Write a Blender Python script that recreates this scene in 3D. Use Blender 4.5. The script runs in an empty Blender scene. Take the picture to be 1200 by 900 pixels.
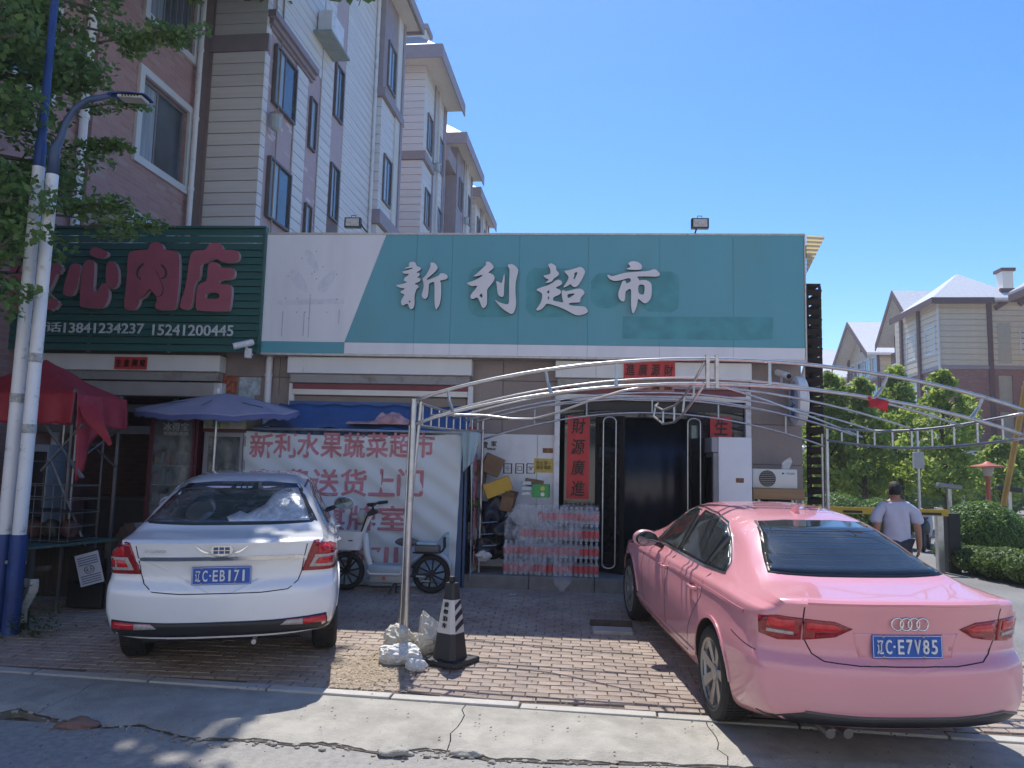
import bpy, bmesh, math, random
from mathutils import Vector, Matrix
from mathutils.bvhtree import BVHTree
R = math.radians
random.seed(7)
scene = bpy.context.scene
COL = scene.collection

# ---------------------------------------------------------------- camera, sky, sun, exposure
CAMZ = 1.54
VEIL_HAZE = .0009                               # density of the added haze, per metre
PSI, PIT, ROLL = R(4.2), R(6.2), R(1.4)
_f0 = Vector((-math.sin(PSI), math.cos(PSI), 0)); _r0 = Vector((math.cos(PSI), math.sin(PSI), 0)); _u0 = Vector((0, 0, 1))
FW = _f0 * math.cos(PIT) + _u0 * math.sin(PIT)
_u = _u0 * math.cos(PIT) - _f0 * math.sin(PIT)
RT = _r0 * math.cos(ROLL) + _u * math.sin(ROLL)
UP = _u * math.cos(ROLL) - _r0 * math.sin(ROLL)
cam_data = bpy.data.cameras.new("camera")
cam_data.sensor_width = 36; cam_data.lens = 27; cam_data.clip_start = 0.05; cam_data.clip_end = 3000
cam = bpy.data.objects.new("camera", cam_data); COL.objects.link(cam)
M = Matrix.Identity(4)
for i in range(3):
    M[i][0] = RT[i]; M[i][1] = UP[i]; M[i][2] = -FW[i]; M[i][3] = (0, 0, CAMZ)[i]
cam.matrix_world = M
scene.camera = cam

SUN_EL, SUN_AZ = R(61), R(11.5)          # height, and how far left of straight ahead (+Y)
world = bpy.data.worlds.new("World"); scene.world = world; world.use_nodes = True
wn = world.node_tree.nodes; wl = world.node_tree.links
sky = wn.new("ShaderNodeTexSky"); sky.sky_type = 'NISHITA'; sky.sun_disc = False
sky.sun_elevation = SUN_EL; sky.sun_rotation = -SUN_AZ
sky.air_density = 1.0; sky.dust_density = 0.25; sky.ozone_density = 3.5; sky.altitude = 50
bg = wn["Background"]; bg.inputs[1].default_value = 0.068
hs_ = wn.new("ShaderNodeHueSaturation"); hs_.inputs["Saturation"].default_value = 1.3; hs_.inputs["Hue"].default_value = .507; wl.new(sky.outputs[0], hs_.inputs["Color"]); wl.new(hs_.outputs[0], bg.inputs[0])
sd = bpy.data.lights.new("sun", 'SUN'); sd.energy = 2.0; sd.angle = R(0.55); sd.color = (1.0, 0.95, 0.87)
sun = bpy.data.objects.new("sun", sd); COL.objects.link(sun)
to_sun = Vector((-math.sin(SUN_AZ) * math.cos(SUN_EL), math.cos(SUN_AZ) * math.cos(SUN_EL), math.sin(SUN_EL)))
sun.rotation_euler = to_sun.to_track_quat('Z', 'Y').to_euler(); sun.location = (0, 0, 30)
scene.view_settings.view_transform = 'Standard'; scene.view_settings.look = 'None'
scene.view_settings.gamma = 1.0; scene.view_settings.exposure = 1.6
scene.view_settings.use_curve_mapping = False
scene.cycles.max_bounces = 8; scene.cycles.transparent_max_bounces = 12

# ---------------------------------------------------------------- helpers
def gz(x, y):
    """height of the ground: the forecourt falls gently towards the road"""
    z = -.057 * (9.7 - max(min(y, 9.7), 4.6))
    t = max(0., min(1., (x - 4.3) / 1.2)); t = t * t * (3 - 2 * t)
    s = max(0., min(1., (y - 5.0) / 3.0))
    return z - .2 * t * s
def ray(px, py):
    return (RT * ((px - 600) / 900) - UP * ((py - 450) / 900) + FW)
def W(px, py, Y):
    """point of the vertical plane y = Y seen at a measured photo position"""
    d = ray(px, py); p = d * (Y / d.y); return Vector((p.x, Y, CAMZ + p.z))
def G(px, py):
    d = ray(px, py); z = 0
    for _ in range(40):
        k = (z - CAMZ) / d.z; z = gz(d.x * k, d.y * k)
    return Vector((d.x * k, d.y * k, z))

MATS = {}
def mat(name, col, rough=.7, metal=0., var=.12, scale=4., bump=0., bscale=40., coat=0., rnd=0., spec=.5, trans=0.,
        stretch=(1, 1, 1), dirt=None, dscale=1.5, dlo=.5, dhi=.7, emit=0., alpha=1., low=None):
    if name in MATS: return MATS[name]
    m = bpy.data.materials.new(name); m.use_nodes = True
    n, l = m.node_tree.nodes, m.node_tree.links
    b = n["Principled BSDF"]
    b.inputs["Roughness"].default_value = rough; b.inputs["Metallic"].default_value = metal
    b.inputs["Specular IOR Level"].default_value = spec
    if coat: b.inputs["Coat Weight"].default_value = coat; b.inputs["Coat Roughness"].default_value = .04
    if trans: b.inputs["Transmission Weight"].default_value = trans
    if alpha < 1: b.inputs["Alpha"].default_value = alpha
    if emit:
        b.inputs["Emission Color"].default_value = (*col, 1); b.inputs["Emission Strength"].default_value = emit
    tc = n.new("ShaderNodeTexCoord"); mp = n.new("ShaderNodeMapping"); mp.inputs["Scale"].default_value = stretch
    l.new(tc.outputs["Object"], mp.inputs["Vector"])
    nz = n.new("ShaderNodeTexNoise"); nz.inputs["Scale"].default_value = scale; nz.inputs["Detail"].default_value = 5
    l.new(mp.outputs[0], nz.inputs["Vector"])
    mx = n.new("ShaderNodeMix"); mx.data_type = 'RGBA'
    c0 = [max(0, c * (1 - var)) for c in col]; c1 = [min(1, c * (1 + var)) for c in col]
    mx.inputs["A"].default_value = (*c0, 1); mx.inputs["B"].default_value = (*c1, 1)
    rp = n.new("ShaderNodeMapRange"); rp.inputs["From Min"].default_value = .3; rp.inputs["From Max"].default_value = .7
    l.new(nz.outputs["Fac"], rp.inputs["Value"]); l.new(rp.outputs[0], mx.inputs["Factor"])
    out = mx.outputs["Result"]
    if dirt:
        n2 = n.new("ShaderNodeTexNoise"); n2.inputs["Scale"].default_value = dscale; n2.inputs["Detail"].default_value = 6
        n2.inputs["Roughness"].default_value = .65
        l.new(mp.outputs[0], n2.inputs["Vector"])
        r2 = n.new("ShaderNodeMapRange"); r2.inputs["From Min"].default_value = dlo; r2.inputs["From Max"].default_value = dhi
        l.new(n2.outputs["Fac"], r2.inputs["Value"])
        m2 = n.new("ShaderNodeMix"); m2.data_type = 'RGBA'; l.new(out, m2.inputs["A"]); m2.inputs["B"].default_value = (*dirt, 1)
        l.new(r2.outputs[0], m2.inputs["Factor"]); out = m2.outputs["Result"]
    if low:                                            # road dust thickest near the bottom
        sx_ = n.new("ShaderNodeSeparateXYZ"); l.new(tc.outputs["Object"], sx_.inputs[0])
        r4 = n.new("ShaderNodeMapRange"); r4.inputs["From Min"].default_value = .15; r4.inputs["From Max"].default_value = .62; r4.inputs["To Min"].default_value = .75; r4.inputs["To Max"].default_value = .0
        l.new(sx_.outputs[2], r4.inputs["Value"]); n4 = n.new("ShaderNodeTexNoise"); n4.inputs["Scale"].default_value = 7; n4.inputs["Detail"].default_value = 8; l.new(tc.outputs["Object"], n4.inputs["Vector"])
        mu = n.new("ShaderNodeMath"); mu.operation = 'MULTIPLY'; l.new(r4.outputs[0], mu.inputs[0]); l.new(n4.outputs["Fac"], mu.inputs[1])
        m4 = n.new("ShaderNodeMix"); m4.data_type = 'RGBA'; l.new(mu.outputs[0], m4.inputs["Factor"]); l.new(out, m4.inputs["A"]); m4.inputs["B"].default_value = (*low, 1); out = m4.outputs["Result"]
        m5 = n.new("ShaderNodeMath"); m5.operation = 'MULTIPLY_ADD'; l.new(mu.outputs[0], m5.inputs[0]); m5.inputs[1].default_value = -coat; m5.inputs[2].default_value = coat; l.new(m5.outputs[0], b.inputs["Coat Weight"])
    if rnd:
        oi = n.new("ShaderNodeObjectInfo"); hs = n.new("ShaderNodeHueSaturation")
        rr = n.new("ShaderNodeMapRange"); rr.inputs["To Min"].default_value = 1 - rnd; rr.inputs["To Max"].default_value = 1 + rnd
        l.new(oi.outputs["Random"], rr.inputs["Value"]); l.new(rr.outputs[0], hs.inputs["Value"])
        l.new(out, hs.inputs["Color"]); out = hs.outputs["Color"]
    l.new(out, b.inputs["Base Color"])
    if bump:
        n3 = n.new("ShaderNodeTexNoise"); n3.inputs["Scale"].default_value = bscale; n3.inputs["Detail"].default_value = 4
        l.new(mp.outputs[0], n3.inputs["Vector"])
        bp = n.new("ShaderNodeBump"); bp.inputs["Strength"].default_value = bump; bp.inputs["Distance"].default_value = .02
        l.new(n3.outputs["Fac"], bp.inputs["Height"]); l.new(bp.outputs[0], b.inputs["Normal"])
    MATS[name] = m
    return m

def leaf_mat(name, c0, c1, tr=.35):
    if name in MATS: return MATS[name]
    m = bpy.data.materials.new(name); m.use_nodes = True
    n, l = m.node_tree.nodes, m.node_tree.links
    b = n["Principled BSDF"]; b.inputs["Roughness"].default_value = .55
    ge = n.new("ShaderNodeNewGeometry")
    mx = n.new("ShaderNodeMix"); mx.data_type = 'RGBA'
    mx.inputs["A"].default_value = (*c0, 1); mx.inputs["B"].default_value = (*c1, 1)
    l.new(ge.outputs["Random Per Island"], mx.inputs["Factor"]); l.new(mx.outputs["Result"], b.inputs["Base Color"])
    t = n.new("ShaderNodeBsdfTranslucent"); hs = n.new("ShaderNodeHueSaturation"); hs.inputs["Value"].default_value = 1.5; hs.inputs["Hue"].default_value = .485
    l.new(mx.outputs["Result"], hs.inputs["Color"]); l.new(hs.outputs[0], t.inputs["Color"])
    ms = n.new("ShaderNodeMixShader"); ms.inputs[0].default_value = tr
    l.new(b.outputs[0], ms.inputs[1]); l.new(t.outputs[0], ms.inputs[2])
    l.new(ms.outputs[0], n["Material Output"].inputs["Surface"])
    MATS[name] = m
    return m

def film_mat(name, col, fac, rough=.25):
    """thin clear sheet: mostly see-through, partly milky and glossy"""
    if name in MATS: return MATS[name]
    m = bpy.data.materials.new(name); m.use_nodes = True
    n, l = m.node_tree.nodes, m.node_tree.links
    b = n["Principled BSDF"]; b.inputs["Base Color"].default_value = (*col, 1); b.inputs["Roughness"].default_value = rough
    t = n.new("ShaderNodeBsdfTransparent"); ms = n.new("ShaderNodeMixShader")
    tc = n.new("ShaderNodeTexCoord"); nz = n.new("ShaderNodeTexNoise"); nz.inputs["Scale"].default_value = 9; nz.inputs["Detail"].default_value = 5
    l.new(tc.outputs["Object"], nz.inputs["Vector"])
    r = n.new("ShaderNodeMapRange"); r.inputs["From Min"].default_value = .35; r.inputs["From Max"].default_value = .7
    r.inputs["To Min"].default_value = fac * .4; r.inputs["To Max"].default_value = min(1, fac * 1.6)
    l.new(nz.outputs["Fac"], r.inputs["Value"]); l.new(r.outputs[0], ms.inputs[0])
    l.new(t.outputs[0], ms.inputs[1]); l.new(b.outputs[0], ms.inputs[2]); l.new(ms.outputs[0], n["Material Output"].inputs["Surface"])
    MATS[name] = m
    return m

def tag(o, label=None, cat=None, group=None, kind=None, category=None):
    cat = cat or category
    if label: o["label"] = label
    if cat: o["category"] = cat
    if group: o["group"] = group
    if kind: o["kind"] = kind
    return o
def thing(name, label, cat, loc=(0, 0, 0), rot=0., group=None):
    o = bpy.data.objects.new(name, None); o.empty_display_size = .1
    COL.objects.link(o); o.location = loc; o.rotation_euler = (0, 0, rot)
    return tag(o, label, cat, group)
def mlocal(o):
    """matrix of an object inside its chain of parents (nothing is evaluated yet)"""
    m = o.matrix_basis.copy()
    return (mlocal(o.parent) @ m) if o.parent else m
def children(o): return [c for c in o.children]
def copy_tree(o, parent=None, loc=None, rot=None, label=None):
    c = o.copy(); COL.objects.link(c)
    if parent: c.parent = parent
    if loc is not None: c.location = loc
    if rot is not None: c.rotation_euler = (0, 0, rot)
    if label: c["label"] = label
    for ch in children(o): copy_tree(ch, c)
    return c

class B:
    """collects shapes; make() links them as one mesh object"""
    def __init__(s): s.v = []; s.f = []; s.m = []; s.cm = 0
    def add(s, vs, fs):
        k = len(s.v); s.v += [tuple(p) for p in vs]; s.f += [tuple(i + k for i in f) for f in fs]; s.m += [s.cm] * len(fs); return s
    def slot(s, i): s.cm = i; return s
    def box(s, x0, x1, y0, y1, z0, z1):
        x0, x1 = min(x0, x1), max(x0, x1); y0, y1 = min(y0, y1), max(y0, y1); z0, z1 = min(z0, z1), max(z0, z1)
        return s.add([(x0, y0, z0), (x1, y0, z0), (x1, y1, z0), (x0, y1, z0), (x0, y0, z1), (x1, y0, z1), (x1, y1, z1), (x0, y1, z1)],
                     [(0, 3, 2, 1), (4, 5, 6, 7), (0, 1, 5, 4), (1, 2, 6, 5), (2, 3, 7, 6), (3, 0, 4, 7)])
    def cbox(s, c, size, rx=0, ry=0, rz=0, bev=0.):
        m = Matrix.Translation(c) @ Matrix.Rotation(rz, 4, 'Z') @ Matrix.Rotation(ry, 4, 'Y') @ Matrix.Rotation(rx, 4, 'X')
        a, b, c2 = size[0] / 2, size[1] / 2, size[2] / 2
        t = B()
        if bev: t.rbox(-a, a, -b, b, -c2, c2, bev)
        else: t.box(-a, a, -b, b, -c2, c2)
        return s.add([m @ Vector(p) for p in t.v], t.f)
    def rbox(s, x0, x1, y0, y1, z0, z1, r):
        """box with chamfered edges"""
        bm = bmesh.new(); bmesh.ops.create_cube(bm, size=1)
        for v in bm.verts: v.co = Vector(((x0 + x1) / 2 + v.co.x * (x1 - x0), (y0 + y1) / 2 + v.co.y * (y1 - y0), (z0 + z1) / 2 + v.co.z * (z1 - z0)))
        bmesh.ops.bevel(bm, geom=bm.edges[:], offset=r, segments=2, profile=.5, affect='EDGES')
        vs = [v.co.copy() for v in bm.verts]; fs = [[v.index for v in f.verts] for f in bm.faces]; bm.free()
        return s.add(vs, fs)
    def prism(s, poly, y0, y1):
        """polygon given in x,z, extruded from y0 to y1"""
        n = len(poly)
        a = sum(poly[i][0] * poly[(i + 1) % n][1] - poly[(i + 1) % n][0] * poly[i][1] for i in range(n))
        if a < 0: poly = poly[::-1]
        vs = [(p[0], y0, p[1]) for p in poly] + [(p[0], y1, p[1]) for p in poly]
        fs = [tuple(range(n)), tuple(range(2 * n - 1, n - 1, -1))] + [(i, i + n, (i + 1) % n + n, (i + 1) % n) for i in range(n)]
        return s.add(vs, fs)
    def prismz(s, poly, z0, z1):
        n = len(poly)
        a = sum(poly[i][0] * poly[(i + 1) % n][1] - poly[(i + 1) % n][0] * poly[i][1] for i in range(n))
        if a < 0: poly = poly[::-1]
        vs = [(p[0], p[1], z0) for p in poly] + [(p[0], p[1], z1) for p in poly]
        fs = [tuple(range(n - 1, -1, -1)), tuple(range(n, 2 * n))] + [(i, (i + 1) % n, (i + 1) % n + n, i + n) for i in range(n)]
        return s.add(vs, fs)
    def hexa(s, a, b):
        """solid between two quads a (4 points) and b (4 points)"""
        return s.add(list(a) + list(b), [(3, 2, 1, 0), (4, 5, 6, 7), (0, 1, 5, 4), (1, 2, 6, 5), (2, 3, 7, 6), (3, 0, 4, 7)])
    def tube(s, pts, r, n=8, cap=True):
        pts = [Vector(p) for p in pts]; rs = r if isinstance(r, (list, tuple)) else [r] * len(pts)
        rings = []; up = None
        for i, p in enumerate(pts):
            t = (pts[min(i + 1, len(pts) - 1)] - pts[max(i - 1, 0)])
            if t.length < 1e-9: t = Vector((0, 0, 1))
            t.normalize()
            if up is None: up = Vector((0, 0, 1)) if abs(t.z) < .9 else Vector((1, 0, 0))
            a = t.cross(up)
            if a.length < 1e-4: a = t.cross(Vector((0, 1, 0)))
            a.normalize(); b = a.cross(t).normalized(); up = b
            rings.append([p + a * (math.cos(q) * rs[i]) + b * (math.sin(q) * rs[i]) for q in [2 * math.pi * k / n for k in range(n)]])
        vs = [v for rg in rings for v in rg]; fs = []
        for i in range(len(pts) - 1):
            for k in range(n):
                fs.append((i * n + k, (i + 1) * n + k, (i + 1) * n + (k + 1) % n, i * n + (k + 1) % n))
        if cap:
            fs.append(tuple(range(n))); fs.append(tuple((len(pts) - 1) * n + k for k in range(n - 1, -1, -1)))
        return s.add(vs, fs)
    def lathe(s, prof, c=(0, 0, 0), axis='z', n=24, cap=True):
        """profile of (radius, height) turned round an axis"""
        c = Vector(c); vs = []; fs = []
        for r_, h in prof:
            for k in range(n):
                a = 2 * math.pi * k / n; x, y = r_ * math.cos(a), r_ * math.sin(a)
                p = {'z': (x, y, h), 'x': (h, x, y), 'y': (y, h, x)}[axis]
                vs.append(c + Vector(p))
        for i in range(len(prof) - 1):
            for k in range(n): fs.append((i * n + k, i * n + (k + 1) % n, (i + 1) * n + (k + 1) % n, (i + 1) * n + k))
        if cap: fs.append(tuple(range(n - 1, -1, -1))); m = (len(prof) - 1) * n; fs.append(tuple(m + k for k in range(n)))
        return s.add(vs, fs)
    def sheet(s, fn, nu, nv, th=0.):
        """surface fn(u, v); th > 0 gives it a thickness"""
        vs = [Vector(fn(i / nu, j / nv)) for i in range(nu + 1) for j in range(nv + 1)]
        w = nv + 1
        fs = [(i * w + j, (i + 1) * w + j, (i + 1) * w + j + 1, i * w + j + 1) for i in range(nu) for j in range(nv)]
        if not th: return s.add(vs, fs)
        N = [Vector((0, 0, 0)) for _ in vs]
        for f in fs:
            nn = (vs[f[1]] - vs[f[0]]).cross(vs[f[3]] - vs[f[0]])
            for i in f: N[i] += nn
        back = [v - (n.normalized() * th if n.length > 1e-12 else Vector((0, 0, 0))) for v, n in zip(vs, N)]; k = len(vs)
        fb = [tuple(i + k for i in f[::-1]) for f in fs]; ed = []
        rim = [i * w for i in range(nu + 1)] + [nu * w + j for j in range(1, nv + 1)] + [i * w + nv for i in range(nu - 1, -1, -1)] + [j for j in range(nv - 1, 0, -1)]
        for a in range(len(rim)):
            p, q = rim[a], rim[(a + 1) % len(rim)]; ed.append((q, p, p + k, q + k))
        return s.add(vs + back, fs + fb + ed)
    def blob(s, c, rad, seed=0, amp=.15, sub=2, fr=1.2):
        from mathutils import noise
        bm = bmesh.new(); bmesh.ops.create_icosphere(bm, subdivisions=sub, radius=1)
        rad = rad if isinstance(rad, (tuple, list)) else (rad,) * 3
        vs = []
        for v in bm.verts:
            k = 1 + amp * noise.noise(v.co * fr + Vector((seed * 3.1, seed, 0))) * 2
            vs.append((c[0] + v.co.x * rad[0] * k, c[1] + v.co.y * rad[1] * k, c[2] + v.co.z * rad[2] * k))
        fs = [[v.index for v in f.verts] for f in bm.faces]; bm.free()
        return s.add(vs, fs)
    def make(s, name, mats, parent=None, smooth=False, world=False, **kw):
        """world=True: the coordinates are world ones and are moved into the parent's frame"""
        me = bpy.data.meshes.new(name)
        vs = s.v
        if world and parent:
            inv = mlocal(parent).inverted(); vs = [inv @ Vector(p) for p in vs]
        me.from_pydata(vs, [], s.f)
        if not isinstance(mats, (list, tuple)): mats = [mats]
        for mm in mats: me.materials.append(mm)
        if len(mats) > 1: me.polygons.foreach_set("material_index", s.m)
        if smooth:
            me.polygons.foreach_set("use_smooth", [True] * len(s.f))
            if smooth is not True: me.set_sharp_from_angle(angle=R(smooth))
        me.update()
        o = bpy.data.objects.new(name, me); COL.objects.link(o)
        if parent: o.parent = parent
        return tag(o, **kw) if kw else o

def again(o, parent=None, loc=(0, 0, 0), rot=(0, 0, 0), scale=(1, 1, 1)):
    """another object with the same mesh"""
    c = bpy.data.objects.new(o.name.split(".")[0], o.data); COL.objects.link(c)
    c.parent = parent if parent else o.parent
    c.location = loc; c.rotation_euler = rot; c.scale = scale
    return c

def glyphs(body, depth=.02, offset=0., shear=0., res=3):
    cu = bpy.data.curves.new("text", 'FONT'); cu.body = body; cu.size = 1; cu.extrude = depth / 2
    cu.offset = offset; cu.shear = shear; cu.resolution_u = res
    o = bpy.data.objects.new("text", cu); COL.objects.link(o)
    me = bpy.data.meshes.new_from_object(o.evaluated_get(bpy.context.evaluated_depsgraph_get()))
    bpy.data.objects.remove(o); bpy.data.curves.remove(cu)
    return me
def lettering(name, body, m, parent, c, w, h, depth=.01, offset=0., shear=0., rotz=0., tilt=0., res=3, world=True, warp=None, **kw):
    """one mesh of lettering fitted into w x h, centred at c, facing -Y"""
    me = glyphs(body, depth, 0, shear, res)
    if offset > .004:                                  # bold: the same outline repeated round a small circle
        v0 = [v.co.copy() for v in me.vertices]; f0 = [tuple(p.vertices) for p in me.polygons]; vs = []; fs = []
        nn = 8 if offset > .015 else 5
        for k in range(nn + 1):
            a = 2 * math.pi * k / nn; dx, dy = (0, 0) if k == nn else (offset * math.cos(a), offset * math.sin(a))
            b0 = len(vs); dz = .0012 * k / max(w, .2) * .3
            vs += [(v.x + dx, v.y + dy, v.z + (dz if v.z > 0 else 0)) for v in v0]; fs += [tuple(i + b0 for i in f) for f in f0]
        bpy.data.meshes.remove(me); me = bpy.data.meshes.new(name); me.from_pydata(vs, [], fs); me.update()
    xs = [v.co.x for v in me.vertices]; ys = [v.co.y for v in me.vertices]
    if not xs: return None
    cx, cy = (min(xs) + max(xs)) / 2, (min(ys) + max(ys)) / 2
    kx = w / (max(xs) - min(xs)); ky = h / (max(ys) - min(ys)) if h else kx
    rot = Matrix.Rotation(rotz, 4, 'Z') @ Matrix.Rotation(tilt, 4, 'Y')
    c = Vector(c)
    if world and parent: inv = mlocal(parent).inverted()
    for v in me.vertices:
        p = rot @ Vector(((v.co.x - cx) * kx, -v.co.z, (v.co.y - cy) * ky))
        p += c
        if warp: p = warp(p)
        v.co = inv @ p if (world and parent) else p
    me.materials.clear(); me.materials.append(m); me.name = name
    o = bpy.data.objects.new(name, me); COL.objects.link(o)
    if parent: o.parent = parent
    return tag(o, **kw) if kw else o

# common materials
white_paint = mat("white paint", (.75, .75, .75), .45, var=.05, dirt=(.35, .33, .3), dscale=3, dlo=.55, dhi=.8)
steel = mat("galvanised steel", (.50, .50, .50), .33, metal=.85, var=.12, scale=14, dirt=(.26, .24, .21), dscale=6, dlo=.58, dhi=.8)
dark = mat("dark", (.012, .012, .014), .6, var=.2)
black_plastic = mat("black plastic", (.02, .02, .022), .45, var=.2)
rubber = mat("rubber", (.022, .022, .022), .75, var=.25, scale=20, bump=.2)
glass_dark = mat("dark glass", (.012, .016, .018), .06, var=.3, spec=.8)
chrome = mat("chrome", (.7, .7, .7), .12, metal=1., var=.05)
red_paper = mat("red paper", (.55, .05, .05), .6, var=.1)
ink = mat("black ink", (.012, .012, .012), .5, var=.05)
white_print = mat("white print", (.72, .72, .72), .5, var=.03)
# ---------------------------------------------------------------- ground
asphalt = mat("asphalt", (.27, .26, .245), .9, var=.2, scale=22, bump=.6, bscale=90, dirt=(.34, .325, .30), dscale=.9, dlo=.4, dhi=.7)
asphalt_road = mat("asphalt of the side road", (.17, .168, .165), .88, var=.2, scale=25, bump=.5, bscale=90, dirt=(.24, .235, .225), dscale=.5, dlo=.4, dhi=.7)
soil = mat("dusty soil", (.16, .13, .10), .95, var=.25, scale=6, bump=.5, bscale=30)
concrete = mat("worn concrete", (.34, .325, .29), .88, var=.14, scale=7, bump=.5, bscale=60, dirt=(.21, .2, .175), dscale=1.6, dlo=.5, dhi=.75)
kerb_m = mat("pale kerb stone", (.41, .395, .365), .8, var=.1, scale=12, bump=.25, bscale=70, rnd=.07, dirt=(.3, .29, .26), dscale=3)
brick_m = mat("paving brick", (.26, .197, .168), .88, var=.18, scale=7, bump=.5, bscale=80, rnd=.16, dirt=(.37, .32, .27), dscale=2.0, dlo=.38, dhi=.7)
joint_m = mat("joint grit", (.12, .095, .08), .95, var=.3, scale=30, bump=.3)

def ground_sheet(xs, ys, dz, m, name, th=0):
    b = B(); nx, ny = len(xs), len(ys)
    vs = [(x, y, gz(x, y) + dz) for x in xs for y in ys]
    fs = [(i * ny + j, (i + 1) * ny + j, (i + 1) * ny + j + 1, i * ny + j + 1) for i in range(nx - 1) for j in range(ny - 1)]
    b.add(vs, fs)
    return b.make(name, m, smooth=True, kind="structure")
def rng(a, b, s):
    n = max(1, round((b - a) / s)); return [a + (b - a) * i / n for i in range(n + 1)]
ground_sheet([-900, -200, -60, -20] + rng(-12, 14, .5) + [20, 40, 90, 250, 900], [-300, -60, -12, -3] + rng(0, 14, .5) + [18, 25, 40, 70, 120, 300, 1500], -.06, soil, "ground")
ground_sheet([-60, -20] + rng(-12, 14, .4) + [20, 60], [-60, -12, -3] + rng(0, 5.2, .25), 0, asphalt, "road")
ground_sheet([4.15] + rng(4.3, 9, .3) + [14, 22, 30], rng(5.6, 14, .4) + [18, 25, 40, 60], -.004, asphalt_road, "side_road")

# kerb line between forecourt and apron runs slightly askew
def kerb_y(x): return 5.86 - .062 * (x + .3)
pav = thing("brick_paving", "", "", (0, 0, 0)); pav["kind"] = "structure"
def paving_bed():
    xs = rng(-9, 4.2, .4); n = 24
    def fn(u, v):
        x = -9 + 13.2 * u; y = kerb_y(x) + (10.1 - kerb_y(x)) * v
        return (x, y, gz(x, y) - .014)
    B().sheet(fn, 30, n).make("joint_bed", joint_m, pav)
paving_bed()
BL, BW, BH = .185, .092, .06
brick_meshes = []
for k in range(5):
    rb = random.Random(k); b = B(); l, w = BL / 2 - .004, BW / 2 - .004
    j = lambda: rb.uniform(-.002, .002)
    c = .004
    top = [(-l + c + j(), -w + c + j()), (l - c + j(), -w + c + j()), (l - c + j(), w - c + j()), (-l + c + j(), w - c + j())]
    mid = [(-l, -w), (l, -w), (l, w), (-l, w)]
    vs = [(x, y, 0) for x, y in top] + [(x, y, -.005) for x, y in mid] + [(x, y, -BH) for x, y in mid]
    fs = [(0, 1, 2, 3)] + [(a, b_, b_ + 4, a + 4)[::-1] if False else (a + 4, b_ + 4, b_, a) for a, b_ in ((0, 1), (1, 2), (2, 3), (3, 0))]
    fs += [(a + 8, b_ + 8, b_ + 4, a + 4) for a, b_ in ((0, 1), (1, 2), (2, 3), (3, 0))]
    b.add(vs, fs); brick_meshes.append(b)
brick_src = [b.make("brick", brick_m, pav) for b in brick_meshes]
first = {k: True for k in range(5)}
rest = B(); nb = 0
SL = math.atan(.057)
rb = random.Random(3)
row = 0; y = 5.80
while y < 9.98:
    off = (row % 2) * BL / 2 + rb.uniform(-.012, .012); x = -7.6 + off
    while x < 4.15:
        if y - BW / 2 > kerb_y(x) + .13:
            z = gz(x, y) + rb.uniform(-.004, .003) + .004 * math.sin(x * 1.7 + y) ; k = rb.randrange(5)
            rx = SL + rb.uniform(-.012, .012); ry = rb.uniform(-.012, .012); rz = rb.uniform(-.02, .02)
            if y < 7.75 and -1.75 < x < .9 and nb < 295:
                if first[k]: o = brick_src[k]; first[k] = False
                else: o = again(brick_src[k], pav)
                o.location = (x, y, z); o.rotation_euler = (rx, ry, rz); nb += 1
            else:
                m = Matrix.Translation((x, y, z)) @ Matrix.Rotation(rz, 4, 'Z') @ Matrix.Rotation(ry, 4, 'Y') @ Matrix.Rotation(rx, 4, 'X')
                src = brick_meshes[k]; rest.add([m @ Vector(p) for p in src.v], src.f)
        x += BL
    y += BW; row += 1
rest.make("bricks", brick_m, pav, kind="stuff")

# pale kerb slabs flush with the bricks
kb = thing("kerb", "", ""); kb["kind"] = "structure"
x = -8.2; rb = random.Random(5)
while x < 6:
    L = rb.choice([.98, .98, 1.0, 1.0]); b = B(); cx = x + L / 2; cy = kerb_y(cx)
    b.rbox(-L / 2 + .006, L / 2 - .006, -.0, .10, -.10, .012 + rb.uniform(-.004, .004), .008)
    o = b.make("kerb_slab", kerb_m, kb)
    o.location = (cx, cy, gz(cx, cy)); o.rotation_euler = (SL, rb.uniform(-.004, .004), -.062); x += L

# concrete apron in slabs, its front edge broken away
edge_px = [(-60, 842), (0, 836), (22, 830), (45, 838), (84, 846), (125, 853), (166, 849), (200, 861), (233, 866), (292, 866), (320, 870), (346, 873), (375, 871),
           (416, 877), (450, 883), (470, 882), (500, 878), (540, 883), (572, 889), (604, 891), (636, 891), (700, 893), (780, 896), (850, 899), (950, 903), (1100, 908), (1300, 912)]
edge = [G(*p) for p in edge_px]
def edge_y(x):
    if x <= edge[0].x: return edge[0].y
    for a, b_ in zip(edge, edge[1:]):
        if a.x <= x <= b_.x: return a.y + (b_.y - a.y) * (x - a.x) / (b_.x - a.x)
    return edge[-1].y
from mathutils import noise as N3
def jag(x): return .035 * N3.noise(Vector((x * 6, 0, 0))) + .02 * N3.noise(Vector((x * 19, 3, 0)))
ap = thing("concrete_apron", "", ""); ap["kind"] = "structure"
cuts = [-8.2, -3.62, -.72, 1.02, 3.4, 6.0]
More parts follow.
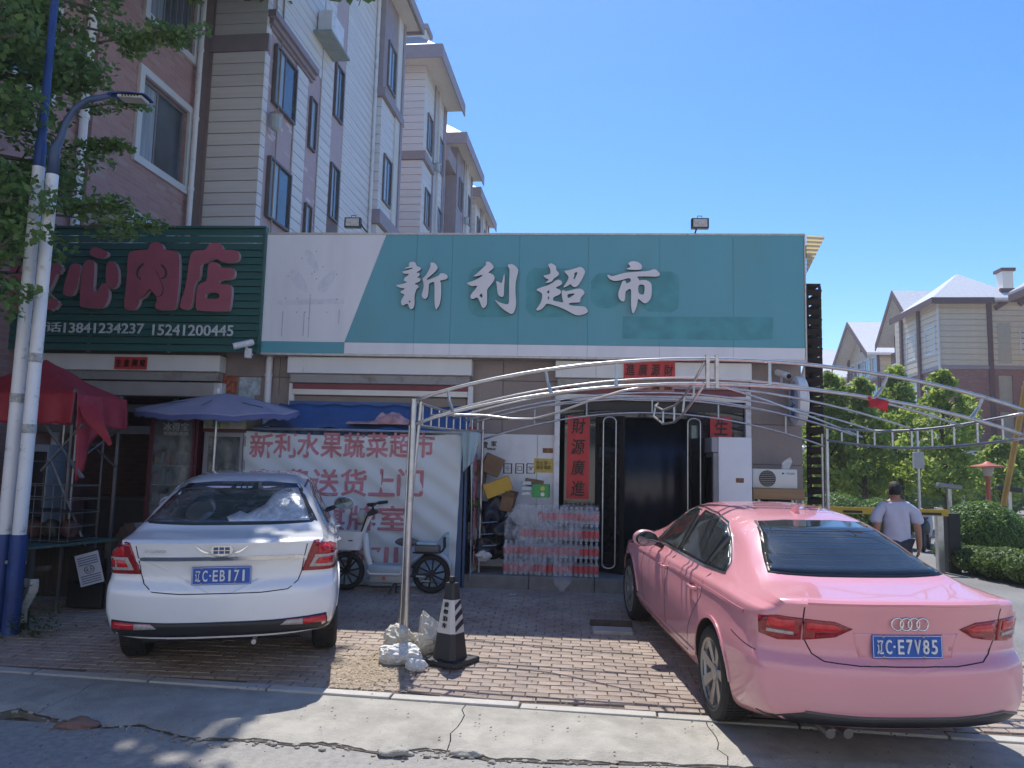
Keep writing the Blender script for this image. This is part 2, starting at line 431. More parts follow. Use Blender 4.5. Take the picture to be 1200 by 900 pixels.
for a, b_ in zip(cuts, cuts[1:]):
    ns = int((b_ - a) / .045)
    def fn(u, v, a=a, b_=b_):
        lean = .05 * (N3.noise(Vector((v * 5, a, 0))) * (1 - u) + N3.noise(Vector((v * 5, b_, 0))) * u)
        x = a + .004 + (b_ - a - .008) * u + lean
        y0 = edge_y(x) + jag(x); y1 = kerb_y(x) - .006
        y = y0 + (y1 - y0) * v
        z = gz(x, y) + .034 * (1 - v) ** .5 * .8 - .002
        if v == 0: z -= .012 + .02 * abs(N3.noise(Vector((x * 14, 1, 0))))
        return (x, y, z)
    B().sheet(fn, ns, 7, th=.12).make("concrete_slab", concrete, ap)
# loose rubble in the gap between apron and road
dark_gap = B()
for i in range(len(edge) - 1):
    p, q = edge[i], edge[i + 1]
    dark_gap.add([(p.x, p.y - .03 + jag(p.x), gz(p.x, p.y) + .003), (q.x, q.y - .03 + jag(q.x), gz(q.x, q.y) + .003), (q.x, q.y + .05, gz(q.x, q.y) + .003), (p.x, p.y + .05, gz(p.x, p.y) + .003)], [(0, 1, 2, 3)])
dark_gap.make("gap_dirt", mat("dark gap dirt", (.075, .065, .055), .95, var=.4, scale=20), ap)
rub = B(); rr = random.Random(8)
for i in range(300):
    x = rr.uniform(-4.6, 1.6); y = edge_y(x) + jag(x) - abs(rr.gauss(0, .06)) - .01; s = rr.choice([.004, .006, .009, .012, .018]) * rr.uniform(.7, 1.3)
    rub.blob((x, y, gz(x, y) + s * .3), (s * 1.3, s, s * .6), i, .3, 1)
rub.make("rubble", mat("rubble", (.27, .25, .22), .9, var=.3, scale=15, bump=.4), kind="stuff")
for px, py, s, nm, lab in ((92, 853, .13, mat("broken brick", (.2, .12, .1), .9, var=.2, bump=.5), "broken reddish brick lying in the cracked kerb gap behind the white car"),
                      (462, 887, .10, concrete, "pale broken concrete lump in the gap below the canopy post"),
                      (548, 888, .085, concrete, "small pale broken concrete lump in the gap right of the canopy post")):
    p = G(px, py); B().blob((0, 0, 0), (s, s * .45, s * .28), px, .35, 3).make("concrete_lump", nm, None, smooth=True, label=lab, category="rubble").location = (p.x, p.y + .02, p.z + .02)

# right-hand kerb of the planted island and a kerb along the shop side of the road
isl = thing("island_kerb", "", ""); isl["kind"] = "structure"
kp = [(1087, 641), (1103, 648), (1130, 656), (1165, 666), (1200, 676), (1240, 690)]
pts = [G(*p) for p in kp]
for a, b_ in zip(pts, pts[1:]):
    d = (b_ - a); n = max(1, round(d.length / .6))
    for i in range(n):
        c = a + d * ((i + .5) / n); o = B().rbox(-d.length / n / 2 + .006, d.length / n / 2 - .006, -.06, .06, -.1, .12, .012).make("kerb_stone", kerb_m, isl)
        o.location = c; o.rotation_euler = (0, 0, math.atan2(d.y, d.x))

# straw-like litter on the bricks by the sacks
straw = mat("sawdust", (.42, .34, .24), .9, var=.3, scale=30)
b = B(); rr = random.Random(4)
for i in range(4600):
    px = rr.gauss(425, 30); py = rr.gauss(787, 14)
    if not (384 < px < 520 and 745 < py < 812): continue
    p = G(px, py)
    if p.y < kerb_y(p.x) + .13: continue
    a = rr.uniform(0, 3.14); l = rr.uniform(.004, .014); w = rr.uniform(.0015, .0035); z = p.z + .003 + rr.uniform(0, .007)
    dx, dy = math.cos(a) * l, math.sin(a) * l; ex, ey = -math.sin(a) * w, math.cos(a) * w
    b.add([(p.x - dx - ex, p.y - dy - ey, z), (p.x + dx - ex, p.y + dy - ey, z + .002), (p.x + dx + ex, p.y + dy + ey, z + .003), (p.x - dx + ex, p.y - dy + ey, z)], [(0, 1, 2, 3)])
b.make("wood_shavings", straw, kind="stuff")
# dark litter fragments and grit over road and bricks
b = B()
for i in range(900):
    x = rr.uniform(-5, 4.2); y = rr.uniform(4.2, 9.6); s = rr.uniform(.003, .009); z = gz(x, y) + (.034 if y < kerb_y(x) and y > edge_y(x) else .004)
    b.add([(x - s, y - s, z), (x + s, y - s * .6, z), (x + s * .7, y + s, z + s), (x - s, y + s * .8, z)], [(0, 1, 2, 3)])
b.make("grit", mat("grit", (.14, .12, .10), .9, var=.5, scale=3), kind="stuff")

# ---------------------------------------------------------------- shop building
YW, YS, YP = 10.75, 10.45, 9.95
granite = mat("brown granite", (.27, .22, .205), .42, var=.16, scale=60, rnd=.05, dirt=(.2, .17, .16), dscale=1.2)
concrete_d = mat("platform concrete", (.2, .195, .185), .85, var=.15, scale=9, bump=.3, dirt=(.12, .11, .1))
shutter_box = mat("shutter box white", (.74, .74, .72), .5, var=.05, stretch=(1, 1, .12), dirt=(.3, .22, .14), dscale=5, dlo=.6, dhi=.75)
alu = mat("aluminium frame", (.5, .5, .5), .4, metal=.6, var=.06)
shop = thing("shop_building", "one storey shop building with brown granite cladding and a dark double doorway", "shop", (0, YW, 0))
DX0, DX1 = W(655, 560, YW).x, W(880, 560, YW).x                    # doorway opening
GX0, GX1 = -9.6, W(256, 560, YW).x   # left (butcher) opening
Xr = W(941, 560, YW).x
ZT = 4.55
b = B()
b.box(GX1, DX0, YW + .03, YW + .25, 0, ZT); b.box(DX1, Xr, YW + .03, YW + .25, 0, ZT); b.box(DX0, DX1, YW + .03, YW + .25, 2.75, ZT)
b.box(-12, GX1, YW + .03, YW + .25, 2.75, ZT); b.box(-12, GX0, YW + .03, YW + .25, 0, 2.75)
b.box(Xr - .22, Xr - .001, YW + .251, YW + 7, 0, ZT); b.box(-12, -11.78, YW + .251, YW + 7, 0, ZT); b.box(-12, Xr, YW + 7, YW + 7.2, 0, ZT)
b.make("wall", mat("wall core", (.2, .17, .15), .9, var=.1), shop, world=True)
B().box(-12.1, Xr + .1, YW - .1, YW + 7.3, ZT, ZT + .15).make("roof", concrete_d, shop, world=True)
B().box(-11.7, Xr - .25, YW + .03, YW + 6.9, -.02, .02).make("interior_floor", concrete_d, shop, world=True)
B().box(-4.66, -4.5, YW + .26, YW + 6.9, .02, ZT - .01).make("partition", mat("inner wall", (.3, .3, .28), .8), shop, world=True)
# cladding slabs
def slabs(x0, x1, z0, z1, sx=.62, sz=.62):
    nx = max(1, round((x1 - x0) / sx)); nz = max(1, round((z1 - z0) / sz))
    src = None
    for i in range(nx):
        for k in range(nz):
            w, h = (x1 - x0) / nx, (z1 - z0) / nz
            if src is None:
                src = B().rbox(-w / 2 + .003, w / 2 - .003, 0, .03, -h / 2 + .003, h / 2 - .003, .003).make("stone_slab", granite, shop); o = src
            else: o = again(src, shop)
            o.location = (x0 + w * (i + .5), 0, z0 + h * (k + .5)); 
slabs(GX1, DX0, .02, 3.3, .8, .55); slabs(DX1, Xr, .02, 3.3, .78, .55)
B().box(-12, Xr, YW - .005, YW + .03, 3.303, ZT).make("upper_wall", mat("rendered wall", (.25, .23, .21), .9, var=.15), shop, world=True)
# platform in front of the door
platf = thing("platform", "", ""); platf["kind"] = "structure"
px0 = W(543, 685, YP).x; n = 6
for i in range(n):
    w = (3.7 - px0) / n; B().rbox(px0 + i * w + .003, px0 + (i + 1) * w - .003, YP, YW + .03, -.05, .17, .012).make("platform_slab", concrete_d, platf)
# shutter housings and jambs
def box_px(x0, y0, x1, y1, Y0, Y1, **k):
    a, c = W(x0, y0, Y0), W(x1, y1, Y0); return B().box(a.x, c.x, Y0, Y1, c.z, a.z)
def shutter(x0, x1, ytop, parent=shop, low=0):
    a = W(x0, ytop, YW - .22); c = W(x1, ytop, YW - .22); X0, X1, Z = a.x, c.x, 3.02
    ztop = 3.02 + .0
    z1 = W((x0 + x1) / 2, ytop, YW - .22).z; z0 = z1 - .235
    o = B().rbox(X0, X1, YW - .22, YW - .002, z0, z1, .01).make("shutter_box", shutter_box, parent, world=True)
    B().rbox(X0 + .03, X1 - .03, YW - .17, YW - .002, z0 - .13, z0 - .003, .008).make("shutter_housing", mat("shutter grey", (.33, .32, .31), .6, var=.1, dirt=(.18, .16, .14), dscale=4), parent, world=True)
    return X0, X1, z0 - .13
sx0, sx1, sz = shutter(337, 553, 419)
t0, t1, tz = shutter(651, 881, 424)
u0, u1, uz = shutter(45, 258, 415)
red_stripe = mat("red shutter stripe", (.22, .06, .07), .6)
for (a, c, z, zz) in ((sx0, sx1, sz, 1), (t0, t1, tz, 1)):
    B().box(a + .06, c - .06, YW - .12, YW - .06, z - .085, z - .003).make("shutter_slat", red_stripe, shop, world=True)
    B().box(a + .06, c - .06, YW - .125, YW - .06, z - .165, z - .088).make("shutter_slat", alu, shop, world=True)
    for xx in (a, c - .06):
        o = B().rbox(xx, xx + .075, YW - .1, YW - .002, (.17 if a > -1 else .0), z - .003, .006).make("door_jamb", white_paint, shop, world=True)
for z in (uz - .02,):
    B().box(u0 + .04, u1 - .02, YW - .13, YW - .02, z - .2, z).make("shutter_slat", alu, shop, world=True)
    B().rbox(u1 - .1, u1 + .02, YW - .14, YW - .002, 0, z, .006).make("door_jamb", white_paint, shop, world=True)
# brown panel closing the left shopfront opening behind the shed
B().box(-4.49, sx1 - .08, YW - .05, YW - .004, .0, sz - .18).make("roller_shutter", granite, shop, world=True)

# main doorway: header, folded glass leaves with long steel handles, black curtain
dz0 = .175
b = B(); b.box(t0 + .08, t1 - .08, YW - .05, YW + .05, tz - .30, tz - .17); b.make("door_header", black_plastic, shop, world=True)
B().box(t0 + .08, t1 - .08, YW - .02, YW, W(700, 489, YW).z, tz - .303).make("transom_glass", glass_dark, shop, world=True)
Lx0 = W(661, 560, YW).x; Lx1 = W(733, 560, YW - .1).x; Rx0 = W(803, 560, YW - .1).x; Rx1 = W(872, 560, YW).x
ztop = W(700, 489, YW).z
B().box(Lx0, W(697, 560, YW).x, YW - .03, YW - .01, dz0, ztop).make("side_glass", glass_dark, shop, world=True)
B().box(W(832, 560, YW).x, Rx1, YW - .03, YW - .01, dz0, ztop).make("side_glass", glass_dark, shop, world=True)
frame_m = mat("bronze door frame", (.035, .032, .032), .35, metal=.4)
def leaf(name, x0, x1, y0, y1):
    d = Vector((x1 - x0, y1 - y0, 0)); L = d.length; a = math.atan2(d.y, d.x)
    m = Matrix.Translation((x0, y0, 0)) @ Matrix.Rotation(a, 4, 'Z')
    def mk(b, nm, mm, par):
        b.v = [tuple(m @ Vector(p)) for p in b.v]; return b.make(nm, mm, par, world=True, smooth=35)
    b = B(); w = .055
    b.box(0, w, -.02, .02, dz0, ztop); b.box(L - w, L, -.02, .02, dz0, ztop); b.box(w, L - w, -.02, .02, dz0, dz0 + .1); b.box(w, L - w, -.02, .02, ztop - .08, ztop)
    f = mk(b, name, frame_m, shop)
    mk(B().box(w, L - w, -.006, .006, dz0 + .1, ztop - .08), "pane", glass_dark, f)
    return f
leaf("door", W(697, 560, YW).x + .01, W(731, 560, YW - .35).x, YW - .01, YW - .35)
leaf("door", W(806, 560, YW - .35).x, W(832, 560, YW).x - .01, YW - .35, YW - .01)
# the long looped handles the photograph shows on both leaves
for (xa, xb) in ((706, 721), (806, 821)):
    pts = []
    A, C_ = W(xa, 600, YW - .42), W(xb, 600, YW - .42); zt, zb = ztop - .02, dz0 + .08
    for k in range(9):
        t = math.pi * k / 8; pts.append(((A.x + C_.x) / 2 - math.cos(t) * (C_.x - A.x) / 2, YW - .42, zt - .06 + math.sin(t) * .06))
    for k in range(9):
        t = math.pi * k / 8; pts.append(((A.x + C_.x) / 2 + math.cos(t) * (C_.x - A.x) / 2, YW - .42, zb + .06 - math.sin(t) * .06))
    pts.append(pts[0])
    B().tube(pts, .010, 8, cap=False).make("door_handle", steel, shop, world=True, smooth=True)
B().sheet(lambda u, v: (W(721, 560, YW).x + .02 + u * (W(817, 560, YW).x - W(721, 560, YW).x - .04), YW + .12 + .012 * math.sin(u * 9) + .004 * math.sin(u * 31), dz0 + v * (ztop - dz0)), 120, 1, th=.004).make(
    "strip_curtain", mat("black curtain", (.011, .013, .022), .3, var=.3), shop, world=True, smooth=True)

# couplets and banners in calligraphy
def paper_sign(px0, py0, px1, py1, Y, text, lab, vert=False, m=red_paper, tm=ink, grp=None, off=.012):
    a, c = W(px0, py0, Y), W(px1, py1, Y); x0, x1, z0, z1 = a.x, c.x, c.z, a.z
    t = thing("paper_banner", lab, "banner", ((x0 + x1) / 2, Y, z0), 0, grp)
    B().box(x0, x1, Y - .004, Y, z0, z1).make("paper", m, t, world=True)
    n = len(text); 
    for i, ch in enumerate(text):
        if vert:
            h = (z1 - z0) / n; lettering("character", ch, tm, t, ((x0 + x1) / 2, Y - .007, z1 - h * (i + .5)), (x1 - x0) * .62, h * .74, .003, off, .12)
        else:
            w = (x1 - x0) / n; lettering("character", ch, tm, t, (x0 + w * (i + .5), Y - .007, (z0 + z1) / 2), w * .74, (z1 - z0) * .62, .003, off, .12)
    return t
paper_sign(665, 487, 690, 585, YW - .06, "財源廣進", "tall red paper couplet with four black characters left of the doorway", True)
paper_sign(832, 488, 858, 590, YW - .06, "生意興隆", "red paper couplet right of the doorway, mostly hidden behind the white fridge", True)
paper_sign(731, 422, 791, 445, YW - .235, "進廣源財", "red paper banner reading sideways over the main doorway")
paper_sign(733, 448, 790, 459, YW - .18, "財源廣進", "faded older banner strip just below the red banner over the doorway", m=mat("faded paper", (.42, .2, .14), .7))
paper_sign(135, 418, 172, 433, YW - .235, "生意興隆", "small dark red banner on the shutter box of the butcher shop")
B().box(*[W(258, 440, YW - .01).x, W(278, 440, YW - .01).x, YW - .012, YW - .002, W(258, 461, YW).z, W(258, 440, YW).z]).make("paper_square", mat("red gold paper", (.33, .09, .05), .6, var=.7, scale=22), None, label="red and gold paper square stuck on the wall right of the butcher shop", category="poster")
B().box(*[W(281, 440, YW - .01).x, W(306, 440, YW - .01).x, YW - .012, YW - .002, W(281, 471, YW).z, W(281, 442, YW).z]).make("pale_poster", mat("pale poster", (.42, .5, .56), .6, var=.35, scale=18), None, label="pale blue poster on the wall above the blue umbrella", category="poster")
dp = thing("drainpipe", "white drainpipe on the wall between the two shops", "drainpipe", (W(313, 470, YW - .06).x, YW - .06, 0))
B().tube([(0, 0, 0), (0, 0, 3.28)], .05, 12).make("pipe", white_paint, dp, smooth=40)
for z in (.8, 1.9, 2.75): B().lathe([(.058, z), (.058, z + .05)], n=12).make("pipe_joint", white_paint, dp, smooth=40)
# ---------------------------------------------------------------- supermarket sign
teal = mat("teal sign film", (.10, .35, .41), .42, var=.06, scale=1.2, dirt=(.11, .33, .37), dscale=1.1, stretch=(1, 1, .35))
teal_d = mat("darker teal repaint", (.07, .30, .33), .5, var=.16, scale=4)
signw = mat("sign white film", (.78, .78, .80), .4, var=.03, dirt=(.66, .66, .68), dscale=1.4, stretch=(1, 1, .2), dlo=.5, dhi=.8)
alu_trim = mat("sign edge trim", (.5, .48, .45), .45, metal=.5, var=.15, scale=20, dirt=(.25, .17, .1), dscale=8, dlo=.6, dhi=.75)
def SP(px, py): p = W(px, py, YS); return (p.x, p.z)
TLx, TLz = SP(312, 275); BRx, BRz = SP(942, 423); TRx, TRz = SP(943, 277); BLx, BLz = SP(306, 412)
zt_, zb_ = (TLz + TRz) / 2, (BLz + BRz) / 2; xl, xr = (TLx + BLx) / 2, (TRx + BRx) / 2
zm = (SP(620, 404)[1]); 
sgn = thing("shop_sign", "long teal and white supermarket signboard with four grey raised characters", "sign", ((xl + xr) / 2, YS, zb_))
seams = [SP(x, 340)[0] for x in (487, 529, 608, 689, 773, 859)]
wx1, wx2 = SP(453, 276)[0], SP(404, 398)[0]
def slant(z): return wx1 + (wx2 - wx1) * (zt_ - z) / (zt_ - zm)
g_ = .0018
def pane_poly(poly, m, name="sign_panel", d=.012, y=YS): return B().prism(poly, y - d, y).make(name, m, sgn, world=True)
pane_poly([(xl, zt_), (slant(zt_) - g_, zt_), (slant(zm) - g_, zm + g_), (xl, zm + g_)], signw)
pane_poly([(xl, zm - g_), (slant(zm) - g_, zm - g_), (slant(zm) - g_, zb_), (xl, zb_)], teal)
xs = [None] + seams + [xr]
for i in range(len(xs) - 1):
    x1 = xs[i + 1] - g_
    if i == 0:
        pane_poly([(slant(zt_) + g_, zt_), (x1, zt_), (x1, zm + g_), (slant(zm) + g_, zm + g_)], teal); x0 = slant(zm) + g_
    else:
        x0 = xs[i] + g_; pane_poly([(x0, zt_), (x1, zt_), (x1, zm + g_), (x0, zm + g_)], teal)
    pane_poly([(x0, zm - g_), (x1, zm - g_), (x1, zb_), (x0, zb_)], signw)
B().box(xl, xr, YS + .003, YS + .28, zb_ + .01, zt_ - .01).make("sign_box", mat("sign backing", (.2, .2, .2), .6), sgn, world=True)
fr = .022
for (a, b_, c, d) in ((xl - fr, xr + fr, zt_ + .002, zt_ + .03), (xl - fr, xr + fr, zb_ - .03, zb_ - .002), (xl - fr, xl - .002, zb_, zt_), (xr + .002, xr + fr, zb_, zt_)):
    B().box(a, b_, YS - .02, YS + .29, c, d).make("sign_frame", alu_trim, sgn, world=True)
grey_letter = mat("grey acrylic letter", (.70, .69, .70), .5, var=.05, scale=3)
letter_side = mat("dark letter edge", (.05, .05, .055), .6)
def chaikin(P_, n=2):
    for _ in range(n):
        P_ = [q for a, c in zip(P_, P_[1:] + P_[:1]) for q in ((a[0] * .75 + c[0] * .25, a[1] * .75 + c[1] * .25), (a[0] * .25 + c[0] * .75, a[1] * .25 + c[1] * .75))]
    return P_
def cut_letter(loops, mapf, depth, y, mats, parent, name="character", n=2, bev=0.):
    """letter cut from a thick sheet: closed outlines (inner ones become holes)"""
    cu = bpy.data.curves.new("letter", 'CURVE'); cu.dimensions = '2D'; cu.fill_mode = 'BOTH'; cu.extrude = depth / 2; cu.bevel_depth = bev; cu.bevel_resolution = 1
    for L in loops:
        P_ = chaikin([mapf(*p) for p in L], n); sp = cu.splines.new('POLY'); sp.points.add(len(P_) - 1); sp.use_cyclic_u = True
        for k, p in enumerate(P_): sp.points[k].co = (p[0], p[1], 0, 1)
    o = bpy.data.objects.new("letter", cu); COL.objects.link(o)
    me = bpy.data.meshes.new_from_object(o.evaluated_get(bpy.context.evaluated_depsgraph_get())); bpy.data.objects.remove(o); bpy.data.curves.remove(cu)
    inv = mlocal(parent).inverted()
    for v in me.vertices: v.co = inv @ Vector((v.co.x, y - v.co.z, v.co.y))
    me.materials.clear()
    for m in mats: me.materials.append(m)
    if len(mats) > 1:
        for p in me.polygons:
            if abs(p.normal.y) < .6: p.material_index = 1
            else: p.material_index = 0
    me.name = name; o = bpy.data.objects.new(name, me); COL.objects.link(o); o.parent = parent; return o
def flat(t): return [(t[i], t[i + 1]) for i in range(0, len(t), 2)]
LET = {
 (460, 300): [[260,130,300,105,350,110,375,150,385,180,420,180,445,205,435,235,385,258,375,270,410,270,430,300,415,325,370,345,405,340,440,365,435,395,400,415,365,425,350,445,385,450,410,475,405,500,375,515,370,545,350,590,345,650,350,730,335,795,300,825,270,800,250,740,225,735,180,768,145,740,145,690,175,640,200,595,165,585,125,555,190,525,200,500,160,505,110,490,62,455,120,450,200,430,240,405,185,400,190,350,240,320,265,285,215,290,180,280,155,255,230,240,320,205,325,195,230,210,195,210,200,200,270,180,260,155],
   [258,700,280,686,288,710,272,722],
   [580,130,610,115,650,125,690,175,695,210,665,250,600,305,540,355,520,370,555,378,640,345,710,315,730,285,765,275,815,290,848,325,840,360,800,375,720,390,745,420,748,500,745,620,730,730,700,790,672,830,655,790,645,700,648,560,645,440,640,405,580,425,560,445,558,520,550,610,530,655,500,668,465,645,450,600,470,545,485,480,480,410,462,375,475,345,510,320,560,235,590,165]],
 (544, 302): [[335,85,375,75,415,100,455,155,445,185,380,232,370,248,410,255,450,280,470,320,455,370,400,440,355,490,352,560,355,680,345,740,305,780,275,765,245,680,205,605,150,642,110,635,100,590,140,535,210,450,190,440,130,450,85,435,45,400,70,390,150,365,220,335,285,290,275,275,200,300,145,305,150,295,230,230,300,165,345,120,330,100],
   [232,588,280,548,287,628,260,612], [480,370,530,380,568,410,585,350,605,270,615,265,618,340,608,440,605,570,595,610,560,610,520,580,505,530,500,430],
   [660,125,710,112,760,130,810,180,822,230,800,300,780,400,775,520,785,640,788,740,760,840,720,870,680,850,580,785,500,700,465,640,530,690,620,715,680,720,682,600,682,400,690,260,690,190,665,155]],
 (624, 304): [[235,95,285,75,330,100,360,130,355,180,400,220,395,260,350,290,320,310,300,350,250,370,185,378,240,335,245,318,200,305,160,260,215,255,275,235,270,165,245,130],
   [65,465,130,440,230,410,300,375,350,335,400,320,445,350,450,385,420,410,350,440,370,460,420,475,430,510,418,545,330,580,310,605,310,640,400,655,470,670,450,610,440,540,442,490,470,480,500,500,600,475,690,455,740,460,785,510,770,550,720,595,718,660,690,668,600,668,540,680,560,705,640,718,760,722,800,735,835,790,825,820,760,850,690,862,630,850,560,810,480,765,380,725,270,690,210,680,170,740,120,780,75,790,55,770,110,700,140,640,155,540,110,505,70,490],
   [213,512,257,476,254,540], [233,578,250,572,252,622,233,622], [522,550,560,535,645,528,600,570,535,608],
   [470,190,560,180,660,150,720,128,765,155,792,195,780,250,740,330,690,410,640,440,600,425,575,385,530,420,460,450,480,410,530,340,550,280,510,240], [628,222,684,208,655,280,625,328,616,300,632,270]],
 (707, 304): [[365,75,410,50,470,45,540,70,578,115,570,165,540,178,440,178,330,170,370,150,410,125,380,110],
   [50,255,80,248,110,272,170,265,260,235,360,215,500,205,680,195,740,165,790,175,845,230,840,265,790,283,680,275,510,275,500,285,528,310,525,340,600,325,670,340,715,380,722,450,720,560,700,620,650,675,610,682,560,645,515,600,505,690,480,770,440,845,420,790,410,700,412,560,410,450,340,490,325,520,322,620,300,655,255,645,220,590,220,520,250,430,280,350,310,335,335,350,332,385,400,360,412,330,385,295,290,325,200,345,130,340,75,305],
   [518,398,602,398,617,440,607,552,560,547,518,522]]}
for (ox, oy), loops in LET.items():
    cut_letter([flat(L) for L in loops], lambda X, Y_, ox=ox, oy=oy: SP(ox + X * 70 / 900, oy + Y_ * 70 / 900), .045, YS - .05, [grey_letter, letter_side], sgn)
def stain(poly, m, d=.0142, nm="repaint_patch"): return B().prism([SP(*p) for p in poly], YS - d, YS - .0125).make(nm, m, sgn, world=True)
def rpoly(x0, y0, x1, y1, r=12, n=5, seed=0):
    rr = random.Random(seed); P_ = []
    for cx, cy, a0 in ((x1 - r, y0 + r, -90), (x1 - r, y1 - r, 0), (x0 + r, y1 - r, 90), (x0 + r, y0 + r, 180)):
        for k in range(n + 1):
            a = R(a0 + 90 * k / n); P_.append((cx + r * math.cos(a) + rr.uniform(-.8, .8), cy + r * math.sin(a) + rr.uniform(-.8, .8)))
    return P_
stain(rpoly(549, 313, 606, 372, 14, seed=1), teal_d); stain(rpoly(616, 314, 672, 372, 14, seed=2), teal_d)
stain(rpoly(692, 320, 728, 362, 15, seed=3), teal_d); stain(rpoly(752, 319, 796, 366, 11, seed=4), teal_d); stain([(730, 371), (906, 372), (905, 398), (866, 399), (729, 397)], teal_d)
# ghost of a removed lotus logo: stained outline, screw holes, rust drips
ghost = mat("ghost stain", (.70, .71, .75), .5, var=.08, scale=12); hole = mat("screw rust", (.09, .07, .06), .8)
def petal(cx, cy, a, L, w):
    P_ = []
    for k in range(14):
        t = 2 * math.pi * k / 14; x, y = math.cos(t) * L / 2, math.sin(t) * w / 2 * (1 - .3 * math.cos(t))
        P_.append((cx + x * math.cos(a) - y * math.sin(a), cy + x * math.sin(a) + y * math.cos(a)))
    return P_
for q in (petal(351, 330, R(55), 32, 13), petal(384, 330, R(-55), 32, 13), petal(366, 306, R(62), 30, 10)): stain(q, ghost, nm="logo_stain")
stain([(325, 352), (402, 350), (404, 356), (325, 358)], ghost, nm="logo_stain")
hb = B()
for x, y in ((354, 303), (371, 295), (366, 321), (338, 324), (379, 313), (369, 319), (364, 346), (335, 350), (349, 350), (395, 351), (371, 327), (358, 366), (383, 366), (348, 366), (362, 373), (395, 322)):
    a = SP(x, y); hb.prism([(a[0] - .006, a[1] - .006), (a[0] + .006, a[1] - .006), (a[0] + .006, a[1] + .006), (a[0] - .006, a[1] + .006)], YS - .0146, YS - .0143)
hb.make("screw_hole", hole, sgn, world=True)
for x, y0, y1 in ((332, 365, 394), (357, 366, 394), (364, 348, 396), (398, 363, 380)):
    a, c = SP(x, y0), SP(x, y1); B().prism([(a[0] - .004, c[1]), (a[0] + .004, c[1]), (a[0] + .006, a[1]), (a[0] - .006, a[1])], YS - .0152, YS - .0148).make("rust_drip", mat("drip", (.42, .42, .45), .8), sgn, world=True)
# roof sheet whose corrugated end shows right of the sign
rs = thing("roof_sheet", "cream corrugated plastic roof sheet sticking out right of the teal sign", "roofing", (xr, YS + .2, zt_))
a, b1, c = W(945, 276, YS + .12), W(967, 277, YS + .12), W(945, 321, YS + .12)
bb = B(); n = 20
def fsh(u, v):
    top = a.lerp(b1, u); bot = c
    p = top.lerp(c, v); return (p.x, p.y + .012 * math.sin(v * 60), p.z)
bb.sheet(fsh, 6, 60, th=.004)
rsm = leaf_mat("translucent cream plastic", (.62, .58, .42), (.66, .62, .46), .5)
bb.make("sheet", rsm, rs, world=True)

# ---------------------------------------------------------------- butcher sign: green slats, maroon letters
slat_m = mat("green slat", (.028, .115, .095), .5, var=.12, rnd=.08, stretch=(.3, 1, 4))
maroon = mat("maroon foam letter", (.38, .10, .135), .55, var=.08); maroon_edge = mat("pale letter edge", (.5, .38, .4), .6, var=.1)
GY = YS - .05
gs = thing("butcher_sign", "dark green slatted butcher shop sign with maroon raised characters and phone numbers", "sign", (-7.5, GY, 3.2))
gx1 = W(307, 340, GY).x; gx0 = -11.5; gt, gb = W(215, 268, GY).z, W(245, 413, GY).z
ns = 17; ph = (gt - gb) / ns
s0 = B().add([(gx0, -.012, -ph / 2 + .008), (gx0, .012, -ph / 2 + .008), (gx0, .03, ph / 2 - .003), (gx0, .006, ph / 2 - .003), (gx1, -.012, -ph / 2 + .008), (gx1, .012, -ph / 2 + .008), (gx1, .03, ph / 2 - .003), (gx1, .006, ph / 2 - .003)],
             [(0, 1, 2, 3), (7, 6, 5, 4), (0, 4, 5, 1), (1, 5, 6, 2), (2, 6, 7, 3), (3, 7, 4, 0)])
sl = None
for k in range(ns):
    if sl is None:
        sl = s0.make("slat", slat_m, gs); o = sl
    else: o = again(sl, gs)
    o.location = (7.5, 0, gb - 3.2 + ph * (k + .5))
for x in (gx0, -9.5, -8.2, -6.9, -5.7, gx1 - .05): B().box(x, x + .04, GY + .035, GY + .07, gb, gt).make("sign_post", alu, gs, world=True)
B().box(gx1 - .005, gx1 + .02, GY - .03, GY + .08, gb - .02, gt + .03).make("sign_frame", slat_m, gs, world=True)
B().box(gx0, gx1 - .008, GY - .03, GY + .08, gt + .003, gt + .035).make("sign_frame", slat_m, gs, world=True)
def GP(X, Y_): p = W(50 + X / 5, 280 + Y_ / 5, GY); return (p.x, p.z)
for ch, x0, y0, x1, y1 in (("放", 4, 298, 74, 366),):
    a, c = W(x0, y0, GY), W(x1, y1, GY); ctr = ((a.x + c.x) / 2, GY - .06, (a.z + c.z) / 2)
    o = lettering("character", ch, maroon, gs, ctr, c.x - a.x, a.z - c.z, .07, .07, 0, res=3); o.data.materials.append(maroon_edge)
    for p in o.data.polygons:
        if abs(p.normal.y) < .6: p.material_index = 1
for loops in ([[190,150,240,155,250,190,215,330,165,345,140,325,160,240], [285,130,320,135,330,170,318,320,345,320,365,270,395,270,415,330,395,395,360,415,250,410,238,390,255,170], [400,140,445,140,468,200,465,280,430,305,400,290,390,220], [320,55,370,70,410,90,390,120,340,125,290,95]],
              [[640,60,655,35,690,25,725,45,730,75,800,80,822,105,820,250,805,400,780,425,690,425,675,400,695,360,655,300,620,350,590,360,585,390,560,425,510,425,497,400,515,250,520,100,550,78,640,75]],
              [[980,60,1000,35,1040,30,1070,50,1075,75,1150,75,1172,100,1160,145,1070,150,1040,125,1000,130,975,150,945,155,940,240,910,260,895,400,860,425,825,415,825,380,860,280,880,110,905,78,975,75],
               [985,158,1010,143,1045,150,1058,180,1130,178,1145,200,1135,245,1050,250,1050,275,1115,275,1128,300,1115,420,1095,432,925,430,914,410,920,290,945,268,982,258], [970,322,1052,322,1052,360,970,360]]):
    cut_letter([flat(L) for L in loops], GP, .07, GY - .06, [maroon, maroon_edge], gs, n=1)
meat = [[605,235,630,185,660,172,690,200,705,240,730,290,725,335,700,350,675,330,655,295,620,345,590,352,572,330,595,270]]
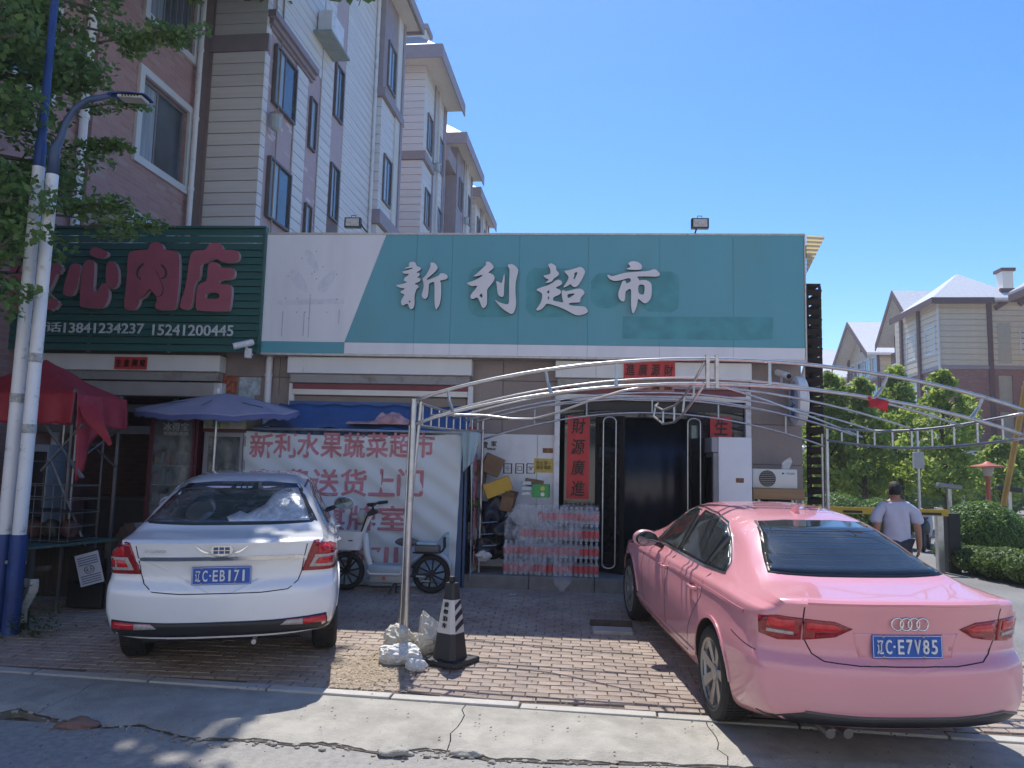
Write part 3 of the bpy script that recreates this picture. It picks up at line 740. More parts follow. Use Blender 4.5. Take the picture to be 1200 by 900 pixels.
cut_letter([flat(L) for L in meat], GP, .02, GY - .107, [maroon, letter_side], gs, n=1)
for L in ([575,180,610,150,618,158,585,188,578,225,600,245,594,252,568,228], [750,190,720,155,712,163,740,195,738,228,712,240,718,248,750,232]): cut_letter([flat(L)], GP, .006, GY - .098, [letter_side], gs, n=1, name="groove")
pale = mat("pale lettering", (.6, .65, .65), .5)
for tx, x0, y0, x1, y1 in (("电话", 36, 377, 71, 389), ("13841234237", 75, 378, 168, 391), ("15241200445", 179, 380, 273, 394)):
    a, c = W(x0, y0, GY - .03), W(x1, y1, GY - .03)
    lettering("phone_number" if tx[0] == "1" else "character", tx, pale, gs, ((a.x + c.x) / 2, GY - .025, (a.z + c.z) / 2), c.x - a.x, a.z - c.z, .012, .012)

# ---------------------------------------------------------------- floodlights, cameras, clock sign, louvre
def floodlight(px, py, lab, side):
    p = W(px, py, YS + .05); t = thing("floodlight", lab, "floodlight", (p.x, YS + .05, zt_ + .03), 0, "floodlights on top of the sign")
    q = p.z - zt_ - .03
    B().rbox(-.12, .12, -.05, .03, q - .07, q + .08, .012).make("lamp_housing", black_plastic, t, smooth=30)
    B().box(-.095, .095, -.056, -.051, q - .05, q + .06).make("lens", mat("floodlight lens", (.5, .5, .48), .25, var=.2, scale=30), t)
    for k in range(6): B().box(-.1 + k * .036, -.09 + k * .036, .031, .06, q - .05, q + .06).make("cooling_fin", black_plastic, t)
    B().tube([(side * .1, 0, q + .02), (side * .14, .0, q - .05), (side * .25, .03, -.02)], .012, 6).make("bracket", black_plastic, t)
    B().tube([(-.03, 0, q + .08), (-.03, 0, q + .12), (.03, 0, q + .12), (.03, 0, q + .08)], .006, 5).make("hook", black_plastic, t)
floodlight(414, 262, "black floodlight above the white left end of the teal sign", 1)
floodlight(820, 263, "black floodlight above the right half of the teal sign", -.3)
def cctv(px, py, Y, lab, d):
    p = W(px, py, Y); t = thing("security_camera", lab, "camera", (p.x, Y, p.z), 0, "security cameras")
    m = Matrix.Rotation(R(d), 4, 'Z') @ Matrix.Rotation(R(18), 4, 'X')
    b = B().lathe([(.04, -.16), (.045, -.14), (.045, .1), (.03, .12)], axis='y', n=16); b.v = [tuple(m @ Vector(v)) for v in b.v]
    b.make("camera_body", white_paint, t, smooth=35)
    b = B().lathe([(.036, -.165), (.03, -.162)], axis='y', n=16); b.v = [tuple(m @ Vector(v)) for v in b.v]; b.make("lens", glass_dark, t)
    B().tube([(0, .02, -.03), (.03, .12, -.12), (.03, .2, -.12)], .016, 8).make("bracket", white_paint, t)
    return t
cctv(287, 403, GY - .2, "small white security camera at the bottom right corner of the green sign", -60)
p = W(291, 414, GY - .1); B().rbox(-.045, .045, -.03, .03, -.07, .07, .01).make("junction_box", white_paint, None, label="small white junction box below the security camera on the green sign", category="box").location = p
cctv(916, 438, YW - .2, "white bullet security camera on the granite wall beside the clock sign", 20)
# round light box on the wall end
p = W(936, 470, YW - .3); rsb = thing("round_sign", "round white light box sign jutting from the granite wall's right end", "sign", (p.x, YW - .3, p.z), R(-4))
B().lathe([(.30, -.07), (.33, -.05), (.33, .05), (.30, .07)], axis='x', n=40).make("light_box", white_paint, rsb, smooth=35)
face_m = mat("blue white sign face", (.5, .56, .64), .4, var=.25, scale=6)
for sx in (-.0712, .0712): B().lathe([(.27, sx - .001), (.27, sx + .001)], axis='x', n=36).make("sign_face", face_m, rsb)
for i, ch in enumerate("超市"):
    me = lettering("character", ch, mat("blue print", (.06, .14, .3), .5), rsb, (0, 0, 0), .2, .2, .004, .006, world=False)
    me.rotation_euler = (0, 0, R(-90)); me.location = (-.075, 0, .12 - .24 * i)
B().tube([(.0, .05, .3), (0, .42, .3)], .02, 8).make("bracket", steel, rsb); B().tube([(.0, .05, -.25), (0, .42, -.25)], .02, 8).make("bracket", steel, rsb)
# dark slatted panel beyond the corner
lv = thing("slatted_panel", "tall dark brown slatted steel panel beyond the right end of the shop", "panel", (W(955, 470, 11.2).x, 11.2, 0))
lm = mat("dark brown slats", (.03, .022, .02), .5, var=.25, metal=.3)
a, c = W(947, 337, 11.2), W(968, 470, 11.2); zz1 = a.z; 
src = None; nsl = 22; zz0 = 1.1
for k in range(nsl):
    z = zz0 + (zz1 - zz0) * (k + .5) / nsl; L = c.x - a.x
    if src is None: src = B().cbox((0, 0, 0), (L, .03, (zz1 - zz0) / nsl * .62), rx=R(35)).make("slat", lm, lv); o = src
    else: o = again(src, lv)
    o.location = (random.uniform(-.008, .008), 0, z); o.rotation_euler = (0, R(random.uniform(-3, 1)), 0)
for x in (-L / 2, L / 2 - .02): B().box(x, x + .035, .03, .06, 0, zz1 + .03).make("post", lm, lv)
for x in (-L / 2, L / 2 - .02): B().box(x, x + .035, .6, .63, 0, zz1 + .03).make("post", lm, lv)
B().box(-L / 2, L / 2, .0, .63, zz1 + .032, zz1 + .06).make("top_rail", lm, lv)
src = None
for k in range(nsl):
    z = zz0 + (zz1 - zz0) * (k + .5) / nsl
    if src is None: src = B().box(-.01, .01, .07, .6, -.05, .05).make("slat", lm, lv); o = src
    else: o = again(src, lv)
    o.location = (L / 2 + .02, 0, z)
# ---------------------------------------------------------------- canopy frame
CF, CB = 7.42, 10.2
cf = thing("canopy_frame", "bare galvanised steel frame of an arched canopy in front of the shop", "canopy frame", (1.4, 8.8, 0))
A0, A1 = W(485, 470, CF), W(485, 498, CF)
xL = A0.x; xC = W(835, 440, CF).x; xR = 2 * xC - xL
def arc(x, Y, zl, zc, sag=0.):
    t = (x - xC) / (xR - xC); return zl + (zc - zl) * (1 - abs(t) ** 2.0) ** .9 if abs(t) < 1 else zl
def chord(Y, zl, zc, r, x0=xL, x1=xR, n=28, name="chord", dy=0., wob=0., seed=0):
    pts = []
    for i in range(n + 1):
        x = x0 + (x1 - x0) * i / n
        pts.append((x, Y + dy * math.sin(i / n * math.pi) + wob * math.sin(i * .9 + seed), arc(x, Y, zl, zc) + wob * math.sin(i * 1.3 + seed)))
    return B().tube(pts, r, 8).make(name, steel, cf, world=True, smooth=True)
zt0 = A0.z; zb0 = A1.z; zct, zcb = W(835, 421, CF).z, W(835, 450, CF).z
chord(CF, zt0, zct, .019); chord(CF, zb0, zcb, .017)
for px in (529, 643, 722, 902, 1032, 1143):
    x = W(px, 440, CF).x; a, c = arc(x, CF, zt0, zct), arc(x, CF, zb0, zcb)
    lean = .03 if px < 700 else (-.0 if px < 1000 else -.06)
    B().tube([(x - lean, CF, a - .01), (x - lean * .3, CF, (a + c) / 2), (x + lean, CF, c + .01)], [.016, .015, .02], 6).make("rung", steel, cf, world=True)
for px in (829, 840):
    x = W(px, 440, CF).x; B().cbox((x, CF, (zct + zcb) / 2), (.035, .06, zct - zcb + .09), bev=.004).make("joint_plate", steel, cf, world=True)
# front-left double post, other posts
def post(x, y, z1, r=.028, lean=0, nm="post"): return B().tube([(x + lean, y, gz(x, y) - .02), (x, y, z1)], r, 10).make(nm, steel, cf, world=True, smooth=40)
post(xL, CF, zt0 + .02, .03); post(xL + .06, CF + .05, zt0 + .0, .02, -.14); post(xL - .035, CF + .02, zb0, .012, -.02)
post(xR, CF, zt0 + .02, .03)
bl = W(566, 495, CB); br_ = W(969, 524, CB)
xbl, xbr = bl.x, br_.x
zbt = 2.17; zbb = 2.02
b1 = post(xbl, CB, zbt, .018); b2 = post(xbr, CB, zbt - .02, .022); post(xbr - .05, CB + .03, zbt - .1, .014)
# side ladders (left and right)
def ladder(p0, p1, q0, q1, nr, sag=0., r=.014, name="side_chord"):
    """p0-p1 top chord, q0-q1 bottom chord"""
    p0, p1, q0, q1 = map(Vector, (p0, p1, q0, q1))
    def pt(a, b, t, s): v = a.lerp(b, t); v.z -= s * math.sin(t * math.pi); return v
    n = 12
    B().tube([pt(p0, p1, i / n, sag) for i in range(n + 1)], r, 7).make(name, steel, cf, world=True, smooth=True)
    B().tube([pt(q0, q1, i / n, sag) for i in range(n + 1)], r, 7).make(name, steel, cf, world=True, smooth=True)
    for k in range(1, nr + 1):
        t = k / (nr + 1); B().tube([pt(p0, p1, t, sag), pt(q0, q1, t, sag)], r * .8, 6).make("rung", steel, cf, world=True)
ladder((xL, CF, zt0), (xbl, CB, zbt), (xL, CF, zb0), (xbl, CB, zbb), 9, .02)
ladder((xR, CF, zt0), (xbr, CB, zbt - .02), (xR, CF, zb0), (xbr, CB, zbb - .03), 9, .10)
# intermediate arched purlins and back arch
for k, (Y, zc, sd) in enumerate(((8.15, 2.52, 1), (8.75, 2.50, 2), (9.25, 2.47, 3), (9.7, 2.47, 4))):
    t = (Y - CF) / (CB - CF); x0 = xL + (xbl - xL) * t; x1 = xR + (xbr - xR) * t; zl = zt0 + (zbt - zt0) * t - .08
    pts = []
    for i in range(27):
        u = i / 26; x = x0 + (x1 - x0) * u; s = 2 * u - 1
        pts.append((x, Y + .05 * math.sin(u * 5 + sd), zl + (zc - zl) * (1 - s * s) - (.05 * max(0, u - .5) * sd / 2)))
    B().tube(pts, .013, 7).make("purlin", steel, cf, world=True, smooth=True)
pts = []; pts2 = []
for i in range(27):
    u = i / 26; x = xbl + (xbr - xbl) * u; s = 2 * u - 1
    pts.append((x, CB, zbb - .12 + (2.30 - zbb + .12) * (1 - s * s)))
    pts2.append((x, CB, zbt + (2.48 - zbt) * (1 - s * s)))
B().tube(pts, .013, 7).make("back_arch", steel, cf, world=True, smooth=True); B().tube(pts2, .013, 7).make("back_arch", steel, cf, world=True, smooth=True)
for i in (4, 8, 13, 18, 23): B().tube([pts[i], pts2[i]], .01, 6).make("rung", steel, cf, world=True)
# broken middle ladder hanging down behind the joint
tp = [W(826, 424, CF), W(814, 446, 7.6), W(802, 464, 7.85), W(790, 476, 8.1), W(777, 481, 8.35), W(768, 476, 8.7)]
bt = [W(826, 450, CF), W(812, 470, 7.6), W(800, 486, 7.85), W(790, 495, 8.1), W(777, 497, 8.35), W(766, 488, 8.7)]
B().tube(tp, .014, 7).make("hanging_chord", steel, cf, world=True, smooth=True); B().tube(bt, .014, 7).make("hanging_chord", steel, cf, world=True, smooth=True)
for i in range(1, 6): B().tube([tp[i], bt[i]], .011, 6).make("rung", steel, cf, world=True)
B().tube([tp[5], W(771, 473, 9.2), (W(771, 470, 9.7))], .013, 7).make("hanging_chord", steel, cf, world=True)
# loose bent rod
rod = [W(x, y, Y) for x, y, Y in ((505, 487, 7.9), (540, 486, 7.95), (570, 487, 8.0), (600, 491, 7.95), (625, 491, 7.9), (655, 483, 7.8), (690, 470, 7.7), (730, 458, 7.6), (782, 449, 7.5))]
B().tube(rod, .013, 7).make("bent_rod", steel, cf, world=True, smooth=True)
B().tube([W(845, 452, CF + .1), W(900, 470, 8.4), W(960, 492, 9.6), W(1010, 512, 10.2)], .012, 7).make("bent_rod", steel, cf, world=True, smooth=True)
# red cloth scrap on the frame
p = W(1030, 470, CF - .03); rc = B()
rc.sheet(lambda u, v: (p.x - .09 + u * .17, p.y + .02 * math.sin(u * 5 + v * 3), p.z + .05 - v * .1 - u * .05), 8, 6, th=.004)
tag(rc.make("red_cloth", mat("red cloth", (.5, .03, .04), .7, var=.15), None, smooth=True), "small red cloth scrap tied to the right side of the canopy frame", "cloth")
p = W(554, 504, 10.0); tag(B().blob((0, 0, 0), (.055, .03, .05), 3, .2, 2).make("red_cloth", MATS["red cloth"], None, smooth=True), "small red ribbon bundle hanging by the banner's right corner", "cloth").location = p

# ---------------------------------------------------------------- blue shed with banner
tarp_blue = mat("blue tarpaulin", (.025, .10, .28), .45, var=.15, scale=5)
shed_blue = mat("blue corrugated steel", (.03, .09, .22), .45, var=.12)
banner_w = mat("banner cloth", (.60, .66, .68), .6, var=.05, scale=3, dirt=(.58, .62, .64), dscale=1.5)
BY = 9.84
shd = thing("stall_shed", "blue corrugated steel shed behind the white banner, with a blue tarpaulin roof", "shed", (-3, 10.2, 0))
x0, x1 = W(290, 600, BY).x, W(545, 600, BY).x; zr = W(400, 505, BY).z
n = int((x1 - x0) / .08)
b = B(); prof = []
for i in range(n + 1): prof.append((x0 + i * .08, BY + .06 + (.02 if i % 2 else 0)))
for (a, c) in zip(prof, prof[1:]): b.add([(a[0], a[1], 0), (c[0], c[1], 0), (c[0], c[1], zr), (a[0], a[1], zr)], [(0, 1, 2, 3)])
b.make("front_sheet", shed_blue, shd, world=True)
b = B(); b.box(x1 - .03, x1, BY + .09, YW - .06, .0, zr - .02); b.make("side_sheet", shed_blue, shd, world=True)
b = B(); b.box(x0, x0 + .03, BY + .09, YW - .06, .0, zr - .02); b.make("side_sheet", shed_blue, shd, world=True)
z2 = W(400, 472, 10.5).z
B().sheet(lambda u, v: (x0 + .1 + u * (x1 - x0 - .12), BY - .06 + v * .7, zr + .02 + v * (z2 - zr - .05) * (.35 + .65 * v) + .02 * math.sin(u * 23) * (1 - v) + .012 * math.sin(u * 40 + v * 9)), 60, 10, th=.006).make("roof_tarpaulin", tarp_blue, shd, world=True, smooth=True)
B().box(W(338, 480, 10.5).x, W(486, 480, 10.5).x, 10.52, 10.56, zr, z2 + .02).make("back_tarpaulin", tarp_blue, shd, world=True)
B().tube([(x0, BY - .05, zr + .01), (x1, BY - .05, zr + .01)], .018, 8).make("front_rail", steel, shd, world=True)
# banner
bn = thing("fabric_banner", "white fabric banner with red characters advertising free delivery, hung along the shed front", "banner", (-3, BY, 0))
TL, TR, BR_, BL_ = W(288, 505, BY), W(543, 508, BY), W(532, 689, BY), W(283, 690, BY)
TL.z += .0
def bpt(x, z, dy=0.):
    return BY - .012 + .014 * math.sin(x * 9 + z * 2.5) * (1 - .2 * z) + .02 * math.sin(z * 3 + x * 3.1) + .012 * math.sin((x + z * 1.4) * 14) + dy - .02
def bfn(u, v):
    a = TL.lerp(TR, u); c = BL_.lerp(BR_, u); p = a.lerp(c, v)
    z = p.z - .05 * math.sin(u * math.pi) * (1 - v) + .012 * math.sin(u * 30) * (1 if v == 1 else 0)
    z = max(z, .012)
    return (p.x, bpt(p.x, z), z)
B().sheet(bfn, 110, 60, th=.003).make("cloth", banner_w, bn, world=True, smooth=True)
red_print = mat("red banner print", (.5, .20, .24), .6, var=.12, scale=14)
def btext(tx, x0, y0, x1, y1, nm="character"):
    n = len(tx); 
    for i, ch in enumerate(tx):
        a, c = W(x0 + (x1 - x0) * i / n, y0, BY), W(x0 + (x1 - x0) * (i + .9) / n, y1, BY)
        dz = W(x0 + (x1 - x0) * (i + .45) / n, (y0 + y1) / 2, BY).z
        lettering(nm, ch, red_print, bn, ((a.x + c.x) / 2, 0, dz), c.x - a.x, a.z - c.z, .003, .022, 0, res=2, warp=lambda p: Vector((p.x, bpt(p.x, p.z) - .006 + p.y * .3, p.z)))
btext("新利水果蔬菜超市", 296, 507, 512, 537); btext("免费送货上门", 300, 549, 500, 582); btext("水果棋牌室", 300, 592, 480, 622); None
for tx, a_ in (("0", 332), ("4", 344), ("1", 357), ("9", 366), ("4", 391), ("3", 404), ("5", 417), ("7", 436), ("1", 451), ("1", 462), ("1", 473)):
    ww_ = 5 if tx == "1" else 11; q = W(a_ + ww_ / 2, 650, BY)
    lettering("digit", tx, red_print, bn, (q.x, 0, q.z), ww_ * .0115, .19, .003, .01, 0, res=2, warp=lambda p: Vector((p.x, bpt(p.x, p.z) - .006 + p.y * .3, p.z)))
# lower blue picture print on the banner
B().sheet(lambda u, v: (lambda x, z: (x, bpt(x, z) - .006, z))(W(478 + 50 * u, 600, BY).x, .06 + v * (.14 + .5 * u + .04 * math.sin(u * 9))), 20, 12, th=.001).make("blue_print", mat("blue picture print", (.38, .52, .62), .6, var=.35, scale=5), bn, world=True, smooth=True)
B().sheet(lambda u, v: (lambda x, z: (x, bpt(x, z) - .005, z))(W(292 + 186 * u, 600, BY).x, .04 + v * (.12 + .06 * math.sin(u * 7))), 40, 6, th=.001).make("blue_print", MATS["blue picture print"], bn, world=True, smooth=True)
# side banner on the shed's right face
sb = thing("side_banner", "narrow white banner with blurred red characters on the shed's right face", "banner", (x1, 10.2, 0))
def sfn(u, v): return (x1 + .03 + .02 * math.sin(u * 7 + v * 3) + .05 * v, BY + .02 + u * .75, zr - .06 - v * (zr - .16))
B().sheet(sfn, 20, 30, th=.003).make("cloth", banner_w, sb, world=True, smooth=True)
for i, ch in enumerate("新利超市"):
    o = lettering("character", ch, red_print, sb, (0, 0, 0), .42, .38, .004, .03, res=2, world=False)
    o.rotation_euler = (0, 0, R(90)); o.location = Vector((x1 + .058 + .05 * (i + .5) / 4.4, 10.22, zr - .3 - i * .42)) - Vector((x1, 10.2, 0))
tag(B().sheet(lambda u, v: (W(541 + 22 * u + v * (3 - 10 * u), 520, 9.75).x, 9.72 + .03 * math.sin(u * 9), W(550, 507 + v * (46 - 12 * u), 9.75).z + .04 * (1 - u) * (1 - v)), 12, 14, th=.003).make("pale_cloth", mat("pale blue cloth", (.33, .45, .5), .7, var=.1), None, smooth=True), "pale blue cloth hanging at the banner's upper right corner", "cloth")
# pink blanket on the tarpaulin
bl_ = B()
p0, p1 = W(408, 490, 9.95), W(481, 490, 9.95)
from mathutils import noise as N2
def bfun(u, v):
    h = .03 + .13 * max(0, math.sin((u - .25) * 3.6)) ** 2 * (1 if u > .45 else .35)
    x = p0.x + (p1.x - p0.x) * u; y = 9.85 + .28 * v
    return (x, y, W(440, 497, 9.9).z + math.sin(v * math.pi) ** .6 * h * (1 + .6 * N2.noise(Vector((u * 9, v * 5, 0)))))
bl_.sheet(bfun, 50, 20, th=.006)
tag(bl_.make("blanket", mat("pink blanket", (.46, .27, .3), .85, var=.3, scale=9, bump=.4), None, smooth=True), "crumpled pink blanket lying on the shed's blue tarpaulin roof", "blanket")
PINK_TYRE, PINK_ROT = (1.16, 5.86), R(7.4)
WHITE_TYRE, WHITE_ROT = (-3.72, 6.72), R(17.0)
# ---------------------------------------------------------------- cars
def interp(tab, y):
    """smooth (monotone cubic) interpolation of a table [(y, v), ...]"""
    n = len(tab)
    if y <= tab[0][0]: return tab[0][1]
    if y >= tab[-1][0]: return tab[-1][1]
    for i in range(n - 1):
        if y <= tab[i + 1][0]: break
    def sl(k): return (tab[k + 1][1] - tab[k][1]) / (tab[k + 1][0] - tab[k][0])
    def tg(k):
        if k == 0: return sl(0)
        if k == n - 1: return sl(n - 2)
        a, b = sl(k - 1), sl(k)
        return 0 if a * b <= 0 else 2 * a * b / (a + b)
    h = tab[i + 1][0] - tab[i][0]; t = (y - tab[i][0]) / h
    return (2 * t ** 3 - 3 * t * t + 1) * tab[i][1] + (t ** 3 - 2 * t * t + t) * h * tg(i) + (-2 * t ** 3 + 3 * t * t) * tab[i + 1][1] + (t ** 3 - t * t) * h * tg(i + 1)

def car_body(S):
    def section(y):
        w = interp(S['w'], y); zt = interp(S['top'], y); zb = interp(S['belt'], y); wr = interp(S['wr'], y); zl = interp(S['low'], y)
        deck = max(0, min(1, (zt - zb - .06) / .2))
        P_ = [(0, zl), (.45 * w, zl), (.80 * w, zl + .01), (.925 * w, zl + .05), (.975 * w, zl + .16), (.995 * w, .50), (w, .60), (.992 * w, .70), (.972 * w, .80),
              (.955 * w + .01 * (1 - deck), zb - .045), (.93 * w, zb - .012), (.895 * w, zb + .008)]
        x1 = .895 * w; 
        side = [(x1 + (wr - x1) * t, zb + .008 + (zt - .075 * deck - .012 - zb) * t) for t in (.22, .5, .8)]
        P_ += side
        zc = zt - .075 * deck - .012
        P_ += [(wr, zc + .0), (wr - .05 - .03 * deck, zc + .04 * deck + .004), (wr * .72, zt - .012 * deck - .003), (wr * .4, zt - .003), (0, zt)]
        out = []
        n = len(P_)
        for i in range(n - 1):                       # Catmull-Rom along the section
            p0, p1, p2, p3 = P_[max(i - 1, 0)], P_[i], P_[i + 1], P_[min(i + 2, n - 1)]
            if i == 0: p0 = (-P_[1][0], P_[1][1])
            if i == n - 2: p3 = (-P_[n - 2][0], P_[n - 2][1])
            for k in range(3):
                t = k / 3
                q = [.5 * (2 * p1[j] + (p2[j] - p0[j]) * t + (2 * p0[j] - 5 * p1[j] + 4 * p2[j] - p3[j]) * t * t + (3 * p1[j] - p0[j] - 3 * p2[j] + p3[j]) * t ** 3) for j in (0, 1)]
                out.append((max(0, q[0]), q[1]))
        out.append(P_[-1])
        return out
    L = S['L']; Wm = max(v for _, v in S['w'])
    def rear(x, z): return S['plan_r'] * (abs(x) / Wm) ** 3.0 + .035 * (abs(x) / Wm) ** 2 + interp(S['rear'], z)
    def front(x, z): return S['plan_f'] * (abs(x) / Wm) ** 2.6 + interp(S['front'], z)
    ys = []
    y = 0
    N = 74
    ys = [0, .012, .03, .055, .09, .13, .18] + [.18 + (L - .36) * i / N for i in range(1, N)] + [L - .18, L - .12, L - .07, L - .03, L - .01, L]
    full = []
    for yn in ys:
        sec = section(yn)
        er = max(0, 1 - yn / .8) ** 1.6; ef = max(0, 1 - (L - yn) / .8) ** 1.6
        rr_ = 1.0
        if yn < .09: rr_ = 1 - .03 * (1 - yn / .09) ** 2
        if L - yn < .09: rr_ = 1 - .05 * (1 - (L - yn) / .09) ** 2
        ring = []
        for x, z in sec:
            yy = yn + er * rear(x, z) - ef * front(x, z)
            zz = z + (S['tuck'] * er * max(0, (.42 - z) / .22) if z < .42 else 0)
            ring.append((x * rr_, yy, zz if yn > .05 else zz - (.012 * (1 - yn / .05) if z > .95 else 0)))
        full.append(ring)
    m = len(full[0]); vs = []; fs = []
    def idx(i, k):   # k over the closed ring: right side up, left side down
        return i * (2 * m - 2) + k
    for ring in full:
        vs += ring + [(-x, y, z) for x, y, z in ring[-2:0:-1]]
    c = 2 * m - 2
    for i in range(len(full) - 1):
        for k in range(c):
            fs.append((idx(i, k), idx(i + 1, k), idx(i + 1, (k + 1) % c), idx(i, (k + 1) % c)))
    for end, fun, sgn_ in ((0, rear, 1), (len(full) - 1, front, -1)):
        ring = [vs[idx(end, k)] for k in range(c)]; prev = [idx(end, k) for k in range(c)]
        zc = .62
        y_edge = [p[1] for p in ring]
        base = ys[end]
        for t in (.985, .95, .9, .82, .72, .6, .48, .36, .24, .12):
            cur = []
            for p in ring:
                x, z = p[0] * t, zc + (p[2] - zc) * t
                yy = base + fun(x, z) if sgn_ > 0 else base - fun(x, z)
                e = base + fun(p[0], p[2]) if sgn_ > 0 else base - fun(p[0], p[2])
                yy += (p[1] - e) * max(0, (t - .8) / .2)
                cur.append(len(vs)); vs.append((x, yy, z))
            for k in range(c):
                q = (prev[k], prev[(k + 1) % c], cur[(k + 1) % c], cur[k])
                fs.append(q if sgn_ > 0 else q[::-1])
            prev = cur
        ci = len(vs); vs.append((0, base + (fun(0, zc) if sgn_ > 0 else -fun(0, zc)), zc))
        for k in range(c):
            q = (prev[k], prev[(k + 1) % c], ci); fs.append(q if sgn_ > 0 else q[::-1])
    return vs, fs

class Car:
    def __init__(s, S, name, label, loc, rot, paint, group=None):
        s.S = S; s.t = thing(name, label, "car", loc, rot, group); s.paint = paint
        vs, fs = car_body(S)
        me = bpy.data.meshes.new("body"); me.from_pydata([tuple(v) for v in vs], [], fs)
        bm = bmesh.new(); bm.from_mesh(me); bmesh.ops.remove_doubles(bm, verts=bm.verts, dist=1e-5); bmesh.ops.recalc_face_normals(bm, faces=bm.faces); bm.to_mesh(me)
        s.bvh = BVHTree.FromBMesh(bm); bm.free()
        me.materials.append(paint); me.materials.append(dark)
        me.polygons.foreach_set("use_smooth", [True] * len(me.polygons))
        o = bpy.data.objects.new("body", me); COL.objects.link(o)
        cut = B()
        for y in (S['ya'], S['ya'] + S['wb']):
            for sx in (-1, 1):
                cut.lathe([(S['arch'], sx * 1.1 if sx > 0 else -1.1), (S['arch'], sx * .60 if sx > 0 else -.60)], (0, y, S['rw'] + .005), 'x', 40)
        cm = bpy.data.meshes.new("cut"); cm.from_pydata(cut.v, [], cut.f); cm.materials.append(dark)
        bm = bmesh.new(); bm.from_mesh(cm); bmesh.ops.recalc_face_normals(bm, faces=bm.faces); bm.to_mesh(cm); bm.free()
        co = bpy.data.objects.new("cut", cm); COL.objects.link(co)
        md = o.modifiers.new("b", 'BOOLEAN'); md.object = co; md.operation = 'DIFFERENCE'; md.solver = 'EXACT'; md.material_mode = 'TRANSFER'
        bpy.context.view_layer.update()
        nm = bpy.data.meshes.new_from_object(o.evaluated_get(bpy.context.evaluated_depsgraph_get()))
        nm.name = "body"; o.modifiers.clear(); o.data = nm; nm.set_sharp_from_angle(angle=R(38))
        bpy.data.objects.remove(co); o.parent = s.t; s.body = o
    def hit(s, p, view):
        x, z = p
        if view == 'rear': o, d = Vector((x, -1, z)), Vector((0, 1, 0))
        elif view == 'front': o, d = Vector((x, 7, z)), Vector((0, -1, 0))
        elif view == 'left': o, d = Vector((-2, x, z)), Vector((1, 0, 0))
        elif view == 'right': o, d = Vector((2, x, z)), Vector((-1, 0, 0))
        else: o, d = Vector((x, z, 3)), Vector((0, 0, -1))
        h = s.bvh.ray_cast(o, d)
        return (h[0], h[1] if h[1].dot(d) < 0 else -h[1]) if h[0] is not None else None
    def patch(s, poly, view, name, m, off=.003, res=.04, parent=None, smooth=True, th=.006, dish=0., label=None):
        """a panel bounded by poly (seen in that view), laid on the body"""
        P_ = []
        for a, b in zip(poly, poly[1:] + poly[:1]):
            n = max(1, int(math.hypot(b[0] - a[0], b[1] - a[1]) / res))
            P_ += [(a[0] + (b[0] - a[0]) * k / n, a[1] + (b[1] - a[1]) * k / n) for k in range(n)]
        xs_ = [p[0] for p in poly]; zs_ = [p[1] for p in poly]
        from mathutils.geometry import delaunay_2d_cdt
        pts = [Vector(p) for p in P_]; nb_ = len(pts)
        def inside(x, z):
            c = False; j = len(poly) - 1
            for i in range(len(poly)):
                a, b = poly[i], poly[j]
                if (a[1] > z) != (b[1] > z) and x < (b[0] - a[0]) * (z - a[1]) / (b[1] - a[1]) + a[0]: c = not c
                j = i
            return c
        x = min(xs_) + res / 2
        while x < max(xs_):
            z = min(zs_) + res / 2
            while z < max(zs_):
                if inside(x, z) and all((q.x - x) ** 2 + (q.y - z) ** 2 > (res * .4) ** 2 for q in pts[:nb_]): pts.append(Vector((x, z)))
                z += res
            x += res
        r = delaunay_2d_cdt(pts, [(i, (i + 1) % nb_) for i in range(nb_)], [], 1, 1e-6)
        v2, f2 = r[0], r[2]
        top = []; nor = []
        for v in v2:
            h = s.hit((v.x, v.y), view)
            if h is None:
                k = 1
                while h is None and k < 12:
                    cx, cz = sum(xs_) / len(xs_), sum(zs_) / len(zs_); h = s.hit((v.x + (cx - v.x) * .04 * k, v.y + (cz - v.y) * .04 * k), view); k += 1
            if h is None: h = (Vector((0, 0, 0)), Vector((0, 0, 1)))
            top.append(h[0] + h[1] * off); nor.append(h[1])
        # orientation
        f2 = [list(f) for f in f2]
        if f2:
            f = f2[0]; nn = (top[f[1]] - top[f[0]]).cross(top[f[2]] - top[f[0]])
            if nn.dot(nor[f[0]]) < 0: f2 = [g[::-1] for g in f2]
        from collections import Counter
        ec = Counter()
        for f in f2:
            for a, b in zip(f, f[1:] + f[:1]): ec[(a, b)] += 1
        bot = [t - nr * (th + off) for t, nr in zip(top, nor)]; k = len(top)
        fs = [tuple(f) for f in f2]
        for (a, b) in list(ec):
            if (b, a) not in ec: fs.append((b, a, a + k, b + k))
        bb = B().add(top + bot, fs); o = bb.make(name, m, parent or s.t, smooth=False)
        if smooth: o.data.polygons.foreach_set("use_smooth", [i < len(f2) for i in range(len(fs))])
        if label: o["label"] = label
        return o
    def strip(s, line, view, name, m, w=.005, off=.0015, parent=None, res=.03, th=.0):
        """a narrow band along a line laid on the body"""
        P_ = []
        for a, b in zip(line, line[1:]):
            n = max(1, int(math.hypot(b[0] - a[0], b[1] - a[1]) / res)); P_ += [(a[0] + (b[0] - a[0]) * k / n, a[1] + (b[1] - a[1]) * k / n) for k in range(n)]
        P_.append(line[-1]); hs = [s.hit(p, view) for p in P_]; hs = [h for h in hs if h]
        vs = []; fs = []
        for i, (p, n) in enumerate(hs):
            t = (hs[min(i + 1, len(hs) - 1)][0] - hs[max(i - 1, 0)][0]).normalized(); a = t.cross(n).normalized() * w / 2
            vs += [p - a - n * .003, p - a + n * off, p + a + n * off, p + a - n * .003]
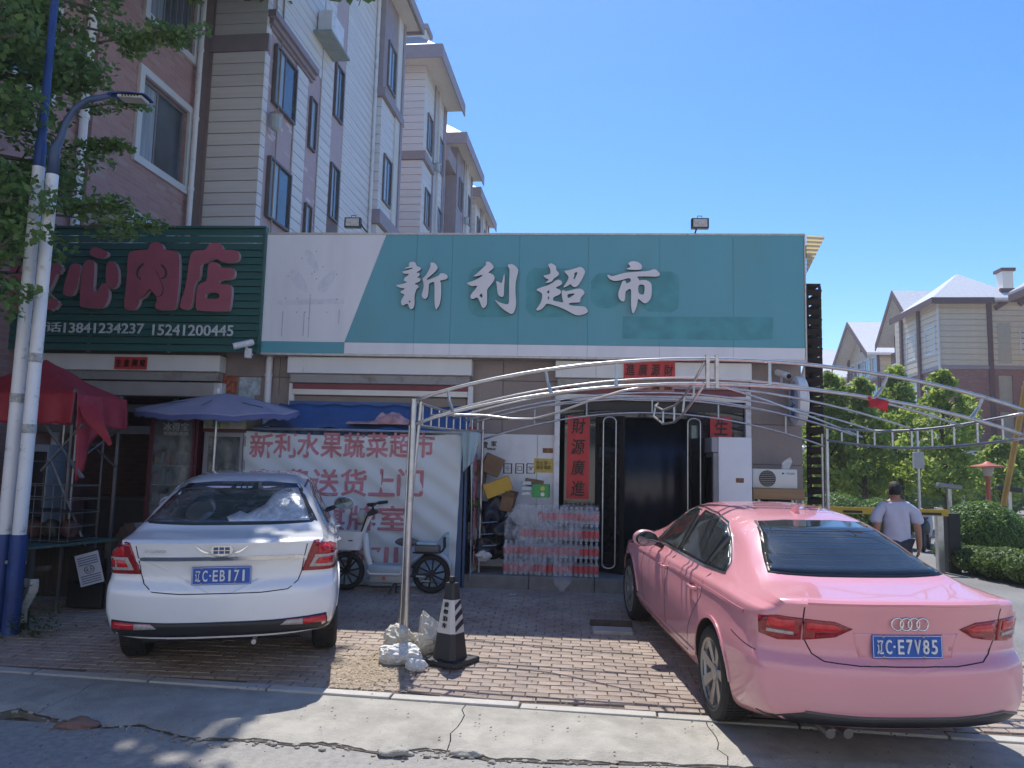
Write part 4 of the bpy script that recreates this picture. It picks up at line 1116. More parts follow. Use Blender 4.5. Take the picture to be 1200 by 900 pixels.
        for i in range(len(hs) - 1):
            k = i * 4
            for j in range(3): fs.append((k + j, k + j + 1, k + j + 5, k + j + 4))
        if vs: return B().add(vs, fs).make(name, m, parent or s.t, smooth=40)
    def wheel(s, sx, y, nsp, rim_m, steer=0., twin=False):
        S = s.S; r = S['rw']; x = sx * (S['track'] / 2)
        hub = B().lathe([(.0001, .0), (.06, .0), (.06, .03), (.11, .035), (.11, -.02), (.13, -.025), (.13, -.06)], axis='x', n=24)
        if sx < 0: hub.v = [(-a, b, c) for a, b, c in hub.v]; hub.f = [f[::-1] for f in hub.f]
        w = hub.make("wheel", mat("brake iron", (.1, .1, .1), .5, metal=.7), s.t, smooth=40); w.location = (x, y, r); w.rotation_euler = (0, 0, steer)
        hw = .11; ri = r * .70
        prof = [(ri, -hw * .8), (ri + .02, -hw * .96), (r - .05, -hw), (r - .015, -hw * .88), (r - .001, -hw * .6), (r - .001, hw * .6), (r - .015, hw * .88), (r - .05, hw), (ri + .02, hw * .96), (ri, hw * .8), (ri, -hw * .8)]
        b = B().lathe(prof, (0, 0, 0), 'x', 48, cap=False); b.make("tyre", rubber, w, smooth=35)
        tr = B()
        for q in range(72):
            a = 2 * math.pi * q / 72
            for xx in (-.055, .0, .055):
                c = (xx, math.cos(a) * (r - .0005), math.sin(a) * (r - .0005)); tr.cbox(c, (.042, .018, .006), rx=a + R(90))
        tr.make("tread", rubber, w)
        o = sx * hw * .72
        rimp = [(ri - .004, sx * hw * .82), (ri + .012, sx * hw * .92), (ri + .012, sx * hw * .86), (ri - .018, sx * hw * .6), (ri - .03, -sx * hw * .8), (ri - .006, -sx * hw * .8)]
        B().lathe(rimp, (0, 0, 0), 'x', 40, cap=False).make("rim", rim_m, w, smooth=35)
        B().lathe([(ri - .035, sx * .012), (.0001, sx * .012)], (0, 0, 0), 'x', 30).make("brake_disc", mat("brake iron", (.1, .1, .1), .5), w)
        sp = B()
        for q in range(nsp):
            a = 2 * math.pi * q / nsp + .3
            for da in ((-.13, .13) if twin else (0,)):
                def P3(rad, xx, dw, dd=0): return Vector((sx * xx, math.cos(a + da * (rad / ri)) * rad - math.sin(a) * dw, math.sin(a + da * (rad / ri)) * rad + math.cos(a) * dw))
                w0, w1 = (.030, .022) if not twin else (.016, .014)
                if not twin: w0, w1 = .026, .040
                A_ = [P3(.05, hw * .62, -w0), P3(.05, hw * .62, w0), P3(ri, hw * .84, w1), P3(ri, hw * .84, -w1)]
                Bq = [p - Vector((sx * .03, 0, 0)) for p in A_]
                if not twin:
                    mA = [(A_[0] + A_[3]) / 2, (A_[1] + A_[2]) / 2]
                sp.hexa(A_, Bq) if sx < 0 else sp.hexa(Bq, A_)
        sp.make("spokes", rim_m, w)
        B().lathe([(.062, sx * hw * .5), (.058, sx * hw * .72), (.03, sx * hw * .76), (.0001, sx * hw * .77)], (0, 0, 0), 'x', 20).make("hub_cap", rim_m, w, smooth=35)
        return w
    def plate(s, y, z, text, tilt=0.):
        b = B().rbox(-.22, .22, -.004, .004, -.07, .07, .003); pl = b.make("licence_plate", mat("blue plate", (.012, .09, .42), .35, var=.05), s.t)
        pl.location = (0, y, z); pl.rotation_euler = (tilt, 0, 0)
        fr_ = B()
        for a, c, d, e in ((-.215, .215, .061, .064), (-.215, .215, -.064, -.061), (-.215, -.212, -.061, .061), (.212, .215, -.061, .061)): fr_.box(a, c, -.0055, -.004, d, e)
        fr_.make("plate_border", white_print, pl)
        n = len(text); wid = .40 / (n - .35); x = -.2
        for ch in text:
            w_ = wid if ch not in "·" else wid * .45
            h = .085 if ch != "·" else .014
            cw = {"·": .014, "1": .016}.get(ch, wid * .72)
            lettering("character", ch, white_print, pl, (x + w_ / 2, -.006, 0), cw, h, .002, .012 if ch != "·" else 0, world=False)
            x += w_
        for bx in (-.15, .1):
            for bz in (-.058, .058): B().lathe([(.007, -.006), (.006, -.009), (.0001, -.0095)], (bx, 0, bz), 'y', 8).make("screw", mat("screw yellow", (.5, .38, .08), .5), pl)
        return pl

def mirror(poly): return [(-x, z) for x, z in poly][::-1]
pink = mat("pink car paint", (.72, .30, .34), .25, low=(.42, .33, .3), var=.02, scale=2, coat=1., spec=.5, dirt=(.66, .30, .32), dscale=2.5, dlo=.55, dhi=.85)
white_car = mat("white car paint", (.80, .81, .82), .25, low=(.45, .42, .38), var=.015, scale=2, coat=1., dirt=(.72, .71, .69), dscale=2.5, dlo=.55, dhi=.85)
lamp_red = mat("tail lamp red", (.55, .012, .018), .12, var=.25, scale=30, coat=.6)
lamp_dark = mat("tail lamp dark red", (.26, .006, .012), .12, var=.3, scale=40, coat=.6)
lamp_clear = mat("clear lamp", (.42, .38, .36), .15, var=.2, scale=40, coat=.5)
seam = mat("panel gap", (.01, .009, .01), .8, var=.1)
glass_car = mat("car glass", (.018, .024, .024), .05, var=.35, scale=3, spec=.9, dirt=(.045, .05, .05), dscale=3)
alloy = mat("alloy wheel", (.42, .42, .41), .32, metal=.7, var=.1, dirt=(.2, .18, .16), dscale=8)

# ---- pink saloon
S1 = dict(L=4.70, wb=2.81, ya=1.02, rw=.325, arch=.372, track=1.60, plan_r=.20, plan_f=.42, tuck=.05,
    w=[(0, .855), (.3, .895), (.9, .912), (2.3, .913), (3.7, .905), (4.3, .88), (4.7, .80)],
    low=[(0, .27), (.3, .22), (.8, .17), (3.9, .17), (4.4, .2), (4.7, .24)],
    belt=[(0, .985), (.4, .985), (1.2, .965), (2.2, .93), (3.2, .90), (3.8, .86), (4.4, .74), (4.7, .62)],
    top=[(0, 1.045), (.05, 1.055), (.25, 1.065), (.50, 1.085), (.66, 1.13), (.95, 1.245), (1.25, 1.345), (1.55, 1.40), (2.0, 1.427), (2.4, 1.42), (2.75, 1.375), (3.1, 1.23), (3.45, 1.06), (3.62, 1.0), (4.0, .95), (4.4, .84), (4.7, .68)],
    wr=[(0, .74), (.3, .72), (.55, .69), (.9, .63), (1.3, .575), (2.0, .57), (2.6, .56), (3.0, .60), (3.4, .68), (3.7, .72), (4.7, .6)],
    rear=[(.15, .10), (.3, .03), (.42, .0), (.58, .0), (.66, .012), (.69, .05), (.74, .075), (.85, .062), (.96, .03), (1.03, .005), (1.07, .0)],
    front=[(.15, .1), (.4, 0), (.6, .03), (.75, .2), (1, .3)])
p0 = Vector((1.30, 5.62)); rotp = R(6.6)
def car_loc(axle_left, S, rot):
    """car origin (rear bumper centre, on the ground) from where its rear left tyre stands"""
    c, s_ = math.cos(rot), math.sin(rot); lx, ly = -S['track'] / 2, S['ya']
    x = axle_left[0] - (lx * c - ly * s_); y = axle_left[1] - (lx * s_ + ly * c)
    return x, y
def set_tilt(o, S, rot):
    x, y = o.location.x, o.location.y; c, s_ = math.cos(rot), math.sin(rot)
    ax = lambda lx, ly: gz(x + lx * c - ly * s_, y + lx * s_ + ly * c)
    zr = (ax(-.78, S['ya']) + ax(.78, S['ya'])) / 2; zf = (ax(-.78, S['ya'] + S['wb']) + ax(.78, S['ya'] + S['wb'])) / 2
    roll_ = (ax(.78, S['ya']) - ax(-.78, S['ya'])) / 1.56
    pt = math.atan((zf - zr) / S['wb']); o.location.z = zr - S['ya'] * math.sin(pt) + .002
    o.rotation_euler = (Matrix.Rotation(rot, 3, 'Z') @ Matrix.Rotation(pt, 3, 'X') @ Matrix.Rotation(-math.atan(roll_), 3, 'Y')).to_euler()
x, y = car_loc(PINK_TYRE, S1, PINK_ROT)
c1 = Car(S1, "parked_car", "pink four door saloon parked at the right, seen from behind", (x, y, 0), PINK_ROT, pink); set_tilt(c1.t, S1, PINK_ROT)
# rear glass, its black border and reflector strip
rg = [(-.62, 1.105), (-.55, 1.2), (-.47, 1.31), (-.43, 1.365), (-.2, 1.378), (.2, 1.378), (.43, 1.365), (.47, 1.31), (.55, 1.2), (.62, 1.105), (.3, 1.098), (-.3, 1.098)]
c1.patch(rg, 'rear', "rear_window_seal", black_plastic, off=.002, res=.05)
c1.patch([(x * .965, 1.108 + (z - 1.098) * .95) for x, z in rg], 'rear', "rear_window", glass_car, off=.005, res=.05)
def side_glass(C, polys, seal, m=glass_car):
    for vw in ('left', 'right'):
        C.patch(seal, vw, "window_seal", black_plastic, off=.002, res=.06)
        for p in polys: C.patch(p, vw, "side_window", m, off=.005, res=.06)
        C.strip([seal[0]] + seal[1:] + [seal[0]], vw, "window_trim", chrome, w=.014, off=.006)
side_glass(c1, [[(3.02, .975), (2.32, .988), (2.37, 1.345), (2.62, 1.335), (2.86, 1.19)], [(2.26, .989), (1.52, 1.005), (1.46, 1.24), (1.62, 1.31), (1.9, 1.345), (2.29, 1.35)], [(1.46, 1.007), (1.13, 1.025), (1.16, 1.09), (1.39, 1.22)]],
           [(3.12, .965), (2.3, .978), (1.5, .995), (1.07, 1.02), (1.12, 1.09), (1.42, 1.25), (1.62, 1.325), (1.95, 1.36), (2.35, 1.362), (2.66, 1.35), (2.92, 1.19)])
# lamps
lo = [(-.885, .915), (-.80, .94), (-.56, .925), (-.50, .905), (-.47, .86), (-.56, .815), (-.70, .785), (-.84, .80), (-.89, .83)]
def lampset(side):
    f = (lambda p: p) if side < 0 else mirror
    a = c1.patch(f([(-.838, .92), (-.76, .94), (-.62, .935), (-.62, .80), (-.74, .785), (-.832, .81)]), 'rear', "tail_lamp", lamp_dark, off=.006, res=.04)
    c1.patch(f([(-.80, .925), (-.66, .922), (-.66, .862), (-.80, .868)]), 'rear', "reflector", lamp_red, off=.009, res=.04, parent=a)
    c1.patch(f([(-.80, .85), (-.66, .845), (-.66, .825), (-.80, .83)]), 'rear', "reflector", lamp_clear, off=.009, res=.04, parent=a)
    b = c1.patch(f([(-.612, .934), (-.44, .925), (-.335, .885), (-.43, .83), (-.612, .80)]), 'rear', "tail_lamp", lamp_dark, off=.006, res=.04)
    c1.patch(f([(-.595, .918), (-.45, .91), (-.39, .885), (-.45, .865), (-.595, .862)]), 'rear', "reflector", lamp_red, off=.009, res=.04, parent=b)
lampset(-1); lampset(1)
vw = 'left'
# boot lid gaps, spoiler lip, rear plate, rings, bumper parts
lid = [(-.62, 1.045), (-.618, .93), (-.60, .80), (-.56, .72), (-.50, .685), (-.3, .672), (.3, .672), (.50, .685), (.56, .72), (.60, .80), (.618, .93), (.62, 1.045)]
c1.strip(lid, 'rear', "boot_lid_gap", seam, w=.008, off=.001)
c1.strip([(-.60, 1.035), (0, 1.04), (.60, 1.035)], 'rear', "lip_spoiler", pink, w=.028, off=.016)
c1.patch([(-.33, .86), (.33, .86), (.29, .715), (-.29, .715)], 'rear', "plate_recess", pink, off=.001, res=.05)
def deep(z): h = c1.hit((0, z), 'rear'); return h[0].y
c1.plate(min(deep(.77), deep(.82)) - .012, .785, "辽C·E7V85", R(-4))
def ring_badge(C, y, z, n=4, r=.036):
    root = None
    for i in range(n):
        pts = [((i - (n - 1) / 2) * r * 1.42 + r * math.cos(2 * math.pi * k / 28), y - .004 * (i % 2), z + r * math.sin(2 * math.pi * k / 28)) for k in range(29)]
        o = B().tube(pts, .0055, 8, cap=False).make("badge_ring", chrome, C.t if root is None else root, smooth=True); root = root or o
ring_badge(c1, deep(.93) - .012, .925)
c1.patch([(-.83, .32), (-.62, .385), (-.3, .37), (.3, .37), (.62, .385), (.83, .335), (.80, .312), (-.80, .312)], 'rear', "lower_bumper", black_plastic, off=.006, res=.05)
c1.strip([(-.62, .39), (-.3, .377), (.3, .377), (.62, .39), (.84, .325)], 'rear', "bumper_trim", mat("dull trim", (.12, .11, .11), .4), w=.012, off=.01)
for xx in (-.47, -.36): B().lathe([(.030, -.02), (.030, .14), (.022, .14), (.022, -.019)], (xx, .09, .262), 'y', 20).make("exhaust_pipe", mat("exhaust steel", (.2, .19, .18), .4, metal=.8), c1.t, smooth=40)
# doors, sill, handles, fuel, arches
def door_lines(C, xf, xm, xr_, zs=.30):
    for vw in ('left', 'right'):
        for ln in ([(xf, .93), (xf + .02, .7), (xf - .02, .45), (xf - .12, zs)], [(xm, .95), (xm, .6), (xm + .02, zs)],
                   [(xr_, .98), (xr_ + .02, .80), (xr_ + .12, .68), (xr_ + .28, .5), (xr_ + .36, zs)], [(xf - .12, zs), (xm, zs - .005), (xr_ + .36, zs)]):
            C.strip(ln, vw, "door_gap", seam, w=.007, off=.001)
door_lines(c1, 3.22, 2.30, 1.30)
for vw, sx in (('left', -1), ('right', 1)):
    c1.strip([(3.9, .80), (3.2, .83), (2.3, .855), (1.5, .88), (.8, .895), (.45, .90)], vw, "shoulder_crease", pink, w=.02, off=.006)
    c1.strip([(.62, .735), (.45, .715), (.28, .70)], vw, "bumper_gap", seam, w=.006, off=.001)
    c1.strip([(3.5, .34), (2.4, .335), (1.4, .345)], vw, "sill_crease", pink, w=.03, off=.008)
    for yy in (2.42, 1.52):
        h = c1.hit((yy, .83), vw); cup = c1.patch([(yy - .09, .815), (yy - .09, .85), (yy + .06, .85), (yy + .06, .815)], vw, "door_handle", mat("pink handle cup", (.45, .17, .2), .4), off=.002, res=.03)
        c = h[0]; B().tube([(c.x - sx * .0, yy + .09, .835), (c.x + sx * .032, yy + .06, .836), (c.x + sx * .034, yy - .08, .838), (c.x, yy - .11, .838)], [.012, .013, .013, .012], 8).make("handle_bar", pink, cup, smooth=True)
    arc_pts = lambda yy: [(yy + .385 * math.cos(R(a)), .33 + .385 * math.sin(R(a))) for a in range(4, 177, 6)]
    for yy in (S1['ya'], S1['ya'] + S1['wb']): c1.strip(arc_pts(yy), vw, "arch_lip", pink, w=.024, off=.009)
h = c1.hit((.0, 1.75), 'top')
B().add([(-.02, 1.62, h[0].z - .01), (.02, 1.62, h[0].z - .01), (.012, 1.76, h[0].z - .01), (-.012, 1.76, h[0].z - .01), (0, 1.615, h[0].z + .055), (0, 1.66, h[0].z + .05)],
        [(0, 1, 4), (1, 2, 5, 4), (2, 3, 5), (3, 0, 4, 5), (3, 2, 1, 0)]).make("roof_antenna", pink, c1.t)
def door_mirror(C, sx, y, z, m, flip=False):
    w0 = C.hit((y, z), 'right' if sx > 0 else 'left')[0].x
    b = B().blob((0, .02, 0), (.118, .075, .082), 3, .03, 4); 
    hd = b.make("door_mirror", m, C.t, smooth=True); hd.location = (w0 + sx * .17, y, z + .08); hd.rotation_euler = (0, 0, sx * R(-8))
    B().lathe([(.0001, -.012), (.1, -.01), (.106, .03), (.0001, .03)], (0, 0, 0), "y", 28).make("mirror_glass", mat("mirror glass", (.16, .2, .22), .05, metal=.9), hd).scale = (1, 1, .66)
    hd.children[0].location = (0, -.052, 0)
    B().tube([(w0 - sx * .02, y + .02, z), (w0 + sx * .06, y + .01, z + .03), (w0 + sx * .13, y, z + .06)], [.03, .024, .02], 8).make("mirror_arm", black_plastic, C.t, smooth=True)
for sx in (-1, 1): door_mirror(c1, sx, 2.78, .94, pink)
for sx in (-1, 1):
    for yy in (S1['ya'], S1['ya'] + S1['wb']): c1.wheel(sx, yy, 7, alloy)
c1.patch([(-.5, 1.1), (-.42, 1.3), (.42, 1.3), (.5, 1.1)], 'front', "windscreen", glass_car, off=.003, res=.08)
for s_ in (-1, 1):
    q = [(-.8, .62), (-.5, .60), (-.5, .68), (-.78, .72)]; c1.patch(q if s_ < 0 else mirror(q), 'front', "headlight", lamp_clear, off=.004, res=.05)
# wires' reflections are left to the renderer; wiper-like heater lines on the rear glass
B().rbox(-.62, .62, .30, .95, .23, .32, .02).make("under_tray", dark, c1.t)
for k in range(7): c1.strip([(-.50 + .012 * k, 1.14 + k * .03), (.50 - .012 * k, 1.14 + k * .03)], 'rear', "heater_line", mat("heater line", (.05, .05, .045), .4), w=.0025, off=.0062, res=.08)

# ---- white saloon
S2 = dict(L=4.60, wb=2.65, ya=1.04, rw=.315, arch=.36, track=1.58, plan_r=.17, plan_f=.42, tuck=.03,
    w=[(0, .86), (.3, .895), (.9, .90), (2.3, .90), (3.7, .895), (4.3, .87), (4.6, .80)],
    low=[(0, .30), (.3, .24), (.8, .18), (3.9, .18), (4.3, .2), (4.6, .24)],
    belt=[(0, .99), (.4, 1.0), (1.2, .99), (2.2, .955), (3.2, .92), (3.8, .88), (4.3, .76), (4.6, .64)],
    top=[(0, 1.06), (.05, 1.07), (.22, 1.085), (.40, 1.105), (.54, 1.15), (.85, 1.285), (1.15, 1.395), (1.45, 1.445), (1.9, 1.475), (2.3, 1.47), (2.65, 1.42), (3.0, 1.27), (3.35, 1.09), (3.5, 1.02), (3.9, .96), (4.3, .85), (4.6, .70)],
    wr=[(0, .76), (.25, .75), (.5, .73), (.85, .68), (1.2, .62), (2.0, .59), (2.6, .58), (3.0, .62), (3.4, .69), (3.7, .72), (4.6, .6)],
    rear=[(.15, .10), (.3, .03), (.42, .0), (.62, .0), (.70, .015), (.72, .05), (.76, .07), (.88, .062), (.90, .04), (1.0, .02), (1.08, .0)],
    front=[(.15, .1), (.4, 0), (.6, .03), (.75, .2), (1, .3)])
x, y = car_loc(WHITE_TYRE, S2, WHITE_ROT)
c2 = Car(S2, "parked_car", "white four door saloon parked in front of the white banner", (x, y, 0), WHITE_ROT, white_car); set_tilt(c2.t, S2, WHITE_ROT)
rg = [(-.70, 1.135), (-.62, 1.25), (-.54, 1.37), (-.50, 1.405), (-.25, 1.425), (.25, 1.425), (.50, 1.405), (.54, 1.37), (.62, 1.25), (.70, 1.135), (.3, 1.125), (-.3, 1.125)]
c2.patch(rg, 'rear', "rear_window_seal", black_plastic, off=.002, res=.05)
glass_dusty = mat("dusty rear glass", (.035, .045, .05), .07, var=.3, scale=3, spec=.9, dirt=(.10, .12, .13), dscale=5, stretch=(1, 1, 3))
c2.patch([(x * .96, 1.137 + (z - 1.125) * .95) for x, z in rg], 'rear', "rear_window", glass_dusty, off=.005, res=.05)
foil = mat("silver sunshade foil", (.50, .53, .56), .3, metal=.35, var=.3, scale=9, bump=.5, bscale=26)
c2.patch([(-.02, 1.145), (-.05, 1.175), (.05, 1.215), (.11, 1.195), (.24, 1.255), (.30, 1.335), (.40, 1.375), (.50, 1.375), (.57, 1.27), (.635, 1.145)], 'rear', "crumpled_sunshade", foil, off=.0065, res=.04)
for sx in (-1, 1):
    seat = [(sx * (.28 + .12 * math.cos(t)), 1.23 + .09 * math.sin(t)) for t in [2 * math.pi * k / 12 for k in range(12)]]
    if sx < 0: c2.patch(seat, 'rear', "headrest_outline", mat("seat behind glass", (.07, .075, .075), .15), off=.0058, res=.05)
side_glass(c2, [[(2.92, .99), (2.22, 1.005), (2.27, 1.385), (2.5, 1.375), (2.76, 1.23)], [(2.16, 1.008), (1.38, 1.03), (1.34, 1.26), (1.5, 1.34), (1.8, 1.385), (2.19, 1.39)]],
           [(3.04, .98), (2.2, .995), (1.34, 1.02), (1.1, 1.05), (1.3, 1.27), (1.5, 1.355), (1.85, 1.40), (2.25, 1.402), (2.56, 1.39), (2.84, 1.22)])
for sx in (-1, 1):
    f = (lambda p: p) if sx < 0 else mirror
    a = c2.patch(f([(-.60, .80), (-.885, .79), (-.885, .90), (-.83, .98), (-.72, 1.045), (-.685, 1.04), (-.645, .93)]), 'rear', "tail_lamp", lamp_dark, off=.008, res=.035)
    c2.patch(f([(-.655, .83), (-.86, .815), (-.86, .925), (-.70, .93)]), 'rear', "reflector", lamp_clear, off=.011, res=.04, parent=a)
    c2.patch(f([(-.70, .85), (-.835, .84), (-.835, .905), (-.73, .905)]), 'rear', "reflector", lamp_red, off=.013, res=.04, parent=a)
    c2.patch(f([(-.72, .94), (-.845, .935), (-.80, .985), (-.73, 1.02)]), 'rear', "reflector", lamp_red, off=.011, res=.04, parent=a)
    c2.patch(f([(-.80, .385), (-.46, .40), (-.50, .44), (-.80, .44)]), 'rear', "fog_lamp", lamp_red, off=.010, res=.05)
    c2.patch(f([(-.62, .392), (-.455, .403), (-.50, .436), (-.62, .437)]), 'rear', "reversing_lamp", lamp_clear, off=.014, res=.05)
    vw = 'left' if sx < 0 else 'right'
    c2.patch([(.18, .80), (.18, 1.0), (.34, 1.0), (.46, .96), (.36, .88), (.26, .81)], vw, "tail_lamp", lamp_dark, off=.006, res=.03)
lid = [(-.645, 1.05), (-.62, .93), (-.60, .80), (-.575, .73), (-.50, .675), (-.3, .66), (.3, .66), (.50, .675), (.575, .73), (.60, .80), (.62, .93), (.645, 1.05)]
c2.strip(lid, 'rear', "boot_lid_gap", seam, w=.008, off=.001)
c2.strip([(-.60, .925), (0, .928), (.60, .925)], 'rear', "chrome_strip", chrome, w=.03, off=.014)
def deep2(z): h = c2.hit((0, z), 'rear'); return h[0].y
c2.plate(min(deep2(.75), deep2(.83)) - .012, .79, "辽C·EB171", R(-3))
yb = deep2(.99) - .02
bd = B().prism([(-.075, .97), (-.085, 1.0), (-.07, 1.03), (.07, 1.03), (.085, 1.0), (.075, .97), (.0, .945)], yb - .004, yb + .01).make("badge", chrome, c2.t)
blue_b = mat("badge blue", (.02, .06, .2), .2, coat=.5)
for i in range(3):
    for k in range(2): B().box(-.06 + i * .042, -.06 + i * .042 + .035, yb - .008, yb - .004, .967 + k * .028, .967 + k * .028 + .022).make("badge_cell", blue_b, bd)
for sx in (-1, 1):
    for k in range(3): B().add([(sx * .09, yb, .965 + k * .006), (sx * (.20 - k * .02), yb + .004, 1.03 - k * .018), (sx * (.15 - k * .02), yb, .985 - k * .012), (sx * .085, yb, .955 + k * .004)], [(0, 1, 2, 3), (3, 2, 1, 0)]).make("badge_wing", chrome, bd)
lettering("model_script", "EMGRAND", chrome, c2.t, (-.49, deep2(.985) - .0 + .02, .985), .16, .022, .01, .004, world=False)
c2.patch([(-.87, .40), (-.80, .455), (-.4, .445), (.4, .445), (.80, .455), (.87, .40), (.84, .335), (-.84, .335)], 'rear', "lower_bumper", black_plastic, off=.006, res=.05)
B().rbox(-.62, .62, .30, .95, .22, .32, .02).make("under_tray", dark, c2.t)
B().tube([(.25, .12, .25), (.25, .45, .25)], .02, 10).make("exhaust_pipe", steel, c2.t, smooth=40)
door_lines(c2, 3.12, 2.20, 1.2)
for vw, sx in (('left', -1), ('right', 1)):
    c2.strip([(3.9, .80), (3.2, .83), (2.3, .86), (1.3, .89), (.6, .90)], vw, "shoulder_crease", white_car, w=.02, off=.006)
    for yy in (2.32, 1.36):
        h = c2.hit((yy, .87), vw); c = h[0]; B().tube([(c.x, yy + .09, .87), (c.x + sx * .034, yy + .06, .872), (c.x + sx * .036, yy - .08, .874), (c.x, yy - .11, .874)], .012, 8).make("door_handle", white_car, c2.t, smooth=True)
    for yy in (S2['ya'], S2['ya'] + S2['wb']): c2.strip([(yy + .372 * math.cos(R(a)), .32 + .372 * math.sin(R(a))) for a in range(8, 173, 6)], vw, "arch_lip", white_car, w=.024, off=.009)
for xs_ in (-.60, .60): c2.strip([(xs_ * .93, 1.3), (xs_ * .95, 1.7), (xs_ * .95, 2.3)], 'top', "roof_gap", seam, w=.014, off=.001)
for sx in (-1, 1): door_mirror(c2, sx, 2.95, .97, white_car)
for sx in (-1, 1):
    for yy in (S2['ya'], S2['ya'] + S2['wb']): c2.wheel(sx, yy, 5, alloy)
c2.patch([(-.5, 1.12), (-.42, 1.34), (.42, 1.34), (.5, 1.12)], 'front', "windscreen", glass_car, off=.003, res=.08)
for s_ in (-1, 1):
    q = [(-.8, .64), (-.5, .62), (-.5, .70), (-.78, .74)]; c2.patch(q if s_ < 0 else mirror(q), 'front', "headlight", lamp_clear, off=.004, res=.05)
LIFT = .065                                             # the white car rides high on its springs
for o in list(c2.t.children):
    if not o.name.startswith("wheel"): o.location.z += LIFT
# ---------------------------------------------------------------- electric bicycle
def bike():
    a, c = W(405, 680, 9.5), W(505, 680, 9.5); L = c.x - a.x
    t = thing("electric_bicycle", "white small electric bicycle standing before the banner, facing left", "electric bicycle", (a.x, 9.5, gz(a.x, 9.5)))
    wh = mat("white bike plastic", (.75, .75, .72), .35, var=.04); gr = mat("grey bike seat", (.13, .125, .12), .6, var=.1)
    r = .235
    for x, nm in ((0, "front"), (L, "rear")):
        w = B().lathe([(.04, -.05), (.045, 0), (.04, .05)], axis='y', n=16).make("wheel", black_plastic, t, smooth=40); w.location = (x, 0, r)
        rr_ = r - .035; prof = [(rr_ + .035 * math.cos(q), .032 * math.sin(q)) for q in [2 * math.pi * k / 12 for k in range(13)]]
        B().lathe(prof, axis='y', n=40, cap=False).make("tyre", rubber, w, smooth=True)
        s = B()
        for k in range(10):
            q = 2 * math.pi * k / 10; s.tube([(.03 * math.cos(q), 0, .03 * math.sin(q)), (rr_ * .88 * math.cos(q + .2), 0, rr_ * .88 * math.sin(q + .2))], .012, 5)
        s.make("spokes", black_plastic, w)
    for sy in (-.05, .05): B().tube([(0, sy, r), (.07, sy, .42), (.12, sy * .5, .56)], .016, 7).make("fork", black_plastic, t, smooth=True)
    B().tube([(.12, 0, .54), (.22, 0, .80), (.31, 0, .98)], [.035, .028, .024], 9).make("head_tube", wh, t, smooth=True)
    B().tube([(.17, -.02, .70), (.24, -.05, .90), (.30, -.03, 1.0)], .01, 6).make("cable", black_plastic, t, smooth=True)
    B().tube([(.31, 0, .97), (.30, 0, 1.03), (.29, -.22, 1.06), (.36, -.30, 1.07)], .013, 7).make("handlebar", black_plastic, t, smooth=True)
    B().tube([(.30, 0, 1.03), (.29, .22, 1.06), (.36, .30, 1.07)], .013, 7).make("handlebar", black_plastic, t, smooth=True)
    for sy in (-1, 1): B().tube([(.30, sy * .24, 1.06), (.41, sy * .31, 1.075)], .02, 8).make("grip", black_plastic, t)
    B().cbox((.33, -.1, .96), (.12, .1, .06), ry=R(-20), bev=.015).make("display", black_plastic, t)
    B().blob((.17, 0, .90), (.06, .07, .085), 2, .0, 3).make("headlight", mat("cream lamp shell", (.5, .5, .42), .3), t, smooth=True)
    bs = B()
    bs.sheet(lambda u, v: ((-.17 + .04 * v) + (.36 - .08 * v) * (.5 - .5 * math.cos(2 * math.pi * u)) if False else .01 + (.19 - .035 * v) * math.cos(2 * math.pi * u) * (abs(math.cos(2 * math.pi * u)) + 1e-6) ** -.45, (.13 - .02 * v) * math.sin(2 * math.pi * u) * (abs(math.sin(2 * math.pi * u)) + 1e-6) ** -.45, .72 - .22 * v), 40, 6, th=.01)
    bk = bs.make("basket", wh, t, smooth=40)
    B().lathe([(.0001, .50), (.12, .50), (.12, .51), (.0001, .51)], (.01, 0, 0), n=24).make("basket_floor", wh, bk)
    for x in (-.09, .05): B().box(x, x + .05, -.137, -.13, .61, .622).make("basket_slot", black_plastic, bk)
    B().tube([(.22, 0, .70), (.25, 0, .45), (.30, 0, .30), (.40, 0, .24)], [.035, .04, .04, .03], 9).make("front_frame", wh, t, smooth=True)
    B().tube([(.29, -.1, .26), (.33, -.11, .22), (.70, -.11, .23), (.76, -.1, .30)], .018, 8).make("frame_rail", wh, t, smooth=True)
    B().tube([(.29, .1, .26), (.33, .11, .22), (.70, .11, .23), (.76, .1, .30)], .018, 8).make("frame_rail", wh, t, smooth=True)
    B().rbox(.30, .72, -.12, .12, .225, .33, .02).make("battery_box", mat("pale blue bike panel", (.42, .5, .54), .4), t, smooth=35)
    B().rbox(.32, .72, -.105, .105, .12, .222, .02).make("lower_panel", mat("grey bike panel", (.4, .41, .4), .4), t, smooth=35)
    B().prism([(.50, .20), (.475, .185), (.475, .165), (.50, .145), (.525, .165), (.525, .185)], -.109, -.1055).make("heart_badge", mat("orange badge", (.6, .14, .06), .4), t)
    B().tube([(.72, 0, .28), (.74, 0, .45), (.76, 0, .56)], [.035, .03, .025], 8).make("seat_post", wh, t, smooth=True)
    B().blob((.75, 0, .61), (.155, .10, .055), 5, .06, 3).make("saddle", gr, t, smooth=True)
    B().rbox(.86, 1.16, -.10, .10, .50, .58, .02).make("rear_seat", gr, t, smooth=35)
    B().rbox(.88, 1.14, -.09, .09, .582, .62, .015).make("rear_box", mat("pale blue rear box", (.32, .45, .5), .45, var=.2), t, smooth=35)
    B().tube([(.84, -.08, .49), (1.1, -.08, .49), (1.18, -.08, .50), (1.215, -.06, .56), (1.21, -.05, .68)], .011, 6).make("rack", black_plastic, t, smooth=True)
    B().tube([(.84, .08, .49), (1.1, .08, .49), (1.18, .08, .50), (1.215, .06, .56), (1.21, .05, .68)], .011, 6).make("rack", black_plastic, t, smooth=True)
